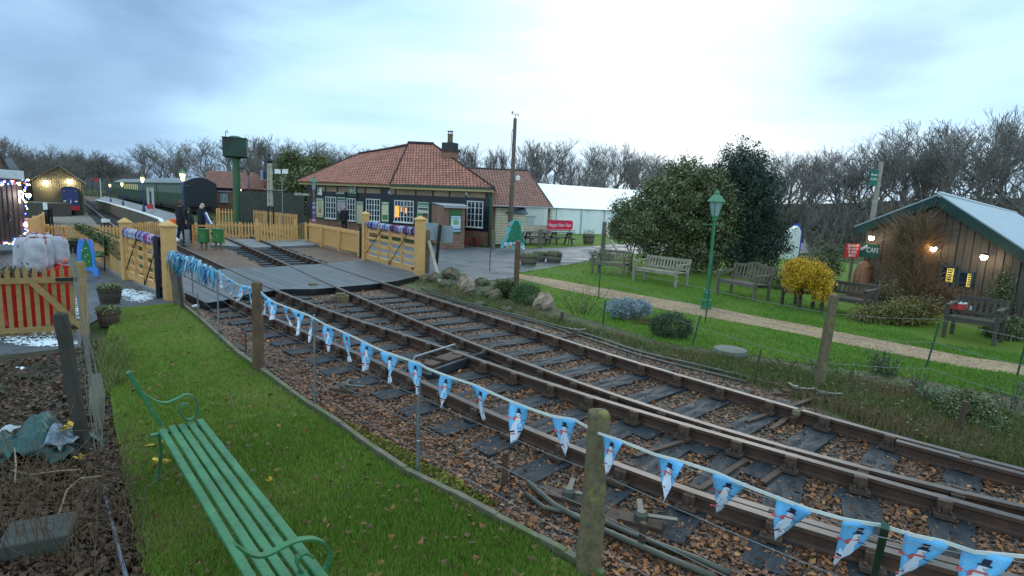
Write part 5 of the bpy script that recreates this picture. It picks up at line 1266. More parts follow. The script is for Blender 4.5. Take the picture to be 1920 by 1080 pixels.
# water tower
p = G(446, 430); t = thing('water_tower', 'dark green water tower with square tank on one column', 'water tower', p)
zt, zb_ = HT(p, 259), HT(p, 295); r = .36
MB().lathe(p, [(.42, 0), (.42, .08), (.26, .12), (.25, .35), (.21, .38), (.20, zb_-.1), (.34, zb_-.02)], 14).build('column', mat('tower_green', (.05, .13, .06), (.03, .085, .045), rough=.5, scale=2), t, True)
wt = (proj(p+Vector((.5, 0, zb_)))[0]-proj(p+Vector((-.5, 0, zb_)))[0]); W = 50/wt
mb = MB(); Rm = Matrix.Rotation(.35, 3, 'Z'); mb.box((p.x, p.y, (zt+zb_)/2), (W*.80, W*.80, zt-zb_), 0, Rm); mb.box((p.x, p.y, zt-.03), (W*.84, W*.84, .06), 0, Rm).box((p.x, p.y, zb_+.03), (W*.84, W*.84, .06), 0, Rm); mb.build('tank', mat('tank_green', (.018, .06, .035), (.01, .03, .022), rough=.5, scale=1.2, spots=((.015, .02, .022), 1.4, .5)), t, True, bevel=.02)
MB().ball((p.x, p.y, zt-.08), (W*.3, W*.3, .22)).build('tank_cover', M['stgreen'], t, True)
a = p+Vector((.0, 0, HT(p, 315))); MB().tube([a, a+Vector((.55, -.1, .02)), a+Vector((.72, -.13, -.06)), a+Vector((.76, -.14, -.35))], .07, 8).tube([a+Vector((.76, -.14, -.35)), a+Vector((.77, -.14, -1.5))], [.05, .04], 8).build('filler_arm', mat('arm_grey', (.10, .11, .11)), t, True, smooth=True)
MB().tube([p+Vector((-.5, -.1, zt+.0)), p+Vector((-.5, -.1, zt+.35)), p+Vector((-.42, -.1, zt+.4)), p+Vector((-.36, -.1, zt+.3)), p+Vector((-.44, -.1, zt+.26))], .02, 5).build('finial', M['black'], t, True)
# signal post
p = G(508, 452); t = thing('railway_signal', 'lattice signal post with two small white arms seen from behind', 'signal', p)
z0, z1, z2 = HT(p, 387), HT(p, 304), HT(p, 288); mb = MB(); s = .075; dx, dy = Vector((1, 0, 0)), Vector((0, 1, 0))
for a in (-1, 1):
    for b in (-1, 1): mb.bar(p+dx*a*s+dy*b*s+Z*z0, p+dx*a*s*.7+dy*b*s*.7+Z*z1, .045, .045)
n = 9
for i in range(n):
    za, zb2 = z0+(z1-z0)*i/n, z0+(z1-z0)*(i+1)/n
    for b in (-1, 1):
        sg = 1 if i % 2 else -1; mb.bar(p+dx*sg*s*.9+dy*b*s*.9+Z*za, p-dx*sg*s*.9+dy*b*s*.9+Z*zb2, .02, .035); mb.bar(p+dy*sg*s*.9+dx*b*s*.9+Z*za, p-dy*sg*s*.9+dx*b*s*.9+Z*zb2, .02, .035)
mb.build('lattice_post', mat('signal_cream', (.50, .47, .36), (.3, .3, .24), scale=8), t, True)
mb = MB(); mb.bar(p-dx*.10, p-dx*.10+Z*z0, .05, .05).bar(p+dx*.14, p+dx*.14+Z*(z0), .05, .05).bar(p-dx*.10+Z*z0*.99, p+dx*.14+Z*z0*.99, .2, .05); mb.tube([p+Z*z1, p+Z*z2], .03, 6).ball(p+Z*(z1+.05), .14, 0, 8, 4); mb.build('lower_post', M['navy'], t, True)
for i, (ua, ub) in enumerate(((515, 526), (529, 540))):
    a = OnWall(ua, 317, p, dx); b = OnWall(ub, 326, p, dx); MB().bar(Vector((a.x, p.y, (a.z+b.z)/2)), Vector((b.x, p.y, (a.z+b.z)/2)), .03, abs(a.z-b.z)).build('signal_arm', M['white'], t, True)
zl = HT(p, 356); mb = MB().bar(p-dx*.25+Z*zl, p+dx*.65+Z*zl, .25, .03); mb.build('platform', M['steel'], t, True)
MB().tube([p+dx*.55+Z*.0, p+dx*.55+Z*HT(p, 330)], .02, 5).tube([p-dx*.33+Z*HT(p, 320), p-dx*.33+Z*HT(p, 338)], .10, 6).build('rods', M['steel'], t, True)
for dxx in (-.28, -.38): MB().ball(p+dx*dxx+Z*HT(p, 328), (.10, .08, .22), 0, 8, 6).build('signal_lamp', mat('deep_blue_case', (.02, .04, .16)), t, True)
# far signal on the platform end
p = G(190, 374); t = thing('railway_signal', 'distant white signal post with red arms beyond the platform', 'signal', p); z1 = HT(p, 335)
MB().tube([p, p+Z*z1], [.09, .07], 6).build('post', plain('pale_green_white', (.5, .6, .56)), t, True)
for k, zz in enumerate((336, 340)): MB().bar(p+Vector((-.12, 0, HT(p, zz))), p+Vector((-1.3+.5*k, 0, HT(p, zz))), .05, .22).build('signal_arm', plain('signal_red', (.45, .03, .05)), t, True)
# green cabinets on stand
for (u0, u1, lab) in ((372, 389, 'green relay cabinet with small handle, nearer the group of people'), (399, 417, 'green relay cabinet with small handle, nearer the picket fence')):
    A, B = G(u0, 468), G(u1, 468.5); d = flat(B-A); L = d.length; d.normalize(); n = Vector((d.y, -d.x, 0)); h1, h0 = HT(A, 430), HT(A, 455)
    t = thing('relay_cabinet', lab, 'cabinet', flat(A), math.atan2(d.y, d.x), 'green relay cabinets')
    MB().box((L/2, .12, (h0+h1)/2), (L, .28, h1-h0)).box((L/2, .12, h1+.01), (L+.04, .34, .03)).build('case', mat('cabinet_green', (.035, .17, .045), (.028, .13, .038), rough=.45), t, bevel=.008)
    MB().box((L/2, -.035, (h0+h1)/2), (L-.06, .02, h1-h0-.06)).build('door', mat('cabinet_door_green', (.04, .19, .05), (.03, .15, .04), rough=.45), t)
    MB().box((L/2, -.05, (h0+h1)/2), (.04, .02, .10)).build('handle', M['steel'], t)
    MB().bar((L*.25, .12, 0), (L*.25, .12, h0), .06, .06).bar((L*.75, .12, 0), (L*.75, .12, h0), .06, .06).build('stand', M['concrete'], t)
A, B = G(363, 462), G(420, 462); hb = HT(A, 423); tag(MB().bar(flat(A)+Z*hb, flat(B)+Z*hb, .06, .06).bar(A, flat(A)+Z*hb, .06, .06).bar(B, flat(B)+Z*hb, .06, .06).build('cabinet_rail', mat('orange_timber', (.55, .26, .08), (.42, .2, .06))), 'orange timber rail frame round the two cabinets', 'rail')
p = G(352, 462); tag(MB().box((p.x, p.y, .32), (.14, .12, .64)).build('concrete_post', mat('pale_post', (.26, .27, .27), (.2, .21, .21))), 'short grey concrete post beside the waiting people', 'post')
# ------------------------------------------------------------------ tubs, planters, picnic tables
def barrel(u, vb, wpx, hpx, lab, pl=None, m=M['oldwood'], grp='half barrel planters', ht=None):
    P = G(u, vb-2); k = (P-EYE).dot(FWD)/FPX; r = wpx*k/2; h = hpx*k*.96; t = thing('barrel_planter', lab, 'planter', P, random.random(), grp)
    MB().lathe((0, 0, 0), [(r*.78, 0), (r*.95, h*.5), (r, h), (r*.9, h), (r*.88, h*.86)], 18).build('tub', m, t)
    mb = MB()
    for z in (.22, .72): mb.lathe((0, 0, h*z), [(r*(.80+.19*min(1, z*1.3))+.004, 0), (r*(.80+.19*min(1, (z+.08)*1.3))+.006, h*.09)], 18)
    mb.build('hoop', M['iron'], t); MB().lathe((0, 0, h*.80), [(r*.9, 0), (r*.88, .02)], 14).build('soil', M['mulch'], t)
    n = 500; a = RNG.uniform(0, 2*PI, n); q = np.sqrt(RNG.random(n))*r*1.02; hh = ht or h*.35
    c = np.stack([q*np.cos(a), q*np.sin(a), h*.85+RNG.random(n)**1.5*hh], 1); v, f = leaves(c, RNG.uniform(.03, .075, n), .5)
    npmesh('foliage', v, f, leafmat('tub_plants', pl or [(.05, .09, .03), (.13, .17, .07), (.28, .30, .18), (.10, .10, .03)]), t, tint=tint4(n))
    return t
barrel(991, 500, 34, 21, 'low half barrel planter nearest the brown post'); barrel(1010, 493, 27, 17, 'half barrel planter in the middle of the three on the tarmac edge'); barrel(1038, 495, 31, 20, 'half barrel planter on the right of the three by the lawn')
barrel(1103, 461, 22, 20, 'tub with a bushy plant on the picnic lawn', ht=.35)
barrel(207, 571, 38, 32, 'brown tub planter in front of the snow on the tarmac', m=M['darkwood']); barrel(205, 612, 37, 31, 'brown half barrel with pale flowers beside the lawn edge', m=mat('brown_tub', (.12, .075, .05), (.07, .05, .035)))
barrel(144, 476, 24, 24, 'big dark round tub behind the white sacks', m=M['navy'])
for (u, lab) in ((873, 'dark red flower pot left of the station corner'), (893, 'wider red flower pot left of the green downpipe')):
    P = G(u, 462); t = thing('flower_pot', lab, 'flower pot', P); MB().lathe((0, 0, 0), [(.13, 0), (.20, .38), (.23, .40), (.23, .48), (.19, .48), (.18, .42)], 14).build('pot', mat('red_glazed_pot', (.22, .04, .05), (.15, .03, .04), rough=.4), t)
    c = RNG.normal(size=(160, 3))*[.09, .09, .05]+[0, 0, .5]; v, f = leaves(c, .06, .5); npmesh('foliage', v, f, leafmat('pot_plant', [(.05, .08, .03), (.1, .12, .05)]), t, tint=tint4(160))
def picnic(a, b, lab):
    A, B = G(*a), G(*b); d = flat(B-A); L = d.length; rz = math.atan2(d.y, d.x); t = thing('picnic_table', lab, 'picnic table', flat(A), rz, 'picnic tables'); m = mat('picnic_wood', (.10, .09, .09), (.06, .055, .06), rough=.5)
    mb = MB(); [mb.box((L/2, .5+.13*k, .72), (L+.2, .12, .035)) for k in range(-2, 3)]; mb.build('table_top', mat('picnic_top', (.2, .19, .2), (.14, .13, .14), rough=.35), t)
    for y in (-.15, 1.15): MB().box((L/2, y-.06, .43), (L+.2, .12, .035)).box((L/2, y+.07, .43), (L+.2, .12, .035)).build('seat', m, t)
    for x in (.2, L-.2): 
        for s in (-1, 1): MB().bar((x, .5+s*.62, 0), (x, .5+s*.18, .70), .06, .09).build('leg', m, t)
        MB().bar((x+.05, -.25, .39), (x+.05, 1.25, .39), .04, .09).bar((x+.05, .1, .67), (x+.05, .9, .67), .04, .09).build('brace', m, t)
picnic((988, 461), (1030, 462), 'dark picnic table behind the thick round post'); picnic((1037, 460), (1078, 461), 'dark picnic table in front of the red greeting sign')
sq_post(G(1012, 465), G(1012, 465)+Z*HT(G(1012, 465), 430), .22, .2, M['oldwood'], 'round_post', 'thick grey post between the two picnic tables', 'post', taper=.96)
sq_post(G(925, 469), G(925, 469)+Z*HT(G(925, 469), 433), .17, .16, M['oldwood'], 'round_post', 'short grey post left of the snowy tree cutout', 'post', taper=.96)
sq_post(G(1130, 470), G(1130, 470)+Z*HT(G(1130, 470), 416), .2, .2, M['oldwood'], 'gate_post', 'weathered field gate post left of the small tree', 'gate post', taper=.9)
a = G(1164, 480); b = G(1134, 470)+Z*HT(G(1134, 470), 436); tag(MB().bar(a, b, .10, .07).build('strut', M['palewood']), 'pale strut leaning on the field gate post', 'strut')
# happy new year board on its shelf
A, B = G(1018, 459), G(1071, 459); d = flat(B-A); L = d.length; d.normalize(); n = Vector((d.y, -d.x, 0)); z0, z1 = HT(A, 430), HT(A, 412); t = thing('greeting_sign', 'rounded red sign reading Happy New Year before the marquee', 'sign', flat(A))
cx, cz, W, Hh = L/2+.1, (z0+z1)/2, L*.9, (z1-z0); poly = [flat(A)+d*x+Z*y for x, y in rounded(cx, cz, W, Hh, .14)]; MB().prism(poly, n*.04).build('board', mat('greeting_red', (.72, .02, .07), (.60, .015, .06), rough=.5), t, True)
text('Happy New Year', Hh*.52, M['letter'], t, flat(A)+d*(cx-W*.46)+n*.044+Z*(cz-Hh*.28), d, world=True, fitw=W*.9, shear=.25)
MB().bar(flat(A)+d*0+Z*(z0-.05), flat(A)+d*(L+.1)+Z*(z0-.05), .35, .05).bar(flat(A)+d*.3, flat(A)+d*.3+Z*z0, .07, .07).bar(flat(A)+d*(L-.2), flat(A)+d*(L-.2)+Z*z0, .07, .07).build('shelf', M['palewood'], t, True)
# round-edged snowy tree cutout board
A = G(938, 470); B = G(983, 471); d = flat(B-A).normalized(); n = Vector((d.y, -d.x, 0)); k = flat(B-A).length/45
t = thing('tree_cutout', 'painted snowy Christmas tree cutout board standing on the tarmac', 'cutout', flat(A))
U = lambda x, y, o=0: flat(A)+d*((x-938)*k)+Z*((470-y)*k+.02)+n*o
out = [(937, 466), (940, 456), (946, 447), (949, 438), (946, 432), (953, 427), (951, 421), (960, 415), (966, 417), (972, 414), (976, 422), (973, 430), (979, 436), (976, 444), (983, 450), (982, 458), (985, 468)]
MB().prism([U(x, y) for x, y in out], n*.03).build('board', mat('cutout_teal', (.18, .50, .52), (.10, .38, .42)), t, True)
trm = MB()
for j, (yt, yb, w0, w1) in enumerate(((416, 432, 3, 11), (427, 444, 6, 15), (438, 456, 9, 18))):
    cx = 965; poly = [(cx-w0, yt), (cx+w0, yt), (cx+w1, yb), (cx+w1*.5, yb-2), (cx, yb+1), (cx-w1*.5, yb-2), (cx-w1, yb)]; trm.prism([U(x, y, .031+.003*j) for x, y in poly], n*.004)
trm.build('painted_tree', mat('cutout_green', (.02, .22, .12), (.015, .15, .09)), t, True)
dm = MB(); 
def sp_(x, y, r, mi): dm.prism([U(x+r*math.cos(q), y+r*math.sin(q), .043+.001*mi) for q in [i*PI/4 for i in range(8)]], n*.003, mi)
for i in range(12): sp_(random.uniform(940, 982), random.uniform(456, 466), random.uniform(1.5, 3.2), 0)
for i in range(7): sp_(random.uniform(955, 976), random.uniform(425, 452), .9, random.choice([1, 2]))
sp_(952, 424, 2.6, 3); sp_(956, 463, 3.2, 2); sp_(946, 464, 2.4, 1); sp_(970, 459, 2.8, 4); sp_(962, 459, 2.4, 4)
dm.build('painted_detail', [pw_, plain('dot_red', (.5, .05, .05)), plain('dot_orange', (.6, .25, .06)), plain('skin_tone', (.55, .35, .3)), plain('log_brown', (.25, .12, .06))], t, True)
# blue christmas tree cutout at left
A = G(164, 521); d = Vector((.97, .1, 0)).normalized(); n = Vector((d.y, -d.x, 0)); k = (A-EYE).dot(FWD)/FPX; t = thing('tree_cutout', 'bright blue and green Christmas tree cutout with lifted arms by the board fence', 'cutout', A)
U = lambda x, y, o=0: flat(A)+d*((x-168)*k)+Z*((521-y)*k+.01)+n*o
out = [(157, 519), (155, 500), (154, 470), (158, 450), (162, 448), (165, 453), (170, 446), (174, 453), (179, 449), (182, 458), (184, 478), (184, 500), (189, 505), (190, 520), (182, 521), (178, 508), (166, 508), (165, 520)]
MB().prism([U(x, y) for x, y in out], n*.03).build('board', mat('cutout_blue', (.06, .25, .75), (.04, .18, .6)), t, True)
MB().prism([U(x, y, .031) for x, y in [(170, 448), (176, 462), (179, 480), (180, 500), (160, 502), (161, 480), (165, 462)]], n*.004).build('painted_tree', mat('cutout_tree_green', (.02, .2, .06), (.012, .12, .045), scale=25), t, True)
dm = MB()
for i in range(14): sp_(random.uniform(163, 177), random.uniform(465, 498), .9, random.choice([0, 1, 2]))
sp_(170, 450, 2.2, 4); sp_(161, 520, 3, 1); sp_(186, 520, 3, 1); dm.build('painted_detail', [pw_, plain('dot_red2', (.5, .05, .05)), plain('dot_orange2', (.6, .25, .06)), plain('st2', (.55, .35, .3)), plain('lb2', (.25, .12, .06))], t, True)
# ------------------------------------------------------------------ red sleigh, sacks
A, B = G(18, 632), G(128, 618); d = flat(B-A); L = d.length; d.normalize(); n = Vector((d.y, -d.x, 0)); n = -n if n.dot(EYE-A) > 0 else n
sl_ = thing('sleigh', 'big bright red wooden sleigh loaded with white sacks', 'sleigh', flat(A)); hA_, hB_ = HT(A, 527), HT(B, 497)
P = lambda s, w, z: flat(A)+d*s+n*w+Z*z
red = mat('sleigh_red', (.62, .015, .012), (.5, .012, .01), rough=.45, scale=2)
prof = [(.0, .12), (L*1.02, .12), (L*1.12, hB_*.6), (L*1.13, hB_-.02), (L*.98, hB_), (L*.75, hB_-.06), (L*.5, hA_), (L*.2, hA_-.04), (-.05, hA_)]
for w in (0, 1.0): MB().prism([P(s, w, z) for s, z in prof], n*.03).build('side_panel', red, sl_, True)
MB().prism([P(0, .03, .15), P(L, .03, .15), P(L, .03, .2), P(0, .03, .2)], n*.97).prism([P(L*1.02, .03, .13), P(L*1.12, .03, hB_*.6), P(L*1.12, .03, hB_-.03), P(L*1.09, .03, hB_-.03), P(L*1.0, .03, .13)], n*.97).build('floor', red, sl_, True)
for w in (.05, .95): MB().bar(P(-.1, w, .05), P(L*1.1, w, .05), .04, .04).bar(P(.2, w, .05), P(.2, w, .15), .04, .04).bar(P(L*.9, w, .05), P(L*.9, w, .15), .04, .04).build('runner', M['black'], sl_, True)
MB().ball(P(L*1.03, .0, hB_+.06), .05).build('knob', plain('knob_pinkred', (.5, .16, .13)), sl_, True)
sackm = mat('white_sack_cloth', (.50, .48, .52), (.33, .32, .37), rough=.9, scale=9, bump=.7, bscale=14); cordm = plain('sack_cord', (.35, .06, .09), .8)
def sack(u, vb, vt, wpx, lab, Y):
    p = At(u, vb, Y); q = At(u, vt, Y); k = (p-EYE).dot(FWD)/FPX; r = wpx*k/2; h = q.z-p.z; t = thing('sack', lab, 'sack', p, random.random()*6, 'white sacks on the sleigh')
    prof = [(.05, 0), (.78, .02), (.98, .15), (1.0, .40), (.98, .62), (.88, .79), (.62, .91), (.30, .955), (.34, .985), (.2, 1.0)]
    n = 22; vs = []; nz = [random.uniform(0, 6) for _ in range(5)]
    pr = [(prof[i][0]+(prof[i+1][0]-prof[i][0])*j/3, prof[i][1]+(prof[i+1][1]-prof[i][1])*j/3) for i in range(len(prof)-1) for j in range(3)]+[prof[-1]]
    for rr, zz in pr:
        for j in range(n):
            a = 2*PI*j/n; w = 1+.08*math.sin(3*a+nz[0]+zz*4)+.07*math.sin(8*a+nz[1]-zz*3)*zz*zz+.03*math.sin(11*a+zz*15+nz[2])+.04*math.sin(zz*14+2*a+nz[3]); vs.append((r*rr*w*math.cos(a), r*rr*w*math.sin(a), zz*h))
    mb = MB(); mb.add(vs, [(i*n+j, i*n+(j+1) % n, (i+1)*n+(j+1) % n, (i+1)*n+j) for i in range(len(pr)-1) for j in range(n)]); mb.build('bag', sackm, t, smooth=True)
    MB().lathe((0, 0, h*.95), [(r*.32, 0), (r*.35, .012), (r*.32, .024)], 14).tube([(r*.3, 0, h*.96), (r*.75, .02, h*.88), (r*1.02, 0, h*.6)], .008, 4).tube([(-r*.3, 0, h*.96), (-r*.66, -.1*r, h*.91), (-r*.95, -.35*r, h*.66)], .008, 4).build('cord', cordm, t)
YB = P(L*.5, .5, 0).y; random.seed(4)
sack(48, 505, 441, 33, 'leftmost white sack, half hidden by its neighbour', YB+.35); sack(70, 500, 435, 36, 'white sack at the back between two others', YB+.75)
sack(68, 512, 443, 34, 'plump white sack standing in front on the sleigh', YB+.1); sack(92, 500, 436, 28, 'thin white sack with red edging, behind the right hand pair', YB+.8); sack(89, 508, 444, 24, 'patterned white sack in the middle of the row', YB+.32); sack(113, 492, 440, 28, 'rightmost smooth white sack with red cord', YB+.5)
c = RNG.normal(size=(900, 3))*[.22, .12, .06]; c += np.array(P(L*.14, .45, hA_+.02)); v, f = leaves(c, RNG.uniform(.04, .1, 900), .3)
tag(npmesh('fir_branches', v, f, leafmat('fir_dark', [(.012, .03, .012), (.03, .06, .02), (.05, .08, .03), (.14, .08, .04)]), tint=tint4(900)), 'dark fir branches lying across the front of the sleigh', 'branches')
# ------------------------------------------------------------------ platform and coaches
plat = [(181, 375), (225, 387), (269, 400), (300, 411), (330, 424), (352, 420), (352, 408), (300, 393), (217, 372), (196, 368)]
pp_ = [G(u, v, .8) for u, v in plat]; pp_[4].z = pp_[5].z = .25
mb = MB(); mb.add(pp_+[flat(p) for p in pp_], [tuple(range(10))]+[(i, (i+1) % 10, 10+(i+1) % 10, 10+i) for i in range(10)])
o = mb.build('platform', mat('platform_tarmac', (.24, .24, .25), (.16, .16, .17), rough=.7, scale=2)); bm_tri(o); tag(o, kind='structure')
e = MB(); 
for a, b in zip(pp_[:4], pp_[1:5]): e.bar(a+Z*.012, b+Z*.012, .16, .05)
tag(e.build('platform_edge', plain('white_edge', (.75, .75, .75))), 'white painted edge of the platform', 'platform edge')
sw = MB(); 
for a, b in zip(pp_[:4], pp_[1:5]):
    L = (b-a).length; n = max(1, int(L/.3))
    for k in range(n):
        c = a.lerp(b, k/n); d = flat(b-a).normalized(); nn = Vector((d.y, -d.x, 0)); nn = nn if nn.dot(EYE-c) > 0 else -nn
        sw.bar(flat(c)+nn*.03, flat(c, c.z-.08)+nn*.03, .05, .13, up=nn)
tag(sw.build('platform_wall', mat('platform_wall_boards', (.25, .22, .17), (.15, .13, .10), scale=3)), 'upright concrete slabs facing the platform wall beside the left track', 'wall')
cg = mat('coach_green', (.025, .07, .04), (.018, .05, .03), rough=.4); croof = mat('coach_roof_grey', (.24, .25, .26), (.15, .16, .17)); cend = mat('coach_end_black', (.017, .02, .032), rough=.5)
cgl = plain('coach_glass', (.17, .20, .17), .3)
C00 = flat(G(347, 402)); CW = 2.5; CT = TDIR.copy(); CP = TPERP.copy(); CP = CP if CP.x > 0 else -CP
# aim the coach side along its line in the photo
far_ = flat(G(215, 372.5)); CT = (far_-C00).normalized(); CP = Vector((CT.y, -CT.x, 0)); zc_top = HT(C00, 342); zc_mid = HT(C00+CP*CW*.5, 333)
def coach(s0, L, lab, lit):
    t = thing('railway_coach', lab, 'railway coach', C00+CT*s0, 0, 'green coaches standing at the platform'); z0 = .75
    P = lambda s, w, z: C00+CT*(s0+s)+CP*w+Z*z
    n = 9; arc = [(CW*k/n, zc_top+(zc_mid-zc_top)*math.sin(PI*k/n)) for k in range(n+1)]
    b = MB(); b.prism([P(0, w, z) for w, z in [(0, z0)]+[(0, zc_top)]+[(CW, zc_top), (CW, z0)]], CT*L); b.build('body', cg, t, True)
    r = MB(); r.prism([P(-.02, w, z) for w, z in [(-.06, zc_top-.05)]+[(w, z+.01) for w, z in arc]+[(CW+.06, zc_top-.05)]], CT*(L+.04)); r.build('roof', croof, t, True)
    e_ = MB(); e_.prism([P(-.04, w, z) for w, z in [(0, z0-.1)]+[(w, z) for w, z in arc]+[(CW, z0-.1)]], CT*-.04)
    for w in (.6, CW-.6): e_.lathe(P(-.08, w, z0+.05), [(.14, 0), (.14, .05)], 8)
    e_.build('end_wall', cend, t, True)
    k = int(L/.62); zl, zh = z0+(zc_top-z0)*.52, z0+(zc_top-z0)*.86
    for i in range(k):
        s = .18+i*.62; MB().prism([P(s, -.012, zl), P(s+.42, -.012, zl), P(s+.42, -.012, zh), P(s, -.012, zh)], CP*-.01, 0).build('window', lit if (lit and i % 3 == 0) else cgl, t, True)
    ms = MB()
    for i in range(k+1): s = .08+i*.62; ms.bar(P(s, -.02, z0), P(s, -.02, zc_top-.04), .05, .03, up=CP)
    for z in (zl-.04, zh+.05): ms.bar(P(0, -.015, z), P(L, -.015, z), .03, .03)
    ms.build('beading', mat('coach_beading', (.12, .19, .12), (.09, .15, .09)), t, True)
    MB().span((0, 0, 0), (.01, .01, .01)).build('x', cend) if False else None
    MB().prism([P(.3, .35, .2), P(L-.3, .35, .2), P(L-.3, CW-.35, .2), P(.3, CW-.35, .2)], Z*.5).build('underframe', M['black'], t, True)
    MB().bar(P(.0, -.2, z0-.08), P(L, -.2, z0-.08), .25, .05).build('footboard', M['darkwood'], t, True)
Ltot = (far_-C00).length; q = Ltot/4
warmw = emat('coach_window_glow', (.9, .75, .2), .5)
for i in range(4): coach(q*i+.15, q-.3, ['nearest green coach with black arched end', 'second green coach from the black arched end', 'third green coach, its windows faintly lit yellow', 'farthest green coach at the platform tail'][i], warmw if i == 2 else None)
# platform lamps
for (u, vb, vt, lab, gz) in ((346, 424, 316, 'lit lamp with blue post in front of the coach end', .5), (270, 397, 327, 'second lit platform lamp, blue post', .8), (231, 385, 339, 'third lit platform lamp along the coaches', .8), (208, 378, 343, 'farthest lit platform lamp', .8)):
    lamp_post(u, vb, vt, lab, mat('lamp_blue', (.02, .05, .16)), M['lampgreen'], lit=True, zbase=gz, group='lit platform lamps', energy=10, scale=(HT(G(u, vb, gz), vt)-gz)/2.7)
# lettered wraps on post and red crate on the platform
p = G(283, 392, .8); t = thing('platform_stand', 'striped red and white stand on the platform', 'stand', p)
for dx in (-.14, .16): MB().bar(p+Vector((dx, 0, 0)), p+Vector((dx, 0, 1.35)), .10, .10).build('post', plain('grey_white_post', (.4, .4, .42)), t, True)
MB().box((p.x, p.y, .96), (.34, .25, .28)).build('box', plain('bright_red_box', (.5, .03, .06)), t, True); MB().box((p.x, p.y, 2.02), (.26, .06, .26)).build('board', plain('grey_board', (.3, .31, .3)), t, True)
# brick building behind the coaches
A = flat(At(392, 405, 56)); B = flat(At(560, 405, 52)); d = (B-A).normalized(); n = Vector((-d.y, d.x, 0)); n = n if n.y > 0 else -n
t = thing('goods_building', 'low brown building with red tiled roof behind the water tower', 'building', A); ze = HT(A, 351); L = (flat(OnWall(545, 400, A, d))-A).length
W_ = lambda u, v, o=0: OnWall(u, v, A+n*o, d)
A2 = flat(W_(388, 400)); L = (flat(W_(462, 400))-A).length
MB().prism([A2, A+d*L, A+d*L+n*5, A2+n*5], Z*ze).build('wall', M['brick'], t, True, uv=True)
rz = W_(420, 320, 2.5).z; mb = MB(); a0, a1 = A2-d*.4-n*.4+Z*ze, A+d*(L+.3)-n*.4+Z*ze; r0, r1 = flat(W_(392, 350, 2.5))+Z*rz, flat(W_(478, 350, 2.5))+Z*(rz-.1); b0, b1 = A2-d*.4+n*5.4+Z*ze, A+d*(L+.3)+n*5.4+Z*ze
slab(mb, [a0, a1, r1, r0]); slab(mb, [b0, b1, r1+n*.01, r0+n*.01]); slab(mb, [a0-d*.01, r0-d*.01, b0-d*.01]); slab(mb, [a1+d*.01, r1+d*.01, b1+d*.01]); mb.build('roof', M['darktiles'], t, True, uv=True)
a, b = W_(413, 363, -.03), W_(428, 379, -.03); w = MB().prism([flat(a, b.z), flat(b, b.z), flat(b, a.z), flat(a, a.z)], -n*.03).build('window', plain('pale_curtained_pane', (.30, .42, .46)), t, True)
MB().bar(flat(a, b.z-.04)-n*.06, flat(b, b.z-.04)-n*.06, .06, .06).bar(flat(a, (a.z+b.z)/2).lerp(flat(b, (a.z+b.z)/2), .5)-n*.05+Z*(b.z-a.z)*.5, flat(a, (a.z+b.z)/2).lerp(flat(b, (a.z+b.z)/2), .5)-n*.05-Z*(b.z-a.z)*.5, .03, .04).build('frame', M['white'], w)
a, b = W_(409, 357, -.03), W_(435, 361, -.03); MB().prism([flat(a, b.z), flat(b, b.z), flat(b, a.z), flat(a, a.z)], -n*.04).build('sign_board', plain('pale_board', (.45, .46, .5)), t, True)
for (u0, u1, v0, v1) in ((391, 394, 367, 381),): a, b = W_(u0, v0, -.03), W_(u1, v1, -.03); MB().prism([flat(a, b.z), flat(b, b.z), flat(b, a.z), flat(a, a.z)], -n*.03).build('lit_window', emat('door_glow', (1, .55, .12), 1.2), t, True)
p = W_(449, 359, -.5); t2 = thing('bulkhead_lamp', 'square lit lamp just right of the water tower column', 'lamp', p); MB().box((0, 0, 0), (.3, .1, .42)).build('case', emat('square_lamp_glow', (1, .9, .6), 3), t2); MB().box((0, .08, 0), (.36, .06, .48)).build('back_plate', M['steel'], t2)
# dark hedge-like timber fence (close boards) behind the ramp, with small name board
A = flat(G(455, 432)); B = flat(G(579, 440)); d = (B-A).normalized(); mb = MB(); L = (B-A).length; h = HT(B, 363)
for k in range(int(L/.2)): mb.box(A+d*(k*.2)+Z*(h/2-random.uniform(0, .03)), (.19, .03, h), 0, Matrix.Rotation(math.atan2(d.y, d.x), 3, 'Z'))
t = thing('board_fence', 'tall dark board fence left of the station with small white lettering', 'fence', A); mb.build('board', mat('dark_board', (.055, .055, .045), (.032, .034, .028)), t, True)
c = OnWall(556, 367, A, d); text('GENTLEMEN', .16, M['letter'], t, c-d*.1+Vector((d.y, -d.x, 0))*.04, d, world=True)
# pale parked vehicle roof behind
p = G(500, 412); k = (p-EYE).dot(FWD)/FPX; t = thing('parked_van', 'white vehicle glimpsed behind the signal post', 'van', p, -.3); MB().prism([(-1.1, -.8, .35), (1.3, -.8, .35), (1.35, -.8, 1.0), (1.0, -.8, 1.75), (-.9, -.8, 1.8), (-1.15, -.8, 1.3)], Vector((0, 1.6, 0))).build('body', M['white'], t, bevel=.05)
MB().prism([(-.85, -.81, 1.15), (.95, -.81, 1.15), (.75, -.81, 1.6), (-.75, -.81, 1.6)], Vector((0, -.01, 0))).build('window', M['glass'], t)
for x in (-.7, .9): MB().lathe((x, -.75, .32), [(.3, -.08), (.3, .08)], 12, R=Matrix.Rotation(PI/2, 3, 'X')).build('wheel', M['black'], t)
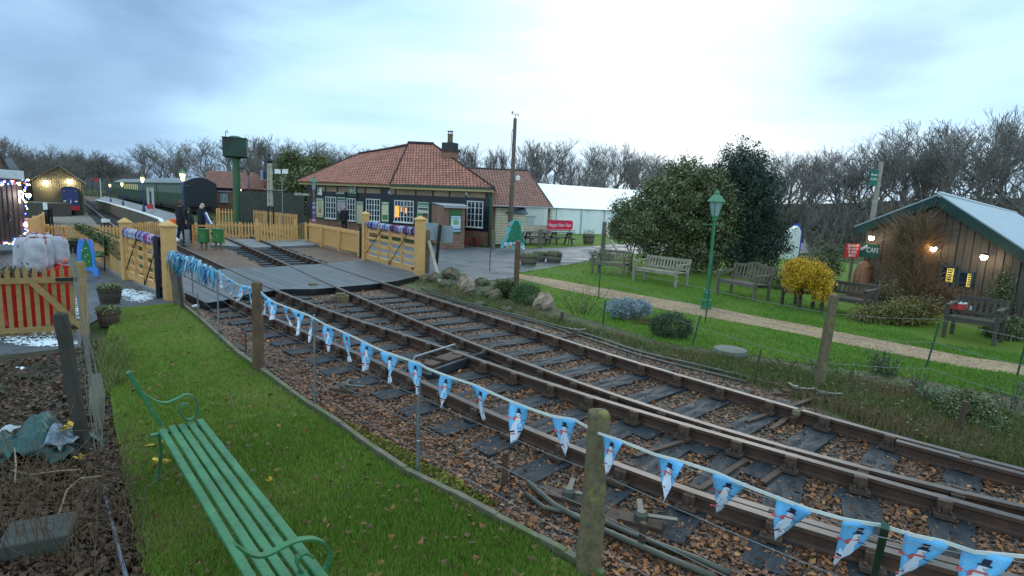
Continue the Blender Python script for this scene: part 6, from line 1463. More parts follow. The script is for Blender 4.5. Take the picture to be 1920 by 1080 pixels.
# ------------------------------------------------------------------ engine shed, tank engine
n = flat(ray(128, 400)).normalized(); d = Vector((n.y, -n.x, 0)); A = flat(G(66, 402)); B = flat(OnWall(158, 400, A, d)); n = flat(ray(172, 400)).normalized()*-1; n = -n
t = thing('engine_shed', 'corrugated engine shed with pitched roof and two bright lamps', 'building', A); W_ = lambda u, v, o=0: OnWall(u, v, A+n*o, d)
e0, e1, ap = W_(75, 338), W_(152, 343), W_(109, 311); e0.z = e1.z
corr = mat('yellowish_corrugated', (.10, .092, .055), (.06, .056, .038), rough=.7, scale=2)
MB().prism([A, B, flat(B, e1.z), ap, flat(A, e0.z)], n*8).build('wall', corr, t, True)
mb = MB(); L = (B-A).length; k = 22
for i in range(k):
    s = L*i/k; c = A+d*s; fz = e0.z+(ap.z-e0.z)*min(1, (s/(ap-A).dot(d)) if s < (ap-A).dot(d) else (L-s)/(L-(ap-A).dot(d))); mb.bar(c-n*.015, c-n*.015+Z*(fz-.03), .05, .03, up=n)
mb.build('cladding_rib', corr, t, True)
mb = MB(); ap2 = ap+Z*.05; slab(mb, [flat(A, e0.z)-d*.25-n*.2-Z*.05, ap2-n*.2, ap2+n*8.2, flat(A, e0.z)-d*.25+n*8.2-Z*.05], .05); slab(mb, [flat(B, e1.z)+d*.25-n*.2-Z*.05, ap2-n*.2+d*.01, ap2+n*8.2+d*.01, flat(B, e1.z)+d*.25+n*8.2-Z*.05], .05); mb.build('roof', mat('shed_roof', (.13, .13, .115), (.09, .09, .08)), t, True)
for (u, v, lab) in ((86, 342, 'left blazing lamp on the engine shed'), (130, 340, 'right blazing lamp on the engine shed above the engine')):
    wall_lamp(W_(u, v, -.35), -n, lab, 13, (1, .72, .22), .13, 'lamps on the engine shed', strength=120)
# blue tank engine, front view
n = flat(ray(134, 400)).normalized(); d = Vector((n.y, -n.x, 0)); A = flat(G(117, 404)); B = flat(OnWall(150, 400, A, d)); k = (B-A).length/33; t = thing('tank_engine', 'blue tank engine with red buffer beam in front of the shed', 'locomotive', A)
kz = HT(A, 349)/53; U = lambda x, y, o=0: A+d*((x-117)*k)+Z*((402-y)*kz)-n*o
bl = mat('engine_blue', (.025, .04, .16), (.018, .028, .11), rough=.4)
MB().prism([U(119, 384), U(149, 384), U(149, 356), U(148, 352), U(142, 350), U(134, 349), U(126, 350), U(120, 352), U(119, 356)], n*3.2).build('cab', bl, t, True, bevel=.01)
MB().prism([U(118, 353.5, .04), U(122, 350.5, .04), U(134, 348.6, .04), U(146, 350.5, .04), U(150, 353.5, .04), U(146, 351.5, .04), U(134, 349.8, .04), U(122, 351.5, .04)], n*3.3).build('roof', M['black'], t, True)
for x in (123.5, 144.5): MB().lathe(U(x, 357.5, .02), [(k*1.6, 0), (k*1.6, .02)], 12, R=Matrix.Rotation(PI/2, 3, 'X')).build('window', plain('amber_pane', (.30, .2, .1)), t, True)
bb = MB().prism([U(118, 392, .25), U(150, 392, .25), U(150, 384, .25), U(118, 384, .25)], n*.3).build('buffer_beam', mat('beam_red', (.42, .02, .03)), t, True)
for x in (124, 144.5): MB().lathe(U(x, 376, .05), [(k*2.0, -.05), (k*2.2, .04), (k*1.9, .08)], 14, R=Matrix.Rotation(PI/2, 3, 'X')).build('buffer', plain('buffer_white', (.6, .6, .58)), t, True)
MB().prism([U(122, 400, .0), U(128, 400, .0), U(128, 392, 0), U(122, 392, 0)], n*.8).prism([U(140, 400, .0), U(146, 400, .0), U(146, 392, 0), U(140, 392, 0)], n*.8).build('wheel', M['black'], t, True); MB().bar(U(134.5, 379, .04), U(134.5, 373, .04), .04, .03).build('lamp_iron', M['white'], t, True)
# gabled brick house at the left edge
A = G(-60, 420); A = flat(A); A = flat(At(-60, 400, 34)); A.z = 0; B = flat(At(20, 400, 36)); d = (B-A).normalized(); n = flat(ray(16, 400)).normalized(); t = thing('brick_house', 'brick house gable with dark slate roof at the edge above the carriage', 'house', A)
W_ = lambda u, v: OnWall(u, v, A, d); ap = W_(-12, 262); ee = W_(16, 331); b2 = flat(ee)
MB().prism([A, b2, flat(b2, ee.z), ap, flat(A, ee.z)], n*7).build('wall', M['brick'], t, True, uv=True); mb = MB(); slab(mb, [flat(b2, ee.z)+d*.3-n*.3-Z*.1, ap-n*.3+Z*.1, ap+n*7+Z*.1, flat(b2, ee.z)+d*.3+n*7-Z*.1], .1); mb.build('roof', mat('slate', (.09, .1, .115), (.06, .07, .08)), t, True)
p = flat(At(34, 400, 41)); t = thing('lean_to', 'slate roofed lean to right of the brick gable', 'building', p); MB().box(p+Vector((-.6, 1, 1.1)), (2.4, 2, 2.2)).build('wall', M['brick'], t, True, uv=True); q0, q1, q2 = At(40, 323, 40.8), At(6, 323, 40.8), At(10, 296, 43); mb = MB(); slab(mb, [q0, q1, q2, q2+(q0-q1)*.35]); mb.build('roof', mat('slate2', (.085, .095, .11), (.06, .07, .08)), t, True)
# dark carriage with name letter and fairy lights
P0 = flat(G(50, 475)); q = flat(G(-160, 500)); d = (q-P0).normalized(); n = flat(ray(46, 400)).normalized(); zt = HT(P0, 335)
P = lambda s, w, z: P0+d*s+n*w+Z*z
t = thing('old_carriage', 'dark brown wooden carriage body with white letter and fairy lights at the left edge', 'carriage', P0)
MB().prism([P(0, 0, .35), P(4, 0, .35), P(4, 0, zt), P(0, 0, zt)], n*2.2).build('body', mat('dark_brown_body', (.055, .033, .03), (.035, .022, .022), scale=3, stretch=(8, 8, 1)), t, True)
mb = MB(); 
for k in range(22): mb.bar(P(k*.18, -.01, .35), P(k*.18, -.01, zt-.1), .02, .02, up=n)
mb.build('matchboard', M['darkwood'], t, True)
MB().prism([P(-.15, -.12, zt-.02), P(4.2, -.12, zt-.02), P(4.2, .4, zt+.16), P(4.2, 1.1, zt+.22), P(-.15, 1.1, zt+.22), P(-.15, .4, zt+.16)], Z*.03).prism([P(-.15, 1.1, zt+.22), P(4.2, 1.1, zt+.22), P(4.2, 2.35, zt-.02), P(-.15, 2.35, zt-.02)], Z*.03).build('roof', mat('grey_canvas_roof', (.3, .32, .34), (.22, .24, .26)), t, True)
MB().prism([P(1.35, -.02, .5), P(1.45, -.02, .5), P(1.45, -.02, zt-.5), P(1.35, -.02, zt-.5)], -n*.03).build('red_strip', plain('dull_red_strip', (.3, .03, .03)), t, True)
c = OnWall(34, 388, P0-n*.03, d); text('R', abs(HT(P0, 361)-HT(P0, 388))*1.3, M['letter'], t, flat(c, HT(P0, 388)), -d, world=True)
MB().bar(OnWall(17, 398, P0-n*.06, d), OnWall(23, 405, P0-n*.06, d), .03, .02).tube([OnWall(18, 406, P0-n*.06, d), OnWall(20, 410, P0-n*.06, d), OnWall(18, 414, P0-n*.06, d)], .015, 5).build('handle', M['steel'], t, True)
fl_ = thing('fairy_lights', 'string of blue, red and white fairy lights on the carriage corner', 'fairy lights', P0); gl = [emat('fairy_blue', (.05, .12, 1), 9), emat('fairy_red', (1, .04, .08), 6), emat('fairy_white', (1, .95, .8), 10), emat('fairy_yellow', (1, .7, .1), 6)]
pa = [OnWall(u, v, P0-n*.1, d) for u, v in ((2, 344), (10, 340), (18, 347), (28, 341), (36, 347), (44, 344), (50, 338))]; pb_ = [OnWall(u, v, P0-n*.1, d) for u, v in ((50, 338), (49, 360), (50, 380), (49, 400), (48, 420), (49, 440))]; pcx = [OnWall(u, v, P0-n*.1, d) for u, v in ((2, 458), (14, 457), (26, 453), (34, 449), (48, 446))]
for path in (pa, pb_, pcx): MB().tube(path, .006, 4).build('cable', M['black'], fl_, True)
mbs = MB()
for path, cnt in ((pa, 26), (pb_, 40), (pcx, 18)):
    for i in range(cnt):
        x = random.random()*(len(path)-1); k = int(x); c = path[k].lerp(path[min(k+1, len(path)-1)], x-k)+Vector((random.gauss(0, .03), 0, random.gauss(0, .03))); mbs.ball(c, random.uniform(.012, .024), random.choice([0, 0, 0, 1, 2, 2, 3]), 6, 4)
mbs.build('bulbs', gl, fl_, True)
wall_lamp(OnWall(53, 366, P0-n*.35, d), -n, 'bright white lamp on the carriage corner among fairy lights', 14, (.9, .85, 1), .06, None, strength=70)
# black notice post at the yard
p = G(92, 446); t = thing('notice_post', 'black post with small white notice beside the yard fence', 'post', p); MB().bar(p, p+Z*HT(p, 392), .12, .12).build('post', M['black'], t, True); a = HT(p, 380); b = HT(p, 393); MB().box((p.x-.0, p.y-.07, (a+b)/2), (.16, .02, abs(a-b))).build('notice', M['white'], t, True)
p = G(100, 446); t = thing('yard_post', 'second thin black post by the yard fence', 'post', p); MB().bar(p, p+Z*HT(p, 388), .05, .05).build('post', M['black'], t, True)
# wagon / crates in the yard
p = G(75, 418); t = thing('yard_wagon', 'low brown wagon in the yard left of the shed', 'wagon', p, -.2); MB().box((0, 0, .75), (2.6, 1.4, .7)).build('body', M['darkwood'], t, bevel=.02); MB().box((0, -.72, .35), (2.5, .05, .12)).build('solebar', M['iron'], t)
for x in (-.8, .8): MB().lathe((x, -.6, .28), [(.28, -.05), (.28, .05)], 14, R=Matrix.Rotation(PI/2, 3, 'X')).build('wheel', M['iron'], t)
# white ground signal by the left rail
p = G(196, 424); t = thing('ground_signal', 'small white ground signal between fence and left track', 'signal', p); MB().box((0, 0, .3), (.3, .04, .2)).box((.25, 0, .3), (.1, .05, .16)).build('plate', M['white'], t); MB().bar((0, .04, 0), (0, .04, .4), .1, .05).build('stand', M['black'], t)
# pale painted display board beyond the trees (white house shape with a blue edge)
p = G(1490, 486); k = (p-EYE).dot(FWD)/FPX; t = thing('playhouse', 'white pointed playhouse side with bright blue edge behind the evergreens', 'playhouse', p); w = 20*k
MB().prism([(-w, 0, 0), (w*.3, 0, 0), (w*.3, 0, 52*k), (0, 0, 62*k), (-w*.5, 0, 55*k), (-w, 0, 40*k)], (0, .5, 0)).build('wall', M['white'], t); MB().prism([(w*.3, 0, 0), (w*.42, 0, 0), (w*.42, 0, 52*k), (0.02, 0, 66*k), (0, 0, 62.5*k), (w*.3, 0, 52*k)], (0, .5, 0)).build('edge', plain('bright_blue_edge', (.02, .05, .5)), t)
# orange carved figure left of the barn
p = G(1612, 560); t = thing('carved_figure', 'orange brown carved wooden figure in a hood at the barn corner', 'sculpture', p); h = HT(p, 490)
MB().lathe((0, 0, 0), [(.26, 0), (.27, .2*h), (.25, .45*h), (.24, .62*h), (.22, .74*h), (.19, .82*h), (.17, .90*h), (.11, .97*h), (.03, h)], 14).ball((0, -.13, .84*h), (.09, .08, .10)).ball((-.2, -.08, .55*h), (.07, .09, .2)).ball((.2, -.08, .55*h), (.07, .09, .2)).build('body', mat('orange_carving', (.34, .15, .08), (.22, .10, .055), scale=8, bump=.6), t, smooth=True); MB().lathe((0, 0, -.02), [(.3, 0), (.3, .06)], 12).build('base', M['concrete'], t)
# ------------------------------------------------------------------ people
def skin_mesh(name, nodes, edges, m, parent, root=0, sub=2):
    """nodes: [(xyz, radius or (rx, ry))]; grown with a Skin modifier into one continuous surface"""
    me = bpy.data.meshes.new(name); me.from_pydata([n[0] for n in nodes], edges, []); o = bpy.data.objects.new(name, me); COL.objects.link(o)
    me.materials.append(m); sk = o.modifiers.new('skin', 'SKIN'); sk.use_smooth_shade = True
    for i, n in enumerate(nodes):
        r = n[1] if isinstance(n[1], tuple) else (n[1], n[1]); me.skin_vertices[0].data[i].radius = r; me.skin_vertices[0].data[i].use_root = (i == root)
    ss = o.modifiers.new('sub', 'SUBSURF'); ss.levels = sub; ss.render_levels = sub
    bpy.context.view_layer.update(); ev = o.evaluated_get(bpy.context.evaluated_depsgraph_get()); m2 = bpy.data.meshes.new_from_object(ev); bpy.data.objects.remove(o)
    m2.name = name; r = bpy.data.objects.new(name, m2); r.parent = parent; COL.objects.link(r); return r
def person(loc, rz, H, lab, coat, trousers, hair, hairlen=0, g=1.25, coatlen=.0, hat=None, lean=0.0, step=.10, arm_l=None, arm_r=None, head_turn=0.0):
    k = H/1.75; t = thing('person', lab, 'person', loc, rz); S = lambda x, y, z: (x*k, (y-lean*max(0, z-.9))*k, z*k)
    aL = arm_l or [(-.245, .02, 1.14), (-.23, -.06, .90)]; aR = arm_r or [(.245, .02, 1.14), (.23, -.06, .90)]
    B = [(S(0, 0, .93), (.13*k, .10*k)), (S(0, .0, 1.12), (.125*k, .09*k)), (S(0, .0, 1.32), (.155*k, .10*k)), (S(0, 0, 1.43), (.11*k, .08*k)), (S(0, -.0, 1.50), .052*k), (S(0, -.02, 1.56), .055*k),
         (S(-.17, 0, 1.40), .055*k), (S(*aL[0]), .040*k), (S(*aL[1]), .028*k), (S(.17, 0, 1.40), .055*k), (S(*aR[0]), .040*k), (S(*aR[1]), .028*k),
         (S(-.09, 0, .86), .085*k), (S(-.10, -.02-step*.3, .48), .055*k), (S(-.10, .01-step, .09), .040*k), (S(.09, 0, .86), .085*k), (S(.10, -.02+step*.3, .48), .055*k), (S(.10, .01+step, .09), .040*k),
         (S(-.10, -.12-step, .045), .036*k), (S(.10, -.12+step, .045), .036*k)]
    E = [(0,1),(1,2),(2,3),(3,4),(4,5),(3,6),(6,7),(7,8),(3,9),(9,10),(10,11),(0,12),(12,13),(13,14),(0,15),(15,16),(16,17),(14,18),(17,19)]
    for base, end, sgn in ((8, aL[1], -1), (11, aR[1], 1)):      # hand: palm and five short bent digits
        ex, ey, ez = end; n0 = len(B); B.append((S(ex, ey-.02, ez-.07), (.030*k, .016*k))); E.append((base, n0))
    body = skin_mesh('body', B, E, M['skin'], t)
    hd = MB(); hx, hy, hz = S(0, -.03, 1.645)
    hd.ball((hx, hy, hz), (.078*k, .095*k, .115*k), 0, 14, 10); c, s_ = math.cos(head_turn), math.sin(head_turn); hp = lambda x, y, z: (hx+(x*c-y*s_)*k, hy+(x*s_+y*c)*k, hz+z*k)
    hd.ball(hp(0, -.1, -.01), (.014*k, .022*k, .022*k), 0, 6, 5); [hd.ball(hp(q*.078, .0, -.005), (.012*k, .022*k, .032*k), 0, 6, 5) for q in (-1, 1)]
    for q in (-1, 1): hd.ball(hp(q*.03, -.088, .015), .010*k, 1, 6, 5)
    hd.ball(hp(0, -.088, -.055), (.026*k, .01*k, .007*k), 2, 6, 4)
    hd.build('head', [M['skin'], M['black'], plain('lips', (.35, .12, .1))], body, smooth=True)
    hr = MB(); hr.ball(hp(0, .018, .028), (.088*k, .094*k, .105*k), 0, 12, 8)
    if hairlen: hr.tube([hp(0, .06, .0), hp(0, .09, -.12*hairlen), hp(0, .085, -.22*hairlen)], [.085*k, .075*k, .03*k], 10)
    hr.build('hair', hair, t, smooth=True)
    if hat: MB().ball(hp(0, .0, .05), (.096*k, .105*k, .085*k), 0, 12, 8).lathe(hp(0, -.01, .035), [(.10*k, 0), (.105*k, .02*k)], 12).build('cap', hat, t, smooth=True)
    hm = MB()
    for (ex, ey, ez), sgn in ((aL[1], -1), (aR[1], 1)):
        for j in range(4):
            y0 = ey-.045+.02*j; L = (.062, .072, .068, .052)[j]; hm.tube([S(ex, y0, ez-.08), S(ex-sgn*.006, y0, ez-.08-L*.5), S(ex-sgn*.022, y0, ez-.08-L)], [.009*k, .008*k, .006*k], 6)
        hm.tube([S(ex-sgn*.01, ey-.045, ez-.05), S(ex-sgn*.02, ey-.075, ez-.075), S(ex-sgn*.024, ey-.08, ez-.105)], [.010*k, .009*k, .006*k], 6)
    hm.build('fingers', M['skin'], body, smooth=True)
    cn = [(S(0, 0, .90-coatlen), (.165*k*g, .125*k*g)), (S(0, 0, 1.08), (.155*k*g, .12*k*g)), (S(0, .0, 1.32), (.185*k*g, .125*k*g)), (S(0, 0, 1.43), (.13*k*g, .10*k)), (S(0, 0, 1.50), .07*k), (S(-.185, 0, 1.40), .07*k), (S(aL[0][0]*1.01, aL[0][1], aL[0][2]), .058*k), (S(aL[1][0], aL[1][1], aL[1][2]), .045*k), (S(.185, 0, 1.40), .07*k), (S(aR[0][0]*1.01, aR[0][1], aR[0][2]), .058*k), (S(aR[1][0], aR[1][1], aR[1][2]), .045*k), (S(0, 0, .80-coatlen), (.17*k*g, .13*k*g))]
    skin_mesh('coat', cn, [(0,1),(1,2),(2,3),(3,4),(3,5),(5,6),(6,7),(3,8),(8,9),(9,10),(0,11)], coat, t, root=2)
    tn = [(S(0, 0, .92), (.14*k, .11*k)), (S(-.09, 0, .84), .10*k), (S(-.10, -.02-step*.3, .48), .072*k), (S(-.10, .01-step, .10), .062*k), (S(.09, 0, .84), .10*k), (S(.10, -.02+step*.3, .48), .072*k), (S(.10, .01+step, .10), .062*k)]
    skin_mesh('trousers', tn, [(0,1),(1,2),(2,3),(0,4),(4,5),(5,6)], trousers, t)
    sh = MB()
    for x, y in ((-.10, -step), (.10, step)): sh.ball(S(x, y-.055, .045), (.052*k, .145*k, .048*k), 0, 12, 6).box(S(x, y-.055, .012), (.09*k, .25*k, .024*k))
    sh.build('shoes', M['black'], t, smooth=False); return t
def face(u, v, z=0): return G(u, v, z)
hb = plain('hair_brown', (.10, .055, .03), .8); hbl = plain('hair_blonde', (.50, .38, .27), .8); hgr = plain('hair_grey', (.4, .38, .36), .8)
dk1, dk2, dk3 = M['darkcloth'], mat('charcoal_coat', (.03, .033, .045), (.02, .022, .03), rough=.85), mat('navy_trousers', (.018, .02, .04), (.012, .013, .025), rough=.85)
P1 = G(340, 455, .12); H1 = HT(P1, 376)-.12; person(P1, 2.6, H1, 'tall brown haired person in black coat holding an orange jacket', dk1, dk3, hb, hairlen=.4, coatlen=.10, head_turn=.9, arm_l=[(-.27, .0, 1.14), (-.30, -.05, .93)])
P2 = G(354, 455, .12); H2 = HT(P2, 390)-.12; person(P2, 3.3, H2, 'person in dark coat and flat cap standing between the other two', dk2, dk3, hb, hat=mat('navy_cap', (.02, .03, .05)), coatlen=.08, lean=.05)
P3 = G(379, 451, .12); H3 = HT(P3, 382)-.12; person(P3, 2.9, H3, 'person with blonde ponytail in black coat leaning on the fence', dk1, dk3, hbl, hairlen=.9, lean=.10, arm_r=[(.27, -.12, 1.2), (.30, -.34, 1.05)], arm_l=[(-.3, -.1, 1.15), (-.44, -.25, .98)])
# orange jacket held by the first
q = G(328, 449, .12); k = (q-EYE).dot(FWD)/FPX; t = thing('jacket', 'bright orange high visibility jacket hanging from the tall person\'s hand', 'jacket', P1+Vector((-.28, -.05, 0))); z0, z1 = HT(P1, 436), HT(P1, 417)
mb = MB(); n = 10; vs = []
for i in range(6):
    z = z1+(z0-z1)*i/5
    for j in range(n): a = 2*PI*j/n; r = (.06+.09*math.sin(PI*(i+.6)/6.2))*(1+.25*math.sin(3*a+i)); vs.append((r*math.cos(a)+.02*math.sin(i), r*.6*math.sin(a), z))
mb.add(vs, [(i*n+j, i*n+(j+1) % n, (i+1)*n+(j+1) % n, (i+1)*n+j) for i in range(5) for j in range(n)]+[tuple(range(n))[::-1], tuple(5*n+j for j in range(n))]); mb.build('cloth', mat('hi_vis_orange', (.95, .12, .01), (.8, .08, .01), rough=.7), t, smooth=True)
# blue and white flag-like strip beside the blonde
a, b = P3+Vector((.30, -.2, HT(P3, 403))), P3+Vector((.55, -.25, HT(P3, 424))); tag(MB().bar(a, b, .07, .02).bar(a-Vector((.07, 0, .02)), b-Vector((.12, 0, .0)), .08, .015, 1).build('striped_scarf', [M['white'], plain('scarf_blue', (.03, .06, .35))]), 'blue and white strip hanging beside the blonde person', 'scarf')
p = flat(OnWall(645, 440, C0+SN*1.2, SA)); person(p, 3.0, HT(p, 387), 'person in black walking along the station front', dk1, dk3, hgr, coatlen=.05)
p = flat(G(524, 436)); person(p, 3.3, HT(p, 387), 'person in pink coat with grey hair beside the tall board fence', mat('pink_coat', (.40, .05, .14), (.3, .035, .10), rough=.8), dk3, hgr, coatlen=.12)
# ------------------------------------------------------------------ shrubs, trees, grass
def clump_points(lobes, nclump, per, spread, rng=RNG, shell=.55):
    """leaf centres gathered in clumps spread through ellipsoidal lobes [(cx,cy,cz,rx,ry,rz)]"""
    vol = np.array([l[3]*l[4]*l[5] for l in lobes]); pr = vol/vol.sum(); idx = rng.choice(len(lobes), nclump, p=pr); L = np.array(lobes)[idx]
    d = rng.normal(size=(nclump, 3)); d /= np.linalg.norm(d, axis=1)[:, None]; r = rng.uniform(shell, 1.04, nclump)[:, None]
    c = L[:, :3]+d*r*L[:, 3:]; n = nclump*per; cc = np.repeat(c, per, axis=0)+rng.normal(size=(n, 3))*spread; tint = np.clip(np.repeat(rng.uniform(0, 1, nclump), per)*.65+rng.uniform(0, .4, n), 0, 1)
    return cc, tint
def shrub(name, lab, base, lobes, ncl, per, spread, leaf, stops, cat='shrub', trunk=None, aspect=.5, group=None, droop=0, part='foliage', shell=.5, rough=.6, zmin=.02, tm=None):
    t = thing(name, lab, cat, base, 0, group); c, ti = clump_points(lobes, ncl, per, spread, shell=shell); keep = c[:, 2] > zmin; c, ti = c[keep], ti[keep]
    v, f = leaves(c, RNG.uniform(.7, 1.3, len(c))*leaf, aspect, droop=droop); npmesh(part, v, f, leafmat('leaf_'+name, stops, rough=rough), t, tint=np.repeat(ti, 4))
    if trunk:
        mb = MB()
        for pts, r in trunk: mb.tube(pts, r, 7)
        mb.build('trunk', tm or M['darkwood'], t)
    return t
EV = [(.035, .044, .016), (.068, .084, .032), (.115, .13, .055), (.17, .185, .09), (.30, .31, .19)]
def kpx(p): return (p-EYE).dot(FWD)/FPX
B = G(1285, 512); k = kpx(B); L = lambda x, y, d, rx, ry, rz: ((x-1285)*k, d, HT(B, y), rx*k, ry*k, rz*k)
shrub('evergreen_tree', 'broad rounded grey green evergreen behind the pale bench', B, [L(1285, 390, .3, 92, 70, 78), L(1225, 400, 0, 58, 55, 60), L(1335, 405, .2, 52, 55, 72), L(1275, 335, .3, 48, 40, 38), L(1250, 465, .4, 62, 45, 40), L(1320, 470, .3, 60, 45, 42)], 1500, 34, .11, .105, EV, 'tree', [([(0, 0, 0), (.05, .1, .8), (-.1, .2, 1.9)], [.10, .08, .05]), ([(.05, .1, .6), (.5, .2, 1.5)], [.06, .03]), ([(0, .1, .5), (-.6, 0, 1.4)], [.06, .03])], droop=.5, shell=.45)
B = G(1405, 520); k = kpx(B); L = lambda x, y, d, rx, ry, rz: ((x-1405)*k, d, HT(B, y), rx*k, ry*k, rz*k)
shrub('holly_tree', 'tall dark evergreen with spiky top right of the lamp post', B, [L(1400, 390, .8, 72, 62, 88), L(1385, 320, .8, 52, 46, 48), L(1430, 350, .9, 42, 40, 58), L(1340, 320, .9, 16, 16, 26), L(1350, 285, .8, 10, 10, 26), L(1382, 268, .8, 12, 12, 30), L(1405, 272, .8, 9, 9, 26), L(1420, 290, .8, 14, 12, 26), L(1440, 300, .9, 8, 8, 22), L(1362, 285, .8, 7, 7, 22), L(1400, 470, .6, 72, 50, 52), L(1455, 450, .6, 38, 36, 52)], 1750, 34, .09, .075, [(.012, .024, .018), (.024, .044, .031), (.042, .068, .046), (.075, .11, .08)], 'tree', [([(0, .6, 0), (0, .7, 1.5), (0, .8, 3.4)], [.14, .10, .04])], shell=.3)
B = G(1183, 512); k = kpx(B); L = lambda x, y, d, rx, ry, rz: ((x-1183)*k, d, HT(B, y), rx*k, ry*k, rz*k)
shrub('small_tree', 'small evergreen tree with bare forked stem behind the left bench', B, [L(1175, 425, 0, 40, 34, 34), L(1160, 395, 0, 26, 24, 22), L(1200, 440, 0, 26, 26, 22), L(1150, 430, 0, 16, 18, 22)], 330, 30, .08, .075, EV, 'tree', [([(0, 0, 0), (0, 0, .55), (-.35, 0, 1.15)], [.03, .025, .015]), ([(0, 0, .5), (.1, 0, 1.2)], [.022, .012]), ([(0, 0, .55), (-.15, 0, 1.2)], [.02, .012])])
B = G(1458, 545); k = kpx(B); shrub('shrub', 'dark rounded bush between the arched bench and the armchair', B, [(0, .4, .30, .75, .4, .32)], 120, 26, .07, .06, EV)
B = G(1553, 540); k = kpx(B); L = lambda x, y, d, rx, ry, rz: ((x-1553)*k, d, HT(B, y), rx*k, ry*k, rz*k)
shrub('shrub', 'dark green bush behind the yellow shrub', B, [L(1545, 500, .6, 40, 34, 38), L(1572, 490, .6, 26, 24, 34)], 240, 26, .08, .06, EV)
B = G(1514, 588); k = kpx(B); L = lambda x, y, d, rx, ry, rz: ((x-1514)*k, d, HT(B, y), rx*k, ry*k, rz*k)
YEL = [(.20, .14, .02), (.42, .26, .02), (.62, .36, .02), (.72, .48, .04), (.55, .20, .02)]
shrub('yellow_shrub', 'bright golden yellow shrub arching over the armchair', B, [L(1512, 512, .25, 40, 30, 24), L(1538, 532, .1, 19, 22, 34), L(1490, 516, .3, 20, 20, 28), L(1515, 535, .5, 26, 16, 26)], 420, 30, .045, .042, YEL, aspect=.7)
B = G(985, 570); k = kpx(B); shrub('clipped_bush', 'clipped green dome in front of the brown post', B, [(0, 0, 18*k, 27*k, 26*k, 19*k)], 260, 26, .035, .03, [(.03, .06, .02), (.06, .11, .035), (.11, .17, .06)], shell=.85)
B = G(1256, 632); k = kpx(B); shrub('clipped_bush', 'clipped grey green dome right of the silver shrub', B, [(0, 0, 20*k, 36*k, 30*k, 22*k)], 300, 26, .035, .03, [(.025, .045, .018), (.05, .08, .035), (.09, .12, .06)], shell=.85)
B = G(1812, 792); k = kpx(B); shrub('clipped_bush', 'dark rounded bush low in the bed at the right edge', B, [(0, 0, 26*k, 40*k, 34*k, 28*k)], 260, 28, .035, .032, EV, shell=.7)
B = G(1176, 600); k = kpx(B); shrub('silver_shrub', 'silvery blue grey shrub in the flower bed', B, [(-.1, 0, 22*k, 34*k, 26*k, 18*k), (22*k, .05, 22*k, 24*k, 22*k, 15*k)], 300, 30, .035, .034, [(.10, .13, .14), (.20, .26, .29), (.32, .38, .43), (.14, .18, .17)])
B = G(1125, 495); k = kpx(B); shrub('shrub', 'grey green loose shrub left of the farthest bench', B, [(0, 0, 12*k, 26*k, 22*k, 15*k)], 110, 24, .05, .05, [(.06, .09, .06), (.12, .16, .11), (.17, .21, .16)])
B = G(945, 560); k = kpx(B); shrub('shrub', 'dark ivy clump on the rockery left of the brown post', B, [(0, .2, 14*k, 26*k, 20*k, 18*k), (24*k, 0, 8*k, 16*k, 14*k, 16*k)], 200, 26, .05, .045, [(.03, .045, .012), (.06, .08, .02), (.10, .11, .03)])
B = G(1880, 640); k = kpx(B); shrub('shrub', 'low dark shrub to the right of the parcel bench', B, [(30*k, .3, 14*k, 40*k, 30*k, 24*k)], 200, 26, .06, .05, EV)
B = G(1895, 610); k = kpx(B); shrub('shrub', 'tall ivy covered shrub against the barn at the edge', B, [(0, .2, 50*k, 30*k, 24*k, 62*k)], 320, 28, .08, .05, EV)
B = G(1635, 612); k = kpx(B); shrub('shrub', 'yellowish leafy plant in front of the barn boards', B, [(20*k, .3, 12*k, 46*k, 20*k, 22*k), (70*k, .3, 20*k, 40*k, 20*k, 26*k)], 260, 24, .07, .05, [(.05, .06, .02), (.12, .12, .03), (.25, .2, .06), (.08, .05, .03)])
B = G(1050, 480); k = 1
# tall conifer mass left of the station roof
for (u, v, yt, w, Y, st_, lab) in ((548, 430, 286, 32, 58, [(.04, .055, .015), (.08, .095, .025), (.12, .13, .04)], 'olive green bushy tree left of the station roof'), (592, 430, 290, 36, 64, [(.05, .06, .015), (.10, .11, .03), (.15, .15, .04)], 'yellow green bushy tree nearest the station roof'), (566, 432, 320, 42, 50, EV, 'dark green shrub mass behind the tall board fence')):
    B = flat(At(u, v, Y)); k = kpx(B); hz = HT(B, yt); shrub('bushy_tree', lab, B, [(0, 0, hz*.55, w*k, w*k, hz*.45), (-w*.5*k, 0, hz*.4, w*.7*k, w*k, hz*.38), (w*.5*k, 0, hz*.7, w*.6*k, w*k, hz*.28)], 420, 24, .30, .28, st_, 'tree', [([(0, 0, 0), (0, 0, hz*.5)], [.15, .08])])
for (u, v_, r, hh, lab, st_) in ((1690, 606, .55, .34, 'pale green low shrub under the barn windows side', [(.06, .08, .02), (.13, .15, .05), (.22, .2, .08)]), (1735, 612, .45, .55, 'brown and ochre shrub left of the parcel bench', [(.12, .08, .04), (.22, .15, .05), (.09, .08, .04)]), (1850, 600, .7, .8, 'bushy dark shrub under the right hand barn lamp', EV), (1660, 590, .4, .7, 'twiggy brown shrub at the barn corner', [(.12, .09, .05), (.18, .13, .07), (.07, .08, .04)])):
    B = G(u, v_); shrub('shrub', lab, B, [(0, .3, hh*.5, r, r*.7, hh*.5), (r*.5, .2, hh*.8, r*.5, r*.4, hh*.35)], 150, 24, .08, .05, st_, shell=.3)
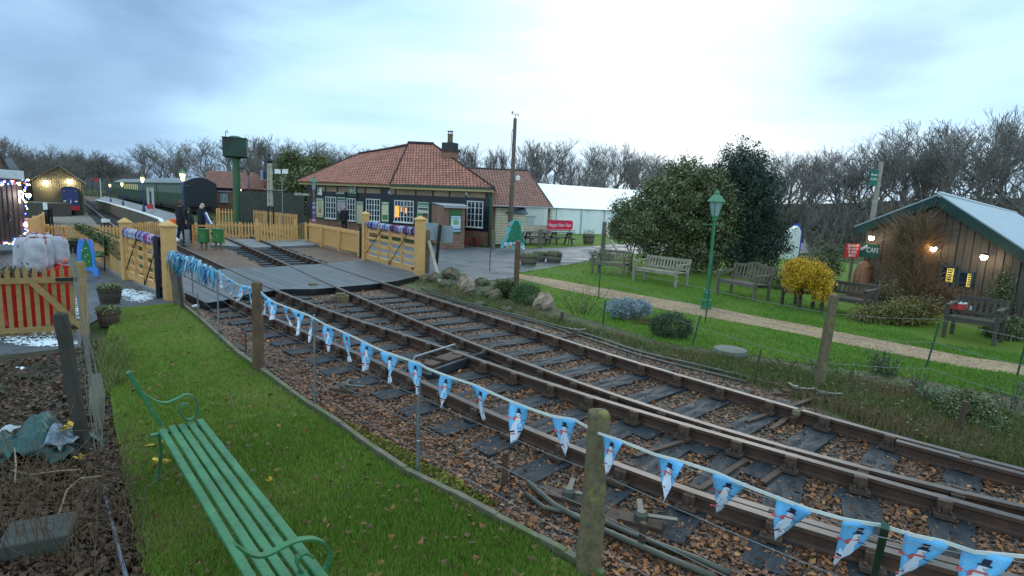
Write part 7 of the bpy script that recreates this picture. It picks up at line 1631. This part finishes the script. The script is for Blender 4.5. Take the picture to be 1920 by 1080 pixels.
# climbing stems over the barn end
sA_, sB_ = (cw_(1690, 500)-flat(G(1611, 558))).dot(cd), (cw_(1860, 500)-flat(G(1611, 558))).dot(cd); n = 4200; s = np.where(RNG.random(n) < .88, RNG.uniform(sA_, (cw_(1752, 500)-flat(G(1611, 558))).dot(cd), n), RNG.uniform(sA_-.2, sB_, n)); z = RNG.random(n)**.8
top = np.array([roofz(x)+.12 if x < apexS+.1 else max(.3, roofz(x)*.40) for x in s])*RNG.uniform(.75, 1, n); z0 = z*top*.8; P0 = np.array([tuple(A_) for A_ in [Vector((0, 0, 0))]]); base = np.array(flat(G(1611, 558)))[None]
cdv, cnv = np.array(cd), np.array(cn)
offs = RNG.uniform(.12, .50, n); P = base+cdv*s[:, None]-cnv*offs[:, None]; P[:, 2] = z0; Q = P+cdv*RNG.normal(0, .30, n)[:, None]-cnv*RNG.normal(0, .14, n)[:, None]; Q[:, 2] = np.minimum(z0+RNG.uniform(.05, .55, n), top)
v, f = segs_mesh(P, Q, .006, .003)
t = thing('climbing_plant', 'reddish brown bare climbing stems covering the barn end', 'climber', flat(G(1690, 590)))
npmesh('stems', v, f, leafmat('climber_stems', [(.20, .11, .065), (.30, .16, .09), (.12, .085, .06), (.36, .24, .15), (.16, .12, .09)], .8), t, True, tint=np.repeat(RNG.random(n), 6))
c = P[RNG.integers(0, n, 1500)]+RNG.normal(0, .08, (1500, 3)); v, f = leaves(c, RNG.uniform(.03, .07, 1500), .6); npmesh('foliage', v, f, leafmat('climber_leaves', [(.10, .05, .02), (.16, .09, .04), (.06, .06, .025), (.22, .13, .05)]), t, True, tint=tint4(1500))
# flower-bed herbs and grasses
HB = [(800, 520), (900, 545), (1000, 585), (1100, 616), (1240, 652), (1380, 676), (1500, 700), (1700, 735), (1920, 790), (1990, 900), (1800, 862), (1600, 790), (1480, 742), (1300, 688), (1180, 650), (960, 592), (840, 560), (770, 530)]
def tufts(name, lab, px, n, per, h, w, stops, spread=.05, zc=.0, kind='stuff', lean=.35, rng=RNG):
    c = np.repeat(pxscatter(px, n, zc), per, axis=0); m = len(c); c = c+np.c_[rng.normal(0, spread, (m, 2)), np.zeros(m)]
    a = rng.uniform(0, 2*PI, m); hh = h*rng.uniform(.4, 1.2, m); tip = c+np.stack([np.cos(a)*hh*lean*rng.random(m), np.sin(a)*hh*lean*rng.random(m), hh], 1); b = rng.uniform(0, 2*PI, m); side = np.stack([np.cos(b), np.sin(b), b*0], 1)*w
    v = np.stack([c-side, c+side, tip], 1).reshape(-1, 3); f = np.arange(3*m).reshape(-1, 3); sp_n = np.sin(c[:, 0]*1.9+1.3*np.sin(c[:, 1]*1.1))*np.sin(c[:, 1]*2.3+np.sin(c[:, 0]*1.7))*.5+.5; ti = np.repeat(np.clip(np.repeat(rng.random(n), per)*.35+rng.random(m)*.3+sp_n**2*.42, 0, 1), 3)
    return tag(npmesh(name, v, f, leafmat('blades_'+name+str(n), stops, .7), tint=ti), lab, name.replace('_', ' '), kind=kind)
tufts('undergrowth', 'low weeds, grass tufts and dry stems filling the flower bed', HB, 2600, 14, .13, .006, [(.05, .09, .02), (.10, .16, .03), (.16, .14, .06), (.22, .15, .07), (.07, .05, .03)], .06)
c = pxscatter(HB, 9000, .0); c[:, 2] = RNG.random(9000)**2*.12; v, f = leaves(c, RNG.uniform(.02, .05, 9000), .6); tag(npmesh('ground_cover', v, f, leafmat('bed_leaves', [(.04, .07, .02), (.08, .12, .03), (.14, .08, .04), (.20, .12, .06), (.05, .035, .025)]), tint=tint4(9000)), 'small leaves and litter on the flower bed', 'ground cover', kind='stuff')
def stemplant(u, v_, h, n, lab, stops, sp=.12, leaf=.04, w=.004):
    B = G(u, v_); t = thing('herb', lab, 'plant', B, 0, None); c = RNG.normal(0, sp, (n, 2)); P = np.c_[c*.5, np.zeros(n)]; Q = np.c_[c*1.4, h*RNG.uniform(.5, 1.1, n)]; v, f = segs_mesh(P, Q, w, w*.5); npmesh('stem', v, f, M['litter'] if False else mat('herb_stem', (.12, .10, .05), (.07, .06, .03)), t)
    m = n*14; i = RNG.integers(0, n, m); r = RNG.random(m)[:, None]; cc = P[i]*(1-r)+Q[i]*r+RNG.normal(0, .012, (m, 3)); v, f = leaves(cc, RNG.uniform(.5, 1.2, m)*leaf, .45); npmesh('foliage', v, f, leafmat('herb_leaf', stops), t, tint=tint4(m)); return t
G1, G2, G3 = [(.06, .10, .04), (.10, .15, .06), (.13, .15, .09)], [(.03, .05, .03), (.06, .09, .05), (.10, .14, .09)], [(.10, .07, .035), (.15, .10, .05), (.07, .07, .03)]
for a in ((1090, 588, .55, 34, 'loose wispy herb with dry seed heads left of the silver shrub', G3, .2), (1640, 700, .34, 20, 'greyish spurge clump in front of the path', G2, .09), (1665, 706, .38, 26, 'tall bluish spurge beside the leaning post', G2, .07), (1720, 735, .3, 20, 'small pale green rosette plant mid bed', G1, .08),
          (1590, 705, .22, 24, 'strappy light green leaves right of the concrete post', [(.09, .17, .03), (.14, .22, .05)], .14), (1480, 690, .18, 24, 'brownish low herb left of the concrete post', G3, .2), (1895, 770, .5, 20, 'dark upright stems at the right edge of the bed', G2, .12), (1860, 815, .22, 30, 'pale strappy plant below the dark bush', [(.09, .15, .05), (.15, .2, .1)], .12),
          (1215, 610, .22, 26, 'rusty dry stalks right of the silver shrub', [(.14, .07, .03), (.2, .1, .05)], .12), (1750, 760, .25, 26, 'blue green fern like clump in the bed', [(.06, .11, .08), (.10, .17, .12)], .1), (1545, 700, .2, 22, 'leafy weed at the foot of the concrete post', G1, .16), (870, 560, .16, 26, 'weeds at the rockery edge near the strut', G3, .25)): stemplant(*a[:6], sp=a[6])
# rocks
def rock(u, v_, w, h, lab, m):
    p = G(u, v_); k = kpx(p); mb = MB(); n, mm = 12, 8; vs = []; s0 = random.random()*9
    for i in range(mm+1):
        th = PI*i/mm
        for j in range(n):
            a = 2*PI*j/n; r = 1+.22*math.sin(3*a+s0+2*th)+.15*math.sin(5*a-s0*2+4*th)+random.uniform(-.07, .07); vs.append((w*k*.5*r*math.sin(th)*math.cos(a), w*k*.4*r*math.sin(th)*math.sin(a), max(-.03, h*k*.5+h*k*.62*r*math.cos(th))))
    mb.add(vs, [((i+1)*n+j, (i+1)*n+(j+1) % n, i*n+(j+1) % n, i*n+j) for i in range(mm) for j in range(n)]); o = mb.build('rock', m); o.location = p; tag(o, lab, 'rock', 'rockery stones')
rk1, rk2 = mat('pale_rock', (.42, .31, .23), (.22, .17, .13), rough=.9, scale=5, bump=.8), mat('mossy_rock', (.18, .135, .09), (.08, .07, .045), rough=.9, scale=5, bump=.8, spots=((.08, .11, .05), 4, .5))
for a in ((1018, 580, 38, 26, 'pale knobbly rock beside the clipped dome', rk1), (872, 548, 30, 26, 'pale pinkish upright rock in the rockery', rk1), (845, 524, 34, 18, 'greenish rock behind the strut', rk2), (815, 530, 26, 16, 'brown rock at the foot of the strut', rk2), (890, 556, 40, 16, 'flat brown rock below the upright pale rock', rk2), (925, 562, 34, 18, 'brown rock under the ivy clump', rk2), (835, 540, 26, 14, 'small brown stone below the strut', rk2), (905, 535, 26, 12, 'low stone at the tarmac edge', rk2), (865, 528, 22, 12, 'small grey stone behind the pale rock', rk2), (795, 528, 20, 10, 'small stone near the square gate post foot', rk2), (900, 575, 22, 10, 'half buried stone at the rodding', rk2), (950, 585, 22, 10, 'half buried stone below the ivy', rk2)): rock(*a)
p = G(1368, 668); k = kpx(p); o = MB().lathe((0, 0, 0), [(28*k, 0), (34*k, .06), (30*k, .12), (10*k, .15)], 11).build('flat_slab', mat('grey_slab', (.13, .14, .12), (.08, .085, .07), bump=.6)); o.location = p; tag(o, 'flat grey slab lying at the lawn edge', 'slab')
# grass blades
lawn_px = [(u, v) for u, v in LAWNPX if v < 1100]+[(1090, 1095), (300, 1095)]
LP = [(332, 570), (215, 580), (198, 640), (208, 720), (220, 800), (280, 1090), (1090, 1090)]+KERB[::-1][2:]
GS = [(.07, .12, .012), (.11, .19, .018), (.16, .25, .03), (.22, .27, .055), (.28, .22, .09)]
tufts('grass', 'short damp grass of the near lawn', LP, 26000, 5, .04, .003, GS, .02, .035, lean=.8)
GLP = [(975, 500), (1100, 490), (1290, 500), (1440, 540), (1640, 600), (1760, 645), (1920, 665), (1990, 690), (1990, 715)]+PUP[::-1][1:]
GLP2 = PLO[1:]+[(975, 525), (1060, 588), (1130, 608), (1240, 642), (1380, 664), (1500, 682), (1700, 708), (1930, 750), (1990, 740)]
tufts('grass', 'grass of the upper garden lawn around the benches', GLP, 12000, 4, .05, .005, [(.075, .15, .018), (.11, .22, .025), (.17, .29, .04), (.22, .31, .07)], .03, .012, lean=.8); tufts('grass', 'grass of the lower garden lawn below the gravel path', GLP2, 10000, 4, .045, .005, [(.075, .15, .018), (.12, .24, .025), (.18, .30, .04), (.24, .32, .07)], .03, .012, lean=.8)
# leaves on lawn and mulch
c = pxscatter(LP, 620, .055); v, f = leaves(c, RNG.uniform(.02, .065, 620), .8, flatness=.6); tag(npmesh('fallen_leaves', v, f, M['litter'], tint=tint4(620, lo=.2)), 'scattered brown leaves on the near lawn', 'fallen leaves', kind='stuff')
MU = [(-20, 690), (140, 655), (190, 640), (200, 720), (215, 800), (300, 1095), (-20, 1095)]
c = pxscatter(MU, 7000, .01); c[:, 2] += RNG.random(7000)*.03; v, f = leaves(c, RNG.uniform(.025, .065, 7000), .75, flatness=.6); tag(npmesh('leaf_litter', v, f, leafmat('mulch_leaves', [(.028, .017, .012), (.05, .027, .017), (.085, .04, .022), (.13, .06, .03), (.055, .036, .024)]), tint=tint4(7000)), 'dark leaf litter left of the green seat', 'leaf litter', kind='stuff')
# dead bramble stems left foreground
n = 210; c = pxscatter([(40, 900), (230, 880), (270, 930), (300, 1090), (-10, 1090), (-10, 930)], n, 0); q = c+np.c_[RNG.normal(0, .12, (n, 2)), RNG.uniform(.15, .55, n)]; r = q+np.c_[RNG.normal(0, .16, (n, 2)), RNG.uniform(-.12, .15, n)]
v1, f1 = segs_mesh(c, q, .0024, .0018); v2, f2 = segs_mesh(q, r, .0018, .0009); tag(npmesh('bramble_stems', np.r_[v1, v2], np.r_[f1, f2+len(v1)], leafmat('bramble', [(.07, .04, .024), (.11, .065, .038), (.15, .10, .06), (.04, .028, .02)], .8), tint=np.repeat(RNG.random(2*n), 6)), 'tangle of dry brown stems beside the green seat', 'undergrowth', kind='stuff')
for i, (pts, lab) in enumerate((([(20, 882), (60, 890), (110, 883), (150, 880)], 'pale curved twig low on the leaf litter'), ([(110, 965), (125, 920), (150, 897), (190, 893)], 'pale forked twig crossing the leaf litter'), ([(28, 905), (30, 870), (27, 840)], 'thin upright pale stem beside the green tarpaulin'))):
    tag(MB().tube([G(u, v, .12+.05*j) for j, (u, v) in enumerate(pts)], .006, 5).build('twig', plain('pale_twig', (.3, .22, .14)), smooth=True), lab, 'twig')
# stringy climber hanging on the dark post wires
n = 46; top = G(165, 470, 0); 
mb = MB()
for i in range(12):
    u = 158+i*3.2; b = G(176+i*2+random.uniform(-4, 4), 845, .02); h = HT(b, 470+i*6)
    pts = [b+Z*(h*j/8)+Vector((random.gauss(0, .012), random.gauss(0, .012), 0))+Vector((-.012*j*.9, 0, 0)) for j in range(9)]; mb.tube(pts, random.uniform(.0015, .0032), 4)
tag(mb.build('hanging_wire', plain('pale_cord', (.26, .25, .22))), 'bundle of pale hanging strands beside the dark post', 'strands')
tag(MB().tube([G(192, 905, .02), G(210, 980, .03), G(240, 1095, .05)], .012, 6).build('metal_rod', plain('grey_rod', (.13, .14, .18), .4)), 'grey metal rod lying towards the camera left of the seat', 'rod')
p = G(188, 815, 0); t = thing('white_bag', 'limp pale grey green bag hanging on the strands', 'bag', p); h0, h1 = .05, HT(p, 700); n = 10; vs = []
for i in range(9):
    z = h1+(h0-h1)*i/8; r = .012+.05*math.sin(PI*min(1, (i+1)/9))
    for j in range(n): a = 2*PI*j/n; rr = r*(1+.2*math.sin(3*a+i*.8)); vs.append((rr*math.cos(a), rr*.6*math.sin(a), z))
MB().add(vs, [(i*n+j, i*n+(j+1) % n, (i+1)*n+(j+1) % n, (i+1)*n+j) for i in range(8) for j in range(n)]).build('cloth', mat('grey_green_bag', (.26, .25, .18), (.15, .15, .11), bump=.5), t, smooth=True)
# crumpled green tarpaulin bag
def crumple(u, v_, wx, wy, hz, lab, m, name='tarpaulin', seed=1, z=0):
    p = G(u, v_, z); rnd = random.Random(seed); n = 26; vs = []; fs = []; ph = [rnd.uniform(0, 6) for _ in range(8)]
    for i in range(n):
        for j in range(n):
            x, y = (i/(n-1)-.5)*2, (j/(n-1)-.5)*2; r = math.sqrt(x*x+y*y); hh = hz*max(0, 1-r*r*.6)*(.65+.35*math.sin(4*x+ph[0]+2*y))+wx*(.15*abs(math.sin(7*x+ph[1]+3*y))+.09*abs(math.sin(9*y+ph[2]-4*x))); vs.append((x*wx*(1+.12*math.sin(4*y+ph[4])), y*wy*(1+.15*math.sin(5*x+ph[5])), max(.01, hh)))
    for i in range(n-1):
        for j in range(n-1): fs.append((i*n+j, (i+1)*n+j, (i+1)*n+j+1, i*n+j+1))
    o = MB().add(vs, fs).build(name, m, smooth=True); o.location = p; s_ = o.modifiers.new('s', 'SOLIDIFY'); s_.thickness = .006; return tag(o, lab, name.replace('_', ' '))
tg_ = mat('dark_teal_tarp', (.02, .085, .08), (.012, .05, .052), rough=.4, scale=6)
crumple(75, 850, .34, .26, .28, 'crumpled dark teal tarpaulin bag with leaves inside', tg_, seed=3); crumple(10, 850, .2, .22, .16, 'smaller fold of teal tarpaulin at the edge', tg_, seed=5)
crumple(105, 835, .13, .12, .16, 'patterned plastic wrapper tucked into the teal tarpaulin', mat('wrapper', (.05, .08, .12), (.25, .3, .36), scale=14, rough=.35), 'wrapper', 8, .12); crumple(18, 806, .06, .05, .03, 'white paper scrap on the teal tarpaulin', plain('white_scrap', (.4, .45, .5)), 'paper_scrap', 9, .2)
for (u, v, z, s, lab) in ((120, 800, .32, .09, 'yellow leaf on the teal tarpaulin'), (150, 855, .1, .08, 'yellow green leaf beside the tarpaulin'), (293, 835, .05, .10, 'orange yellow leaf by the back of the green seat'), (297, 868, .05, .09, 'second yellow leaf by the back of the green seat'), (862, 905, .03, .075, 'bright orange leaf on the ballast'), (505, 900, .06, .05, 'lone brown leaf on the lawn')):
    c = np.array(G(u, v, z))[None]+RNG.normal(0, s*.25, (5, 3))*[1, 1, .2]; v_, f_ = leaves(c, s, .8, flatness=.7); tag(npmesh('leaf', v_, f_, yl, tint=tint4(5)), lab, 'leaf')
tag(MB().box(G(75, 1010, .05), (.34, .3, .14), 0, Matrix.Rotation(.5, 3, 'Z')).build('concrete_block', mat('concrete_block', (.075, .075, .065), (.045, .045, .04), scale=12, bump=.5), bevel=.01), 'grey concrete block in the dead stems', 'block')
tag(MB().lathe(G(366, 574, .05), [(.03, -.05), (.03, .06)], 10, R=Matrix.Rotation(1.3, 3, 'Y')).build('white_cup', M['white']), 'white cup lying at the end of the deck', 'cup')
tufts('grass', 'coarse grass and iris leaves under the half barrel', [(185, 640), (240, 640), (235, 720), (195, 740)], 160, 10, .16, .005, [(.08, .13, .03), (.16, .17, .05), (.22, .18, .08)], .04, .02, lean=.9)
# ------------------------------------------------------------------ hills and winter trees
def ridge(name, pts, Y, Yb, m, n=60):
    vs = []; fs = []
    P = [At(u, v, Y) for u, v in pts]; c = catmull(P, 3)
    for p in c: vs += [flat(p, -1), p, Vector((p.x*Yb/Y, Yb, p.z*.9))]
    for i in range(len(c)-1): fs += [(3*i, 3*i+3, 3*i+4, 3*i+1), (3*i+1, 3*i+4, 3*i+5, 3*i+2)]
    return tag(MB().add(vs, fs).build(name, m, smooth=True), kind='structure')
wm = mat('wood_floor', (.12, .10, .085), (.08, .075, .062), rough=1, scale=1.5)
hillm = mat('wooded_hill', (.10, .105, .10), (.07, .078, .075), rough=1, scale=.5)
ridge('hill', [(-200, 318), (-60, 318), (60, 312), (150, 308), (190, 306), (200, 312), (240, 345), (330, 372), (420, 390)], 230, 300, hillm)
ridge('woodland_bank', [(200, 352), (260, 346), (330, 340), (420, 340), (500, 345)], 122, 150, wm)
ridge('hill_far', [(150, 345), (190, 300), (240, 345)], 420, 460, hillm) if False else None
ridge('woodland_bank', [(400, 372), (450, 345), (600, 345), (760, 352), (980, 358), (1200, 372), (1450, 382), (1600, 380), (1800, 372), (2100, 372), (2400, 380)], 92, 140, wm)
def bare_tree(seed, h=10.0, spread=1.0, up=.5, levels=6, twig=.013, trunk_h=.28):
    rnd = random.Random(seed); S = [[], [], [], [], []]; T = [[], [], [], [], []]
    def grow(p, d, L, r, lv):
        steps = 3; q = p
        for i in range(steps):
            dd = (d+Vector((rnd.gauss(0, .13), rnd.gauss(0, .13), rnd.gauss(0, .08)))).normalized(); e = q+dd*L/steps; r1 = r*(1-.12*(i+1)); tgt = T if lv <= 1 else S
            tgt[0].append(tuple(q)); tgt[1].append(tuple(e)); tgt[2].append(max(r*(1-.12*i), twig)); tgt[3].append(max(r1, twig*.8)); q = e; d = dd
            if lv >= 1 and i < 2 and lv < levels and rnd.random() < (.6 if lv < 4 else .45): side(q, d, L*.68, r*.5, lv+1)
        if lv < levels:
            for _ in range(2 if lv else 4): side(q, d, L*rnd.uniform(.62, .82), r*.62, lv+1)
    def side(q, d, L, r, lv):
        a = rnd.uniform(0, 2*PI); s = Vector((math.cos(a), math.sin(a), 0)); ang = rnd.uniform(.3, .85)*spread
        nd = (d*math.cos(ang)+s*math.sin(ang)+Z*up*.35).normalized(); grow(q, nd, L, r, lv)
    grow(Vector((0, 0, 0)), Vector((0, 0, 1)), h*trunk_h, h*.018, 0); return T, S
barkc = leafmat('winter_bark', [(.15, .13, .12), (.22, .19, .17), (.12, .11, .105), (.28, .24, .21)], .9)
PROTO = []
for i, (sp, up, lv, th) in enumerate(((1.0, .35, 6, .24), (.75, .7, 6, .3), (1.1, .25, 6, .2), (.6, .9, 6, .32), (.9, .5, 6, .26))):
    T, S = bare_tree(40+i, 10, sp, up, lv, .014, th); me = []
    zmax = max(q[2] for q in S[1])
    for q in (T, S):
        v, f = segs_mesh(np.array(q[0])*10/zmax, np.array(q[1])*10/zmax, np.array(q[2]), np.array(q[3])); o = npmesh('trunk' if q is T else 'crown', v, f, barkc, tint=np.repeat(RNG.random(len(q[0])), 6)); me.append(o.data); bpy.data.objects.remove(o)
    PROTO.append(me)
print('tree segs', len(S[0]))
def plant_tree(u, vtop, Y, i, lab, grp, wide=1.0):
    B = flat(At(u, 380, Y)); h = At(u, vtop-13, Y).z; t = thing('bare_tree', lab, 'tree', B, random.uniform(0, 6), grp); s = h/10; t.scale = (s*wide, s*wide, s)
    for nm, me in zip(('trunk', 'crown'), PROTO[i]): o = bpy.data.objects.new(nm, me); o.parent = t; COL.objects.link(o)
rr = random.Random(5)
SKY = [(-40, 272), (10, 264), (60, 275), (100, 285), (130, 276), (170, 296), (215, 318), (260, 300), (320, 262), (345, 290), (400, 270), (450, 262), (500, 262), (560, 272), (640, 280), (700, 285), (760, 285), (860, 284), (940, 276), (1010, 260), (1080, 276), (1140, 282), (1185, 278), (1230, 298), (1300, 318), (1450, 292), (1480, 286), (1540, 288), (1600, 264), (1630, 262), (1680, 232), (1740, 228), (1800, 228), (1850, 216), (1890, 200), (1960, 196)]
def skyline(u):
    for a, b in zip(SKY[:-1], SKY[1:]):
        if a[0] <= u <= b[0]: return a[1]+(b[1]-a[1])*(u-a[0])/(b[0]-a[0])
    return SKY[-1][1]
LBL = {0: ('bare winter tree on the skyline left of the water tower', 'bare trees left of the water tower'), 1: ('bare winter tree on the skyline between water tower and telegraph pole', 'bare trees behind the station roof'), 2: ('bare winter tree on the skyline above the white marquee', 'bare trees above the marquee'), 3: ('tall bare tree on the skyline above the cafe barn', 'tall bare trees above the barn')}
def zone(u): return 0 if u < 445 else 1 if u < 960 else 2 if u < 1330 else 3
u = -30
while u < 1960:
    big = u > 1580; st_ = rr.uniform(24, 34) if not big else rr.uniform(38, 56)
    Y = rr.uniform(74, 88) if not big else rr.uniform(50, 66)
    if u < 420: Y = rr.uniform(100, 125)
    plant_tree(u+rr.uniform(-6, 6), skyline(u)+rr.uniform(-5, 10), Y, rr.randrange(5), *LBL[zone(u)], wide=rr.uniform(.8, 1.15)); u += st_
for i in range(34):   # trees standing on the far hill
    random.random()
    u = -20+i*8.5; plant_tree(u, 300+rr.uniform(-8, 10)+(max(0, u-190)*.5), rr.uniform(110, 150), rr.randrange(5), 'tiny bare tree on the distant hill above the engine shed', 'trees on the distant hill', wide=rr.uniform(1, 1.5))
u = -20
while u < 1960:   # second, lower row nearer and denser
    Y = rr.uniform(94, 105) if u < 420 else rr.uniform(60, 72) if u < 1500 else rr.uniform(40, 50)
    if not (180 < u < 235) and not (u > 1500 and rr.random() < .4): plant_tree(u+rr.uniform(-8, 8), skyline(u)+rr.uniform(26, 48), Y, rr.randrange(5), 'lower bare tree in the thicket '+['left of the water tower', 'behind the station', 'behind the marquee', 'behind the barn and evergreens'][zone(u)], 'thicket trees '+['left', 'station', 'marquee', 'barn'][zone(u)], wide=rr.uniform(1.0, 1.5))
    u += rr.uniform(34, 54)
# twiggy undergrowth filling the wood's foot
n = 30000; U_ = RNG.uniform(-60, 1980, n); Yr = np.where(U_ > 1500, RNG.uniform(36, 60, n), np.where(U_ < 420, RNG.uniform(93, 118, n), RNG.uniform(60, 82, n))); d = np.array(RIGHT)[None]*(U_[:, None]-960)+np.array(FWD)[None]*FPX; P = np.array(EYE)[None]+d*(Yr/d[:, 1])[:, None]; P[:, 2] = 0
top = np.array([skyline(x) for x in U_]); hmax = 2.2+(382+(U_-960)*.047-top)/FPX*Yr; hz = hmax*(.22+.36*RNG.random(n)**1.3); P[:, 2] = hz*RNG.random(n)*.7; Q = P+np.c_[RNG.normal(0, .35, (n, 2)), np.maximum(.6, hz*.35*RNG.random(n)+.4)]
keep = ~((U_ > 150) & (U_ < 235)) | (RNG.random(n) < .1); keep &= ~((U_ > 940) & (U_ < 1330) & (Yr < 62)); P, Q = P[keep], Q[keep]
v, f = segs_mesh(P, Q, .03, .012); tag(npmesh('undergrowth', v, f, leafmat('thicket', [(.12, .10, .09), (.17, .14, .12), (.09, .095, .08), (.2, .15, .12)], .95), tint=np.repeat(RNG.random(len(P)), 6)), 'dense brown thicket at the foot of the winter wood', 'undergrowth', kind='stuff')
c = P+(Q-P)*RNG.random((len(P), 1)); c = c[::2]; v, f = leaves(c, RNG.uniform(.25, .6, len(c)), .5); tag(npmesh('undergrowth', v, f, leafmat('thicket_leaf', [(.08, .08, .06), (.12, .10, .08), (.065, .08, .055), (.15, .12, .095)], 1), tint=tint4(len(c))), 'ivy and brushwood mass low in the winter wood', 'undergrowth', kind='stuff')
# ------------------------------------------------------------------ sky, sun, camera
w = bpy.data.worlds.new('World'); SC.world = w; w.use_nodes = True; nt = w.node_tree; nt.nodes.clear()
out = nt.nodes.new('ShaderNodeOutputWorld'); bg = nt.nodes.new('ShaderNodeBackground'); nt.links.new(bg.outputs[0], out.inputs[0])
sky = nt.nodes.new('ShaderNodeTexSky'); sky.sky_type = 'NISHITA'; sky.sun_disc = False
SUN_EL, SUN_AZ = math.radians(24), math.radians(20)   # azimuth clockwise from +Y
sky.sun_elevation = SUN_EL; sky.sun_rotation = SUN_AZ
tc = nt.nodes.new('ShaderNodeTexCoord'); L = nt.links
def mth(op, a, b=None, clamp=False):
    n = nt.nodes.new('ShaderNodeMath'); n.operation = op; n.use_clamp = clamp
    for i, x in enumerate((a, b)):
        if x is None: continue
        if isinstance(x, (int, float)): n.inputs[i].default_value = x
        else: L.new(x, n.inputs[i])
    return n.outputs[0]
sp = nt.nodes.new('ShaderNodeSeparateXYZ'); L.new(tc.outputs['Generated'], sp.inputs[0])
mp = nt.nodes.new('ShaderNodeMapping'); mp.inputs['Scale'].default_value = (1.0, 1.0, 3.4); mp.inputs['Rotation'].default_value = (0, .22, 0); L.new(tc.outputs['Generated'], mp.inputs[0])
n1 = nt.nodes.new('ShaderNodeTexNoise'); n1.inputs['Scale'].default_value = 2.1; n1.inputs['Detail'].default_value = 5; n1.inputs['Roughness'].default_value = .5; n1.inputs['Distortion'].default_value = .3
L.new(mp.outputs[0], n1.inputs['Vector'])
# brightness over the sky: clouds thin out ahead and to the right
def lobe(d, k):
    v = nt.nodes.new('ShaderNodeVectorMath'); v.operation = 'DOT_PRODUCT'; L.new(tc.outputs['Generated'], v.inputs[0]); v.inputs[1].default_value = Vector(d).normalized()
    return mth('POWER', mth('MAXIMUM', v.outputs['Value'], 0.0), k)
dc = ray(1230, 120).normalized()
b1 = lobe(dc, 6.0)
val = mth('ADD', mth('MULTIPLY', b1, .50), mth('MULTIPLY', mth('SUBTRACT', n1.outputs['Fac'], .5), 1.0))
dr = ray(1920, 20).normalized(); val = mth('ADD', val, mth('MULTIPLY', lobe(dr, 60.0), .25))
dd = ray(1700, 130).normalized(); val = mth('SUBTRACT', val, mth('MULTIPLY', lobe(dd, 90.0), .16))
val = mth('ADD', val, .075, True)
cr = nt.nodes.new('ShaderNodeValToRGB'); e = cr.color_ramp.elements
st = [(0.0, (.20, .345, .54)), (.16, (.30, .485, .71)), (.32, (.45, .70, .94)), (.47, (.58, .76, .90)), (.64, (.80, .88, .94)), (1.0, (1.15, 1.17, 1.2))]
while len(e) < len(st): e.new(.5)
for el, (p, c) in zip(e, st): el.position = p; el.color = (c[0]*10, c[1]*10, c[2]*10, 1)
L.new(val, cr.inputs[0])
mx = nt.nodes.new('ShaderNodeMix'); mx.data_type = 'RGBA'; mx.inputs['Factor'].default_value = .93
L.new(sky.outputs[0], mx.inputs['A']); L.new(cr.outputs[0], mx.inputs['B'])
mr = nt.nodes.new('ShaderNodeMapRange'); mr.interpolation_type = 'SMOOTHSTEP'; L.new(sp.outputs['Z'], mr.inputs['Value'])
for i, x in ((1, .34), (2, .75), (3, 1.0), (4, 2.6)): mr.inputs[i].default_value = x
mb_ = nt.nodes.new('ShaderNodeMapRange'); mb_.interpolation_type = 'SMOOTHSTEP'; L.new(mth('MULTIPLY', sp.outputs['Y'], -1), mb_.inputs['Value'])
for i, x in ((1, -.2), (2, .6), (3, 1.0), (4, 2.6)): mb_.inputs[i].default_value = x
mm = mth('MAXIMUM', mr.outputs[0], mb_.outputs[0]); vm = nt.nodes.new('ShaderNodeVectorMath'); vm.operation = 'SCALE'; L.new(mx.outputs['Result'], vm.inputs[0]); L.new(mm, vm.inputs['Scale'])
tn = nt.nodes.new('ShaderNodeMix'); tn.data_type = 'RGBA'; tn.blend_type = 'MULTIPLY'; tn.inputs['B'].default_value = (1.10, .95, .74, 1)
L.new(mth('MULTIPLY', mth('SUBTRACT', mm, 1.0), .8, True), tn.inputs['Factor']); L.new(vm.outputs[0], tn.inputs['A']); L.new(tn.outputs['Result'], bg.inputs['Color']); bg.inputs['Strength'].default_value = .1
sl = bpy.data.lights.new('sun', 'SUN'); sl.energy = .55; sl.angle = math.radians(25); sl.color = (1, .96, .9)
so = bpy.data.objects.new('sun', sl); COL.objects.link(so)
sd = Vector((math.sin(SUN_AZ)*math.cos(SUN_EL), math.cos(SUN_AZ)*math.cos(SUN_EL), math.sin(SUN_EL)))
so.rotation_euler = sd.to_track_quat('Z', 'Y').to_euler(); so.location = sd*60
cam = bpy.data.cameras.new('camera'); co = bpy.data.objects.new('camera', cam); COL.objects.link(co)
cam.sensor_width = 36; cam.lens = 36*FPX/1920; cam.clip_start = .05; cam.clip_end = 3000
co.matrix_world = Matrix((( RIGHT.x, UP.x, -FWD.x, EYE.x), (RIGHT.y, UP.y, -FWD.y, EYE.y), (RIGHT.z, UP.z, -FWD.z, EYE.z), (0, 0, 0, 1)))
SC.camera = co
SC.view_settings.view_transform = 'Standard'; SC.view_settings.look = 'None'; SC.view_settings.exposure = 0.42; SC.view_settings.gamma = 1
SC.render.engine = 'CYCLES'; SC.cycles.use_denoising = True
SC.cycles.max_bounces = 5; SC.cycles.diffuse_bounces = 3
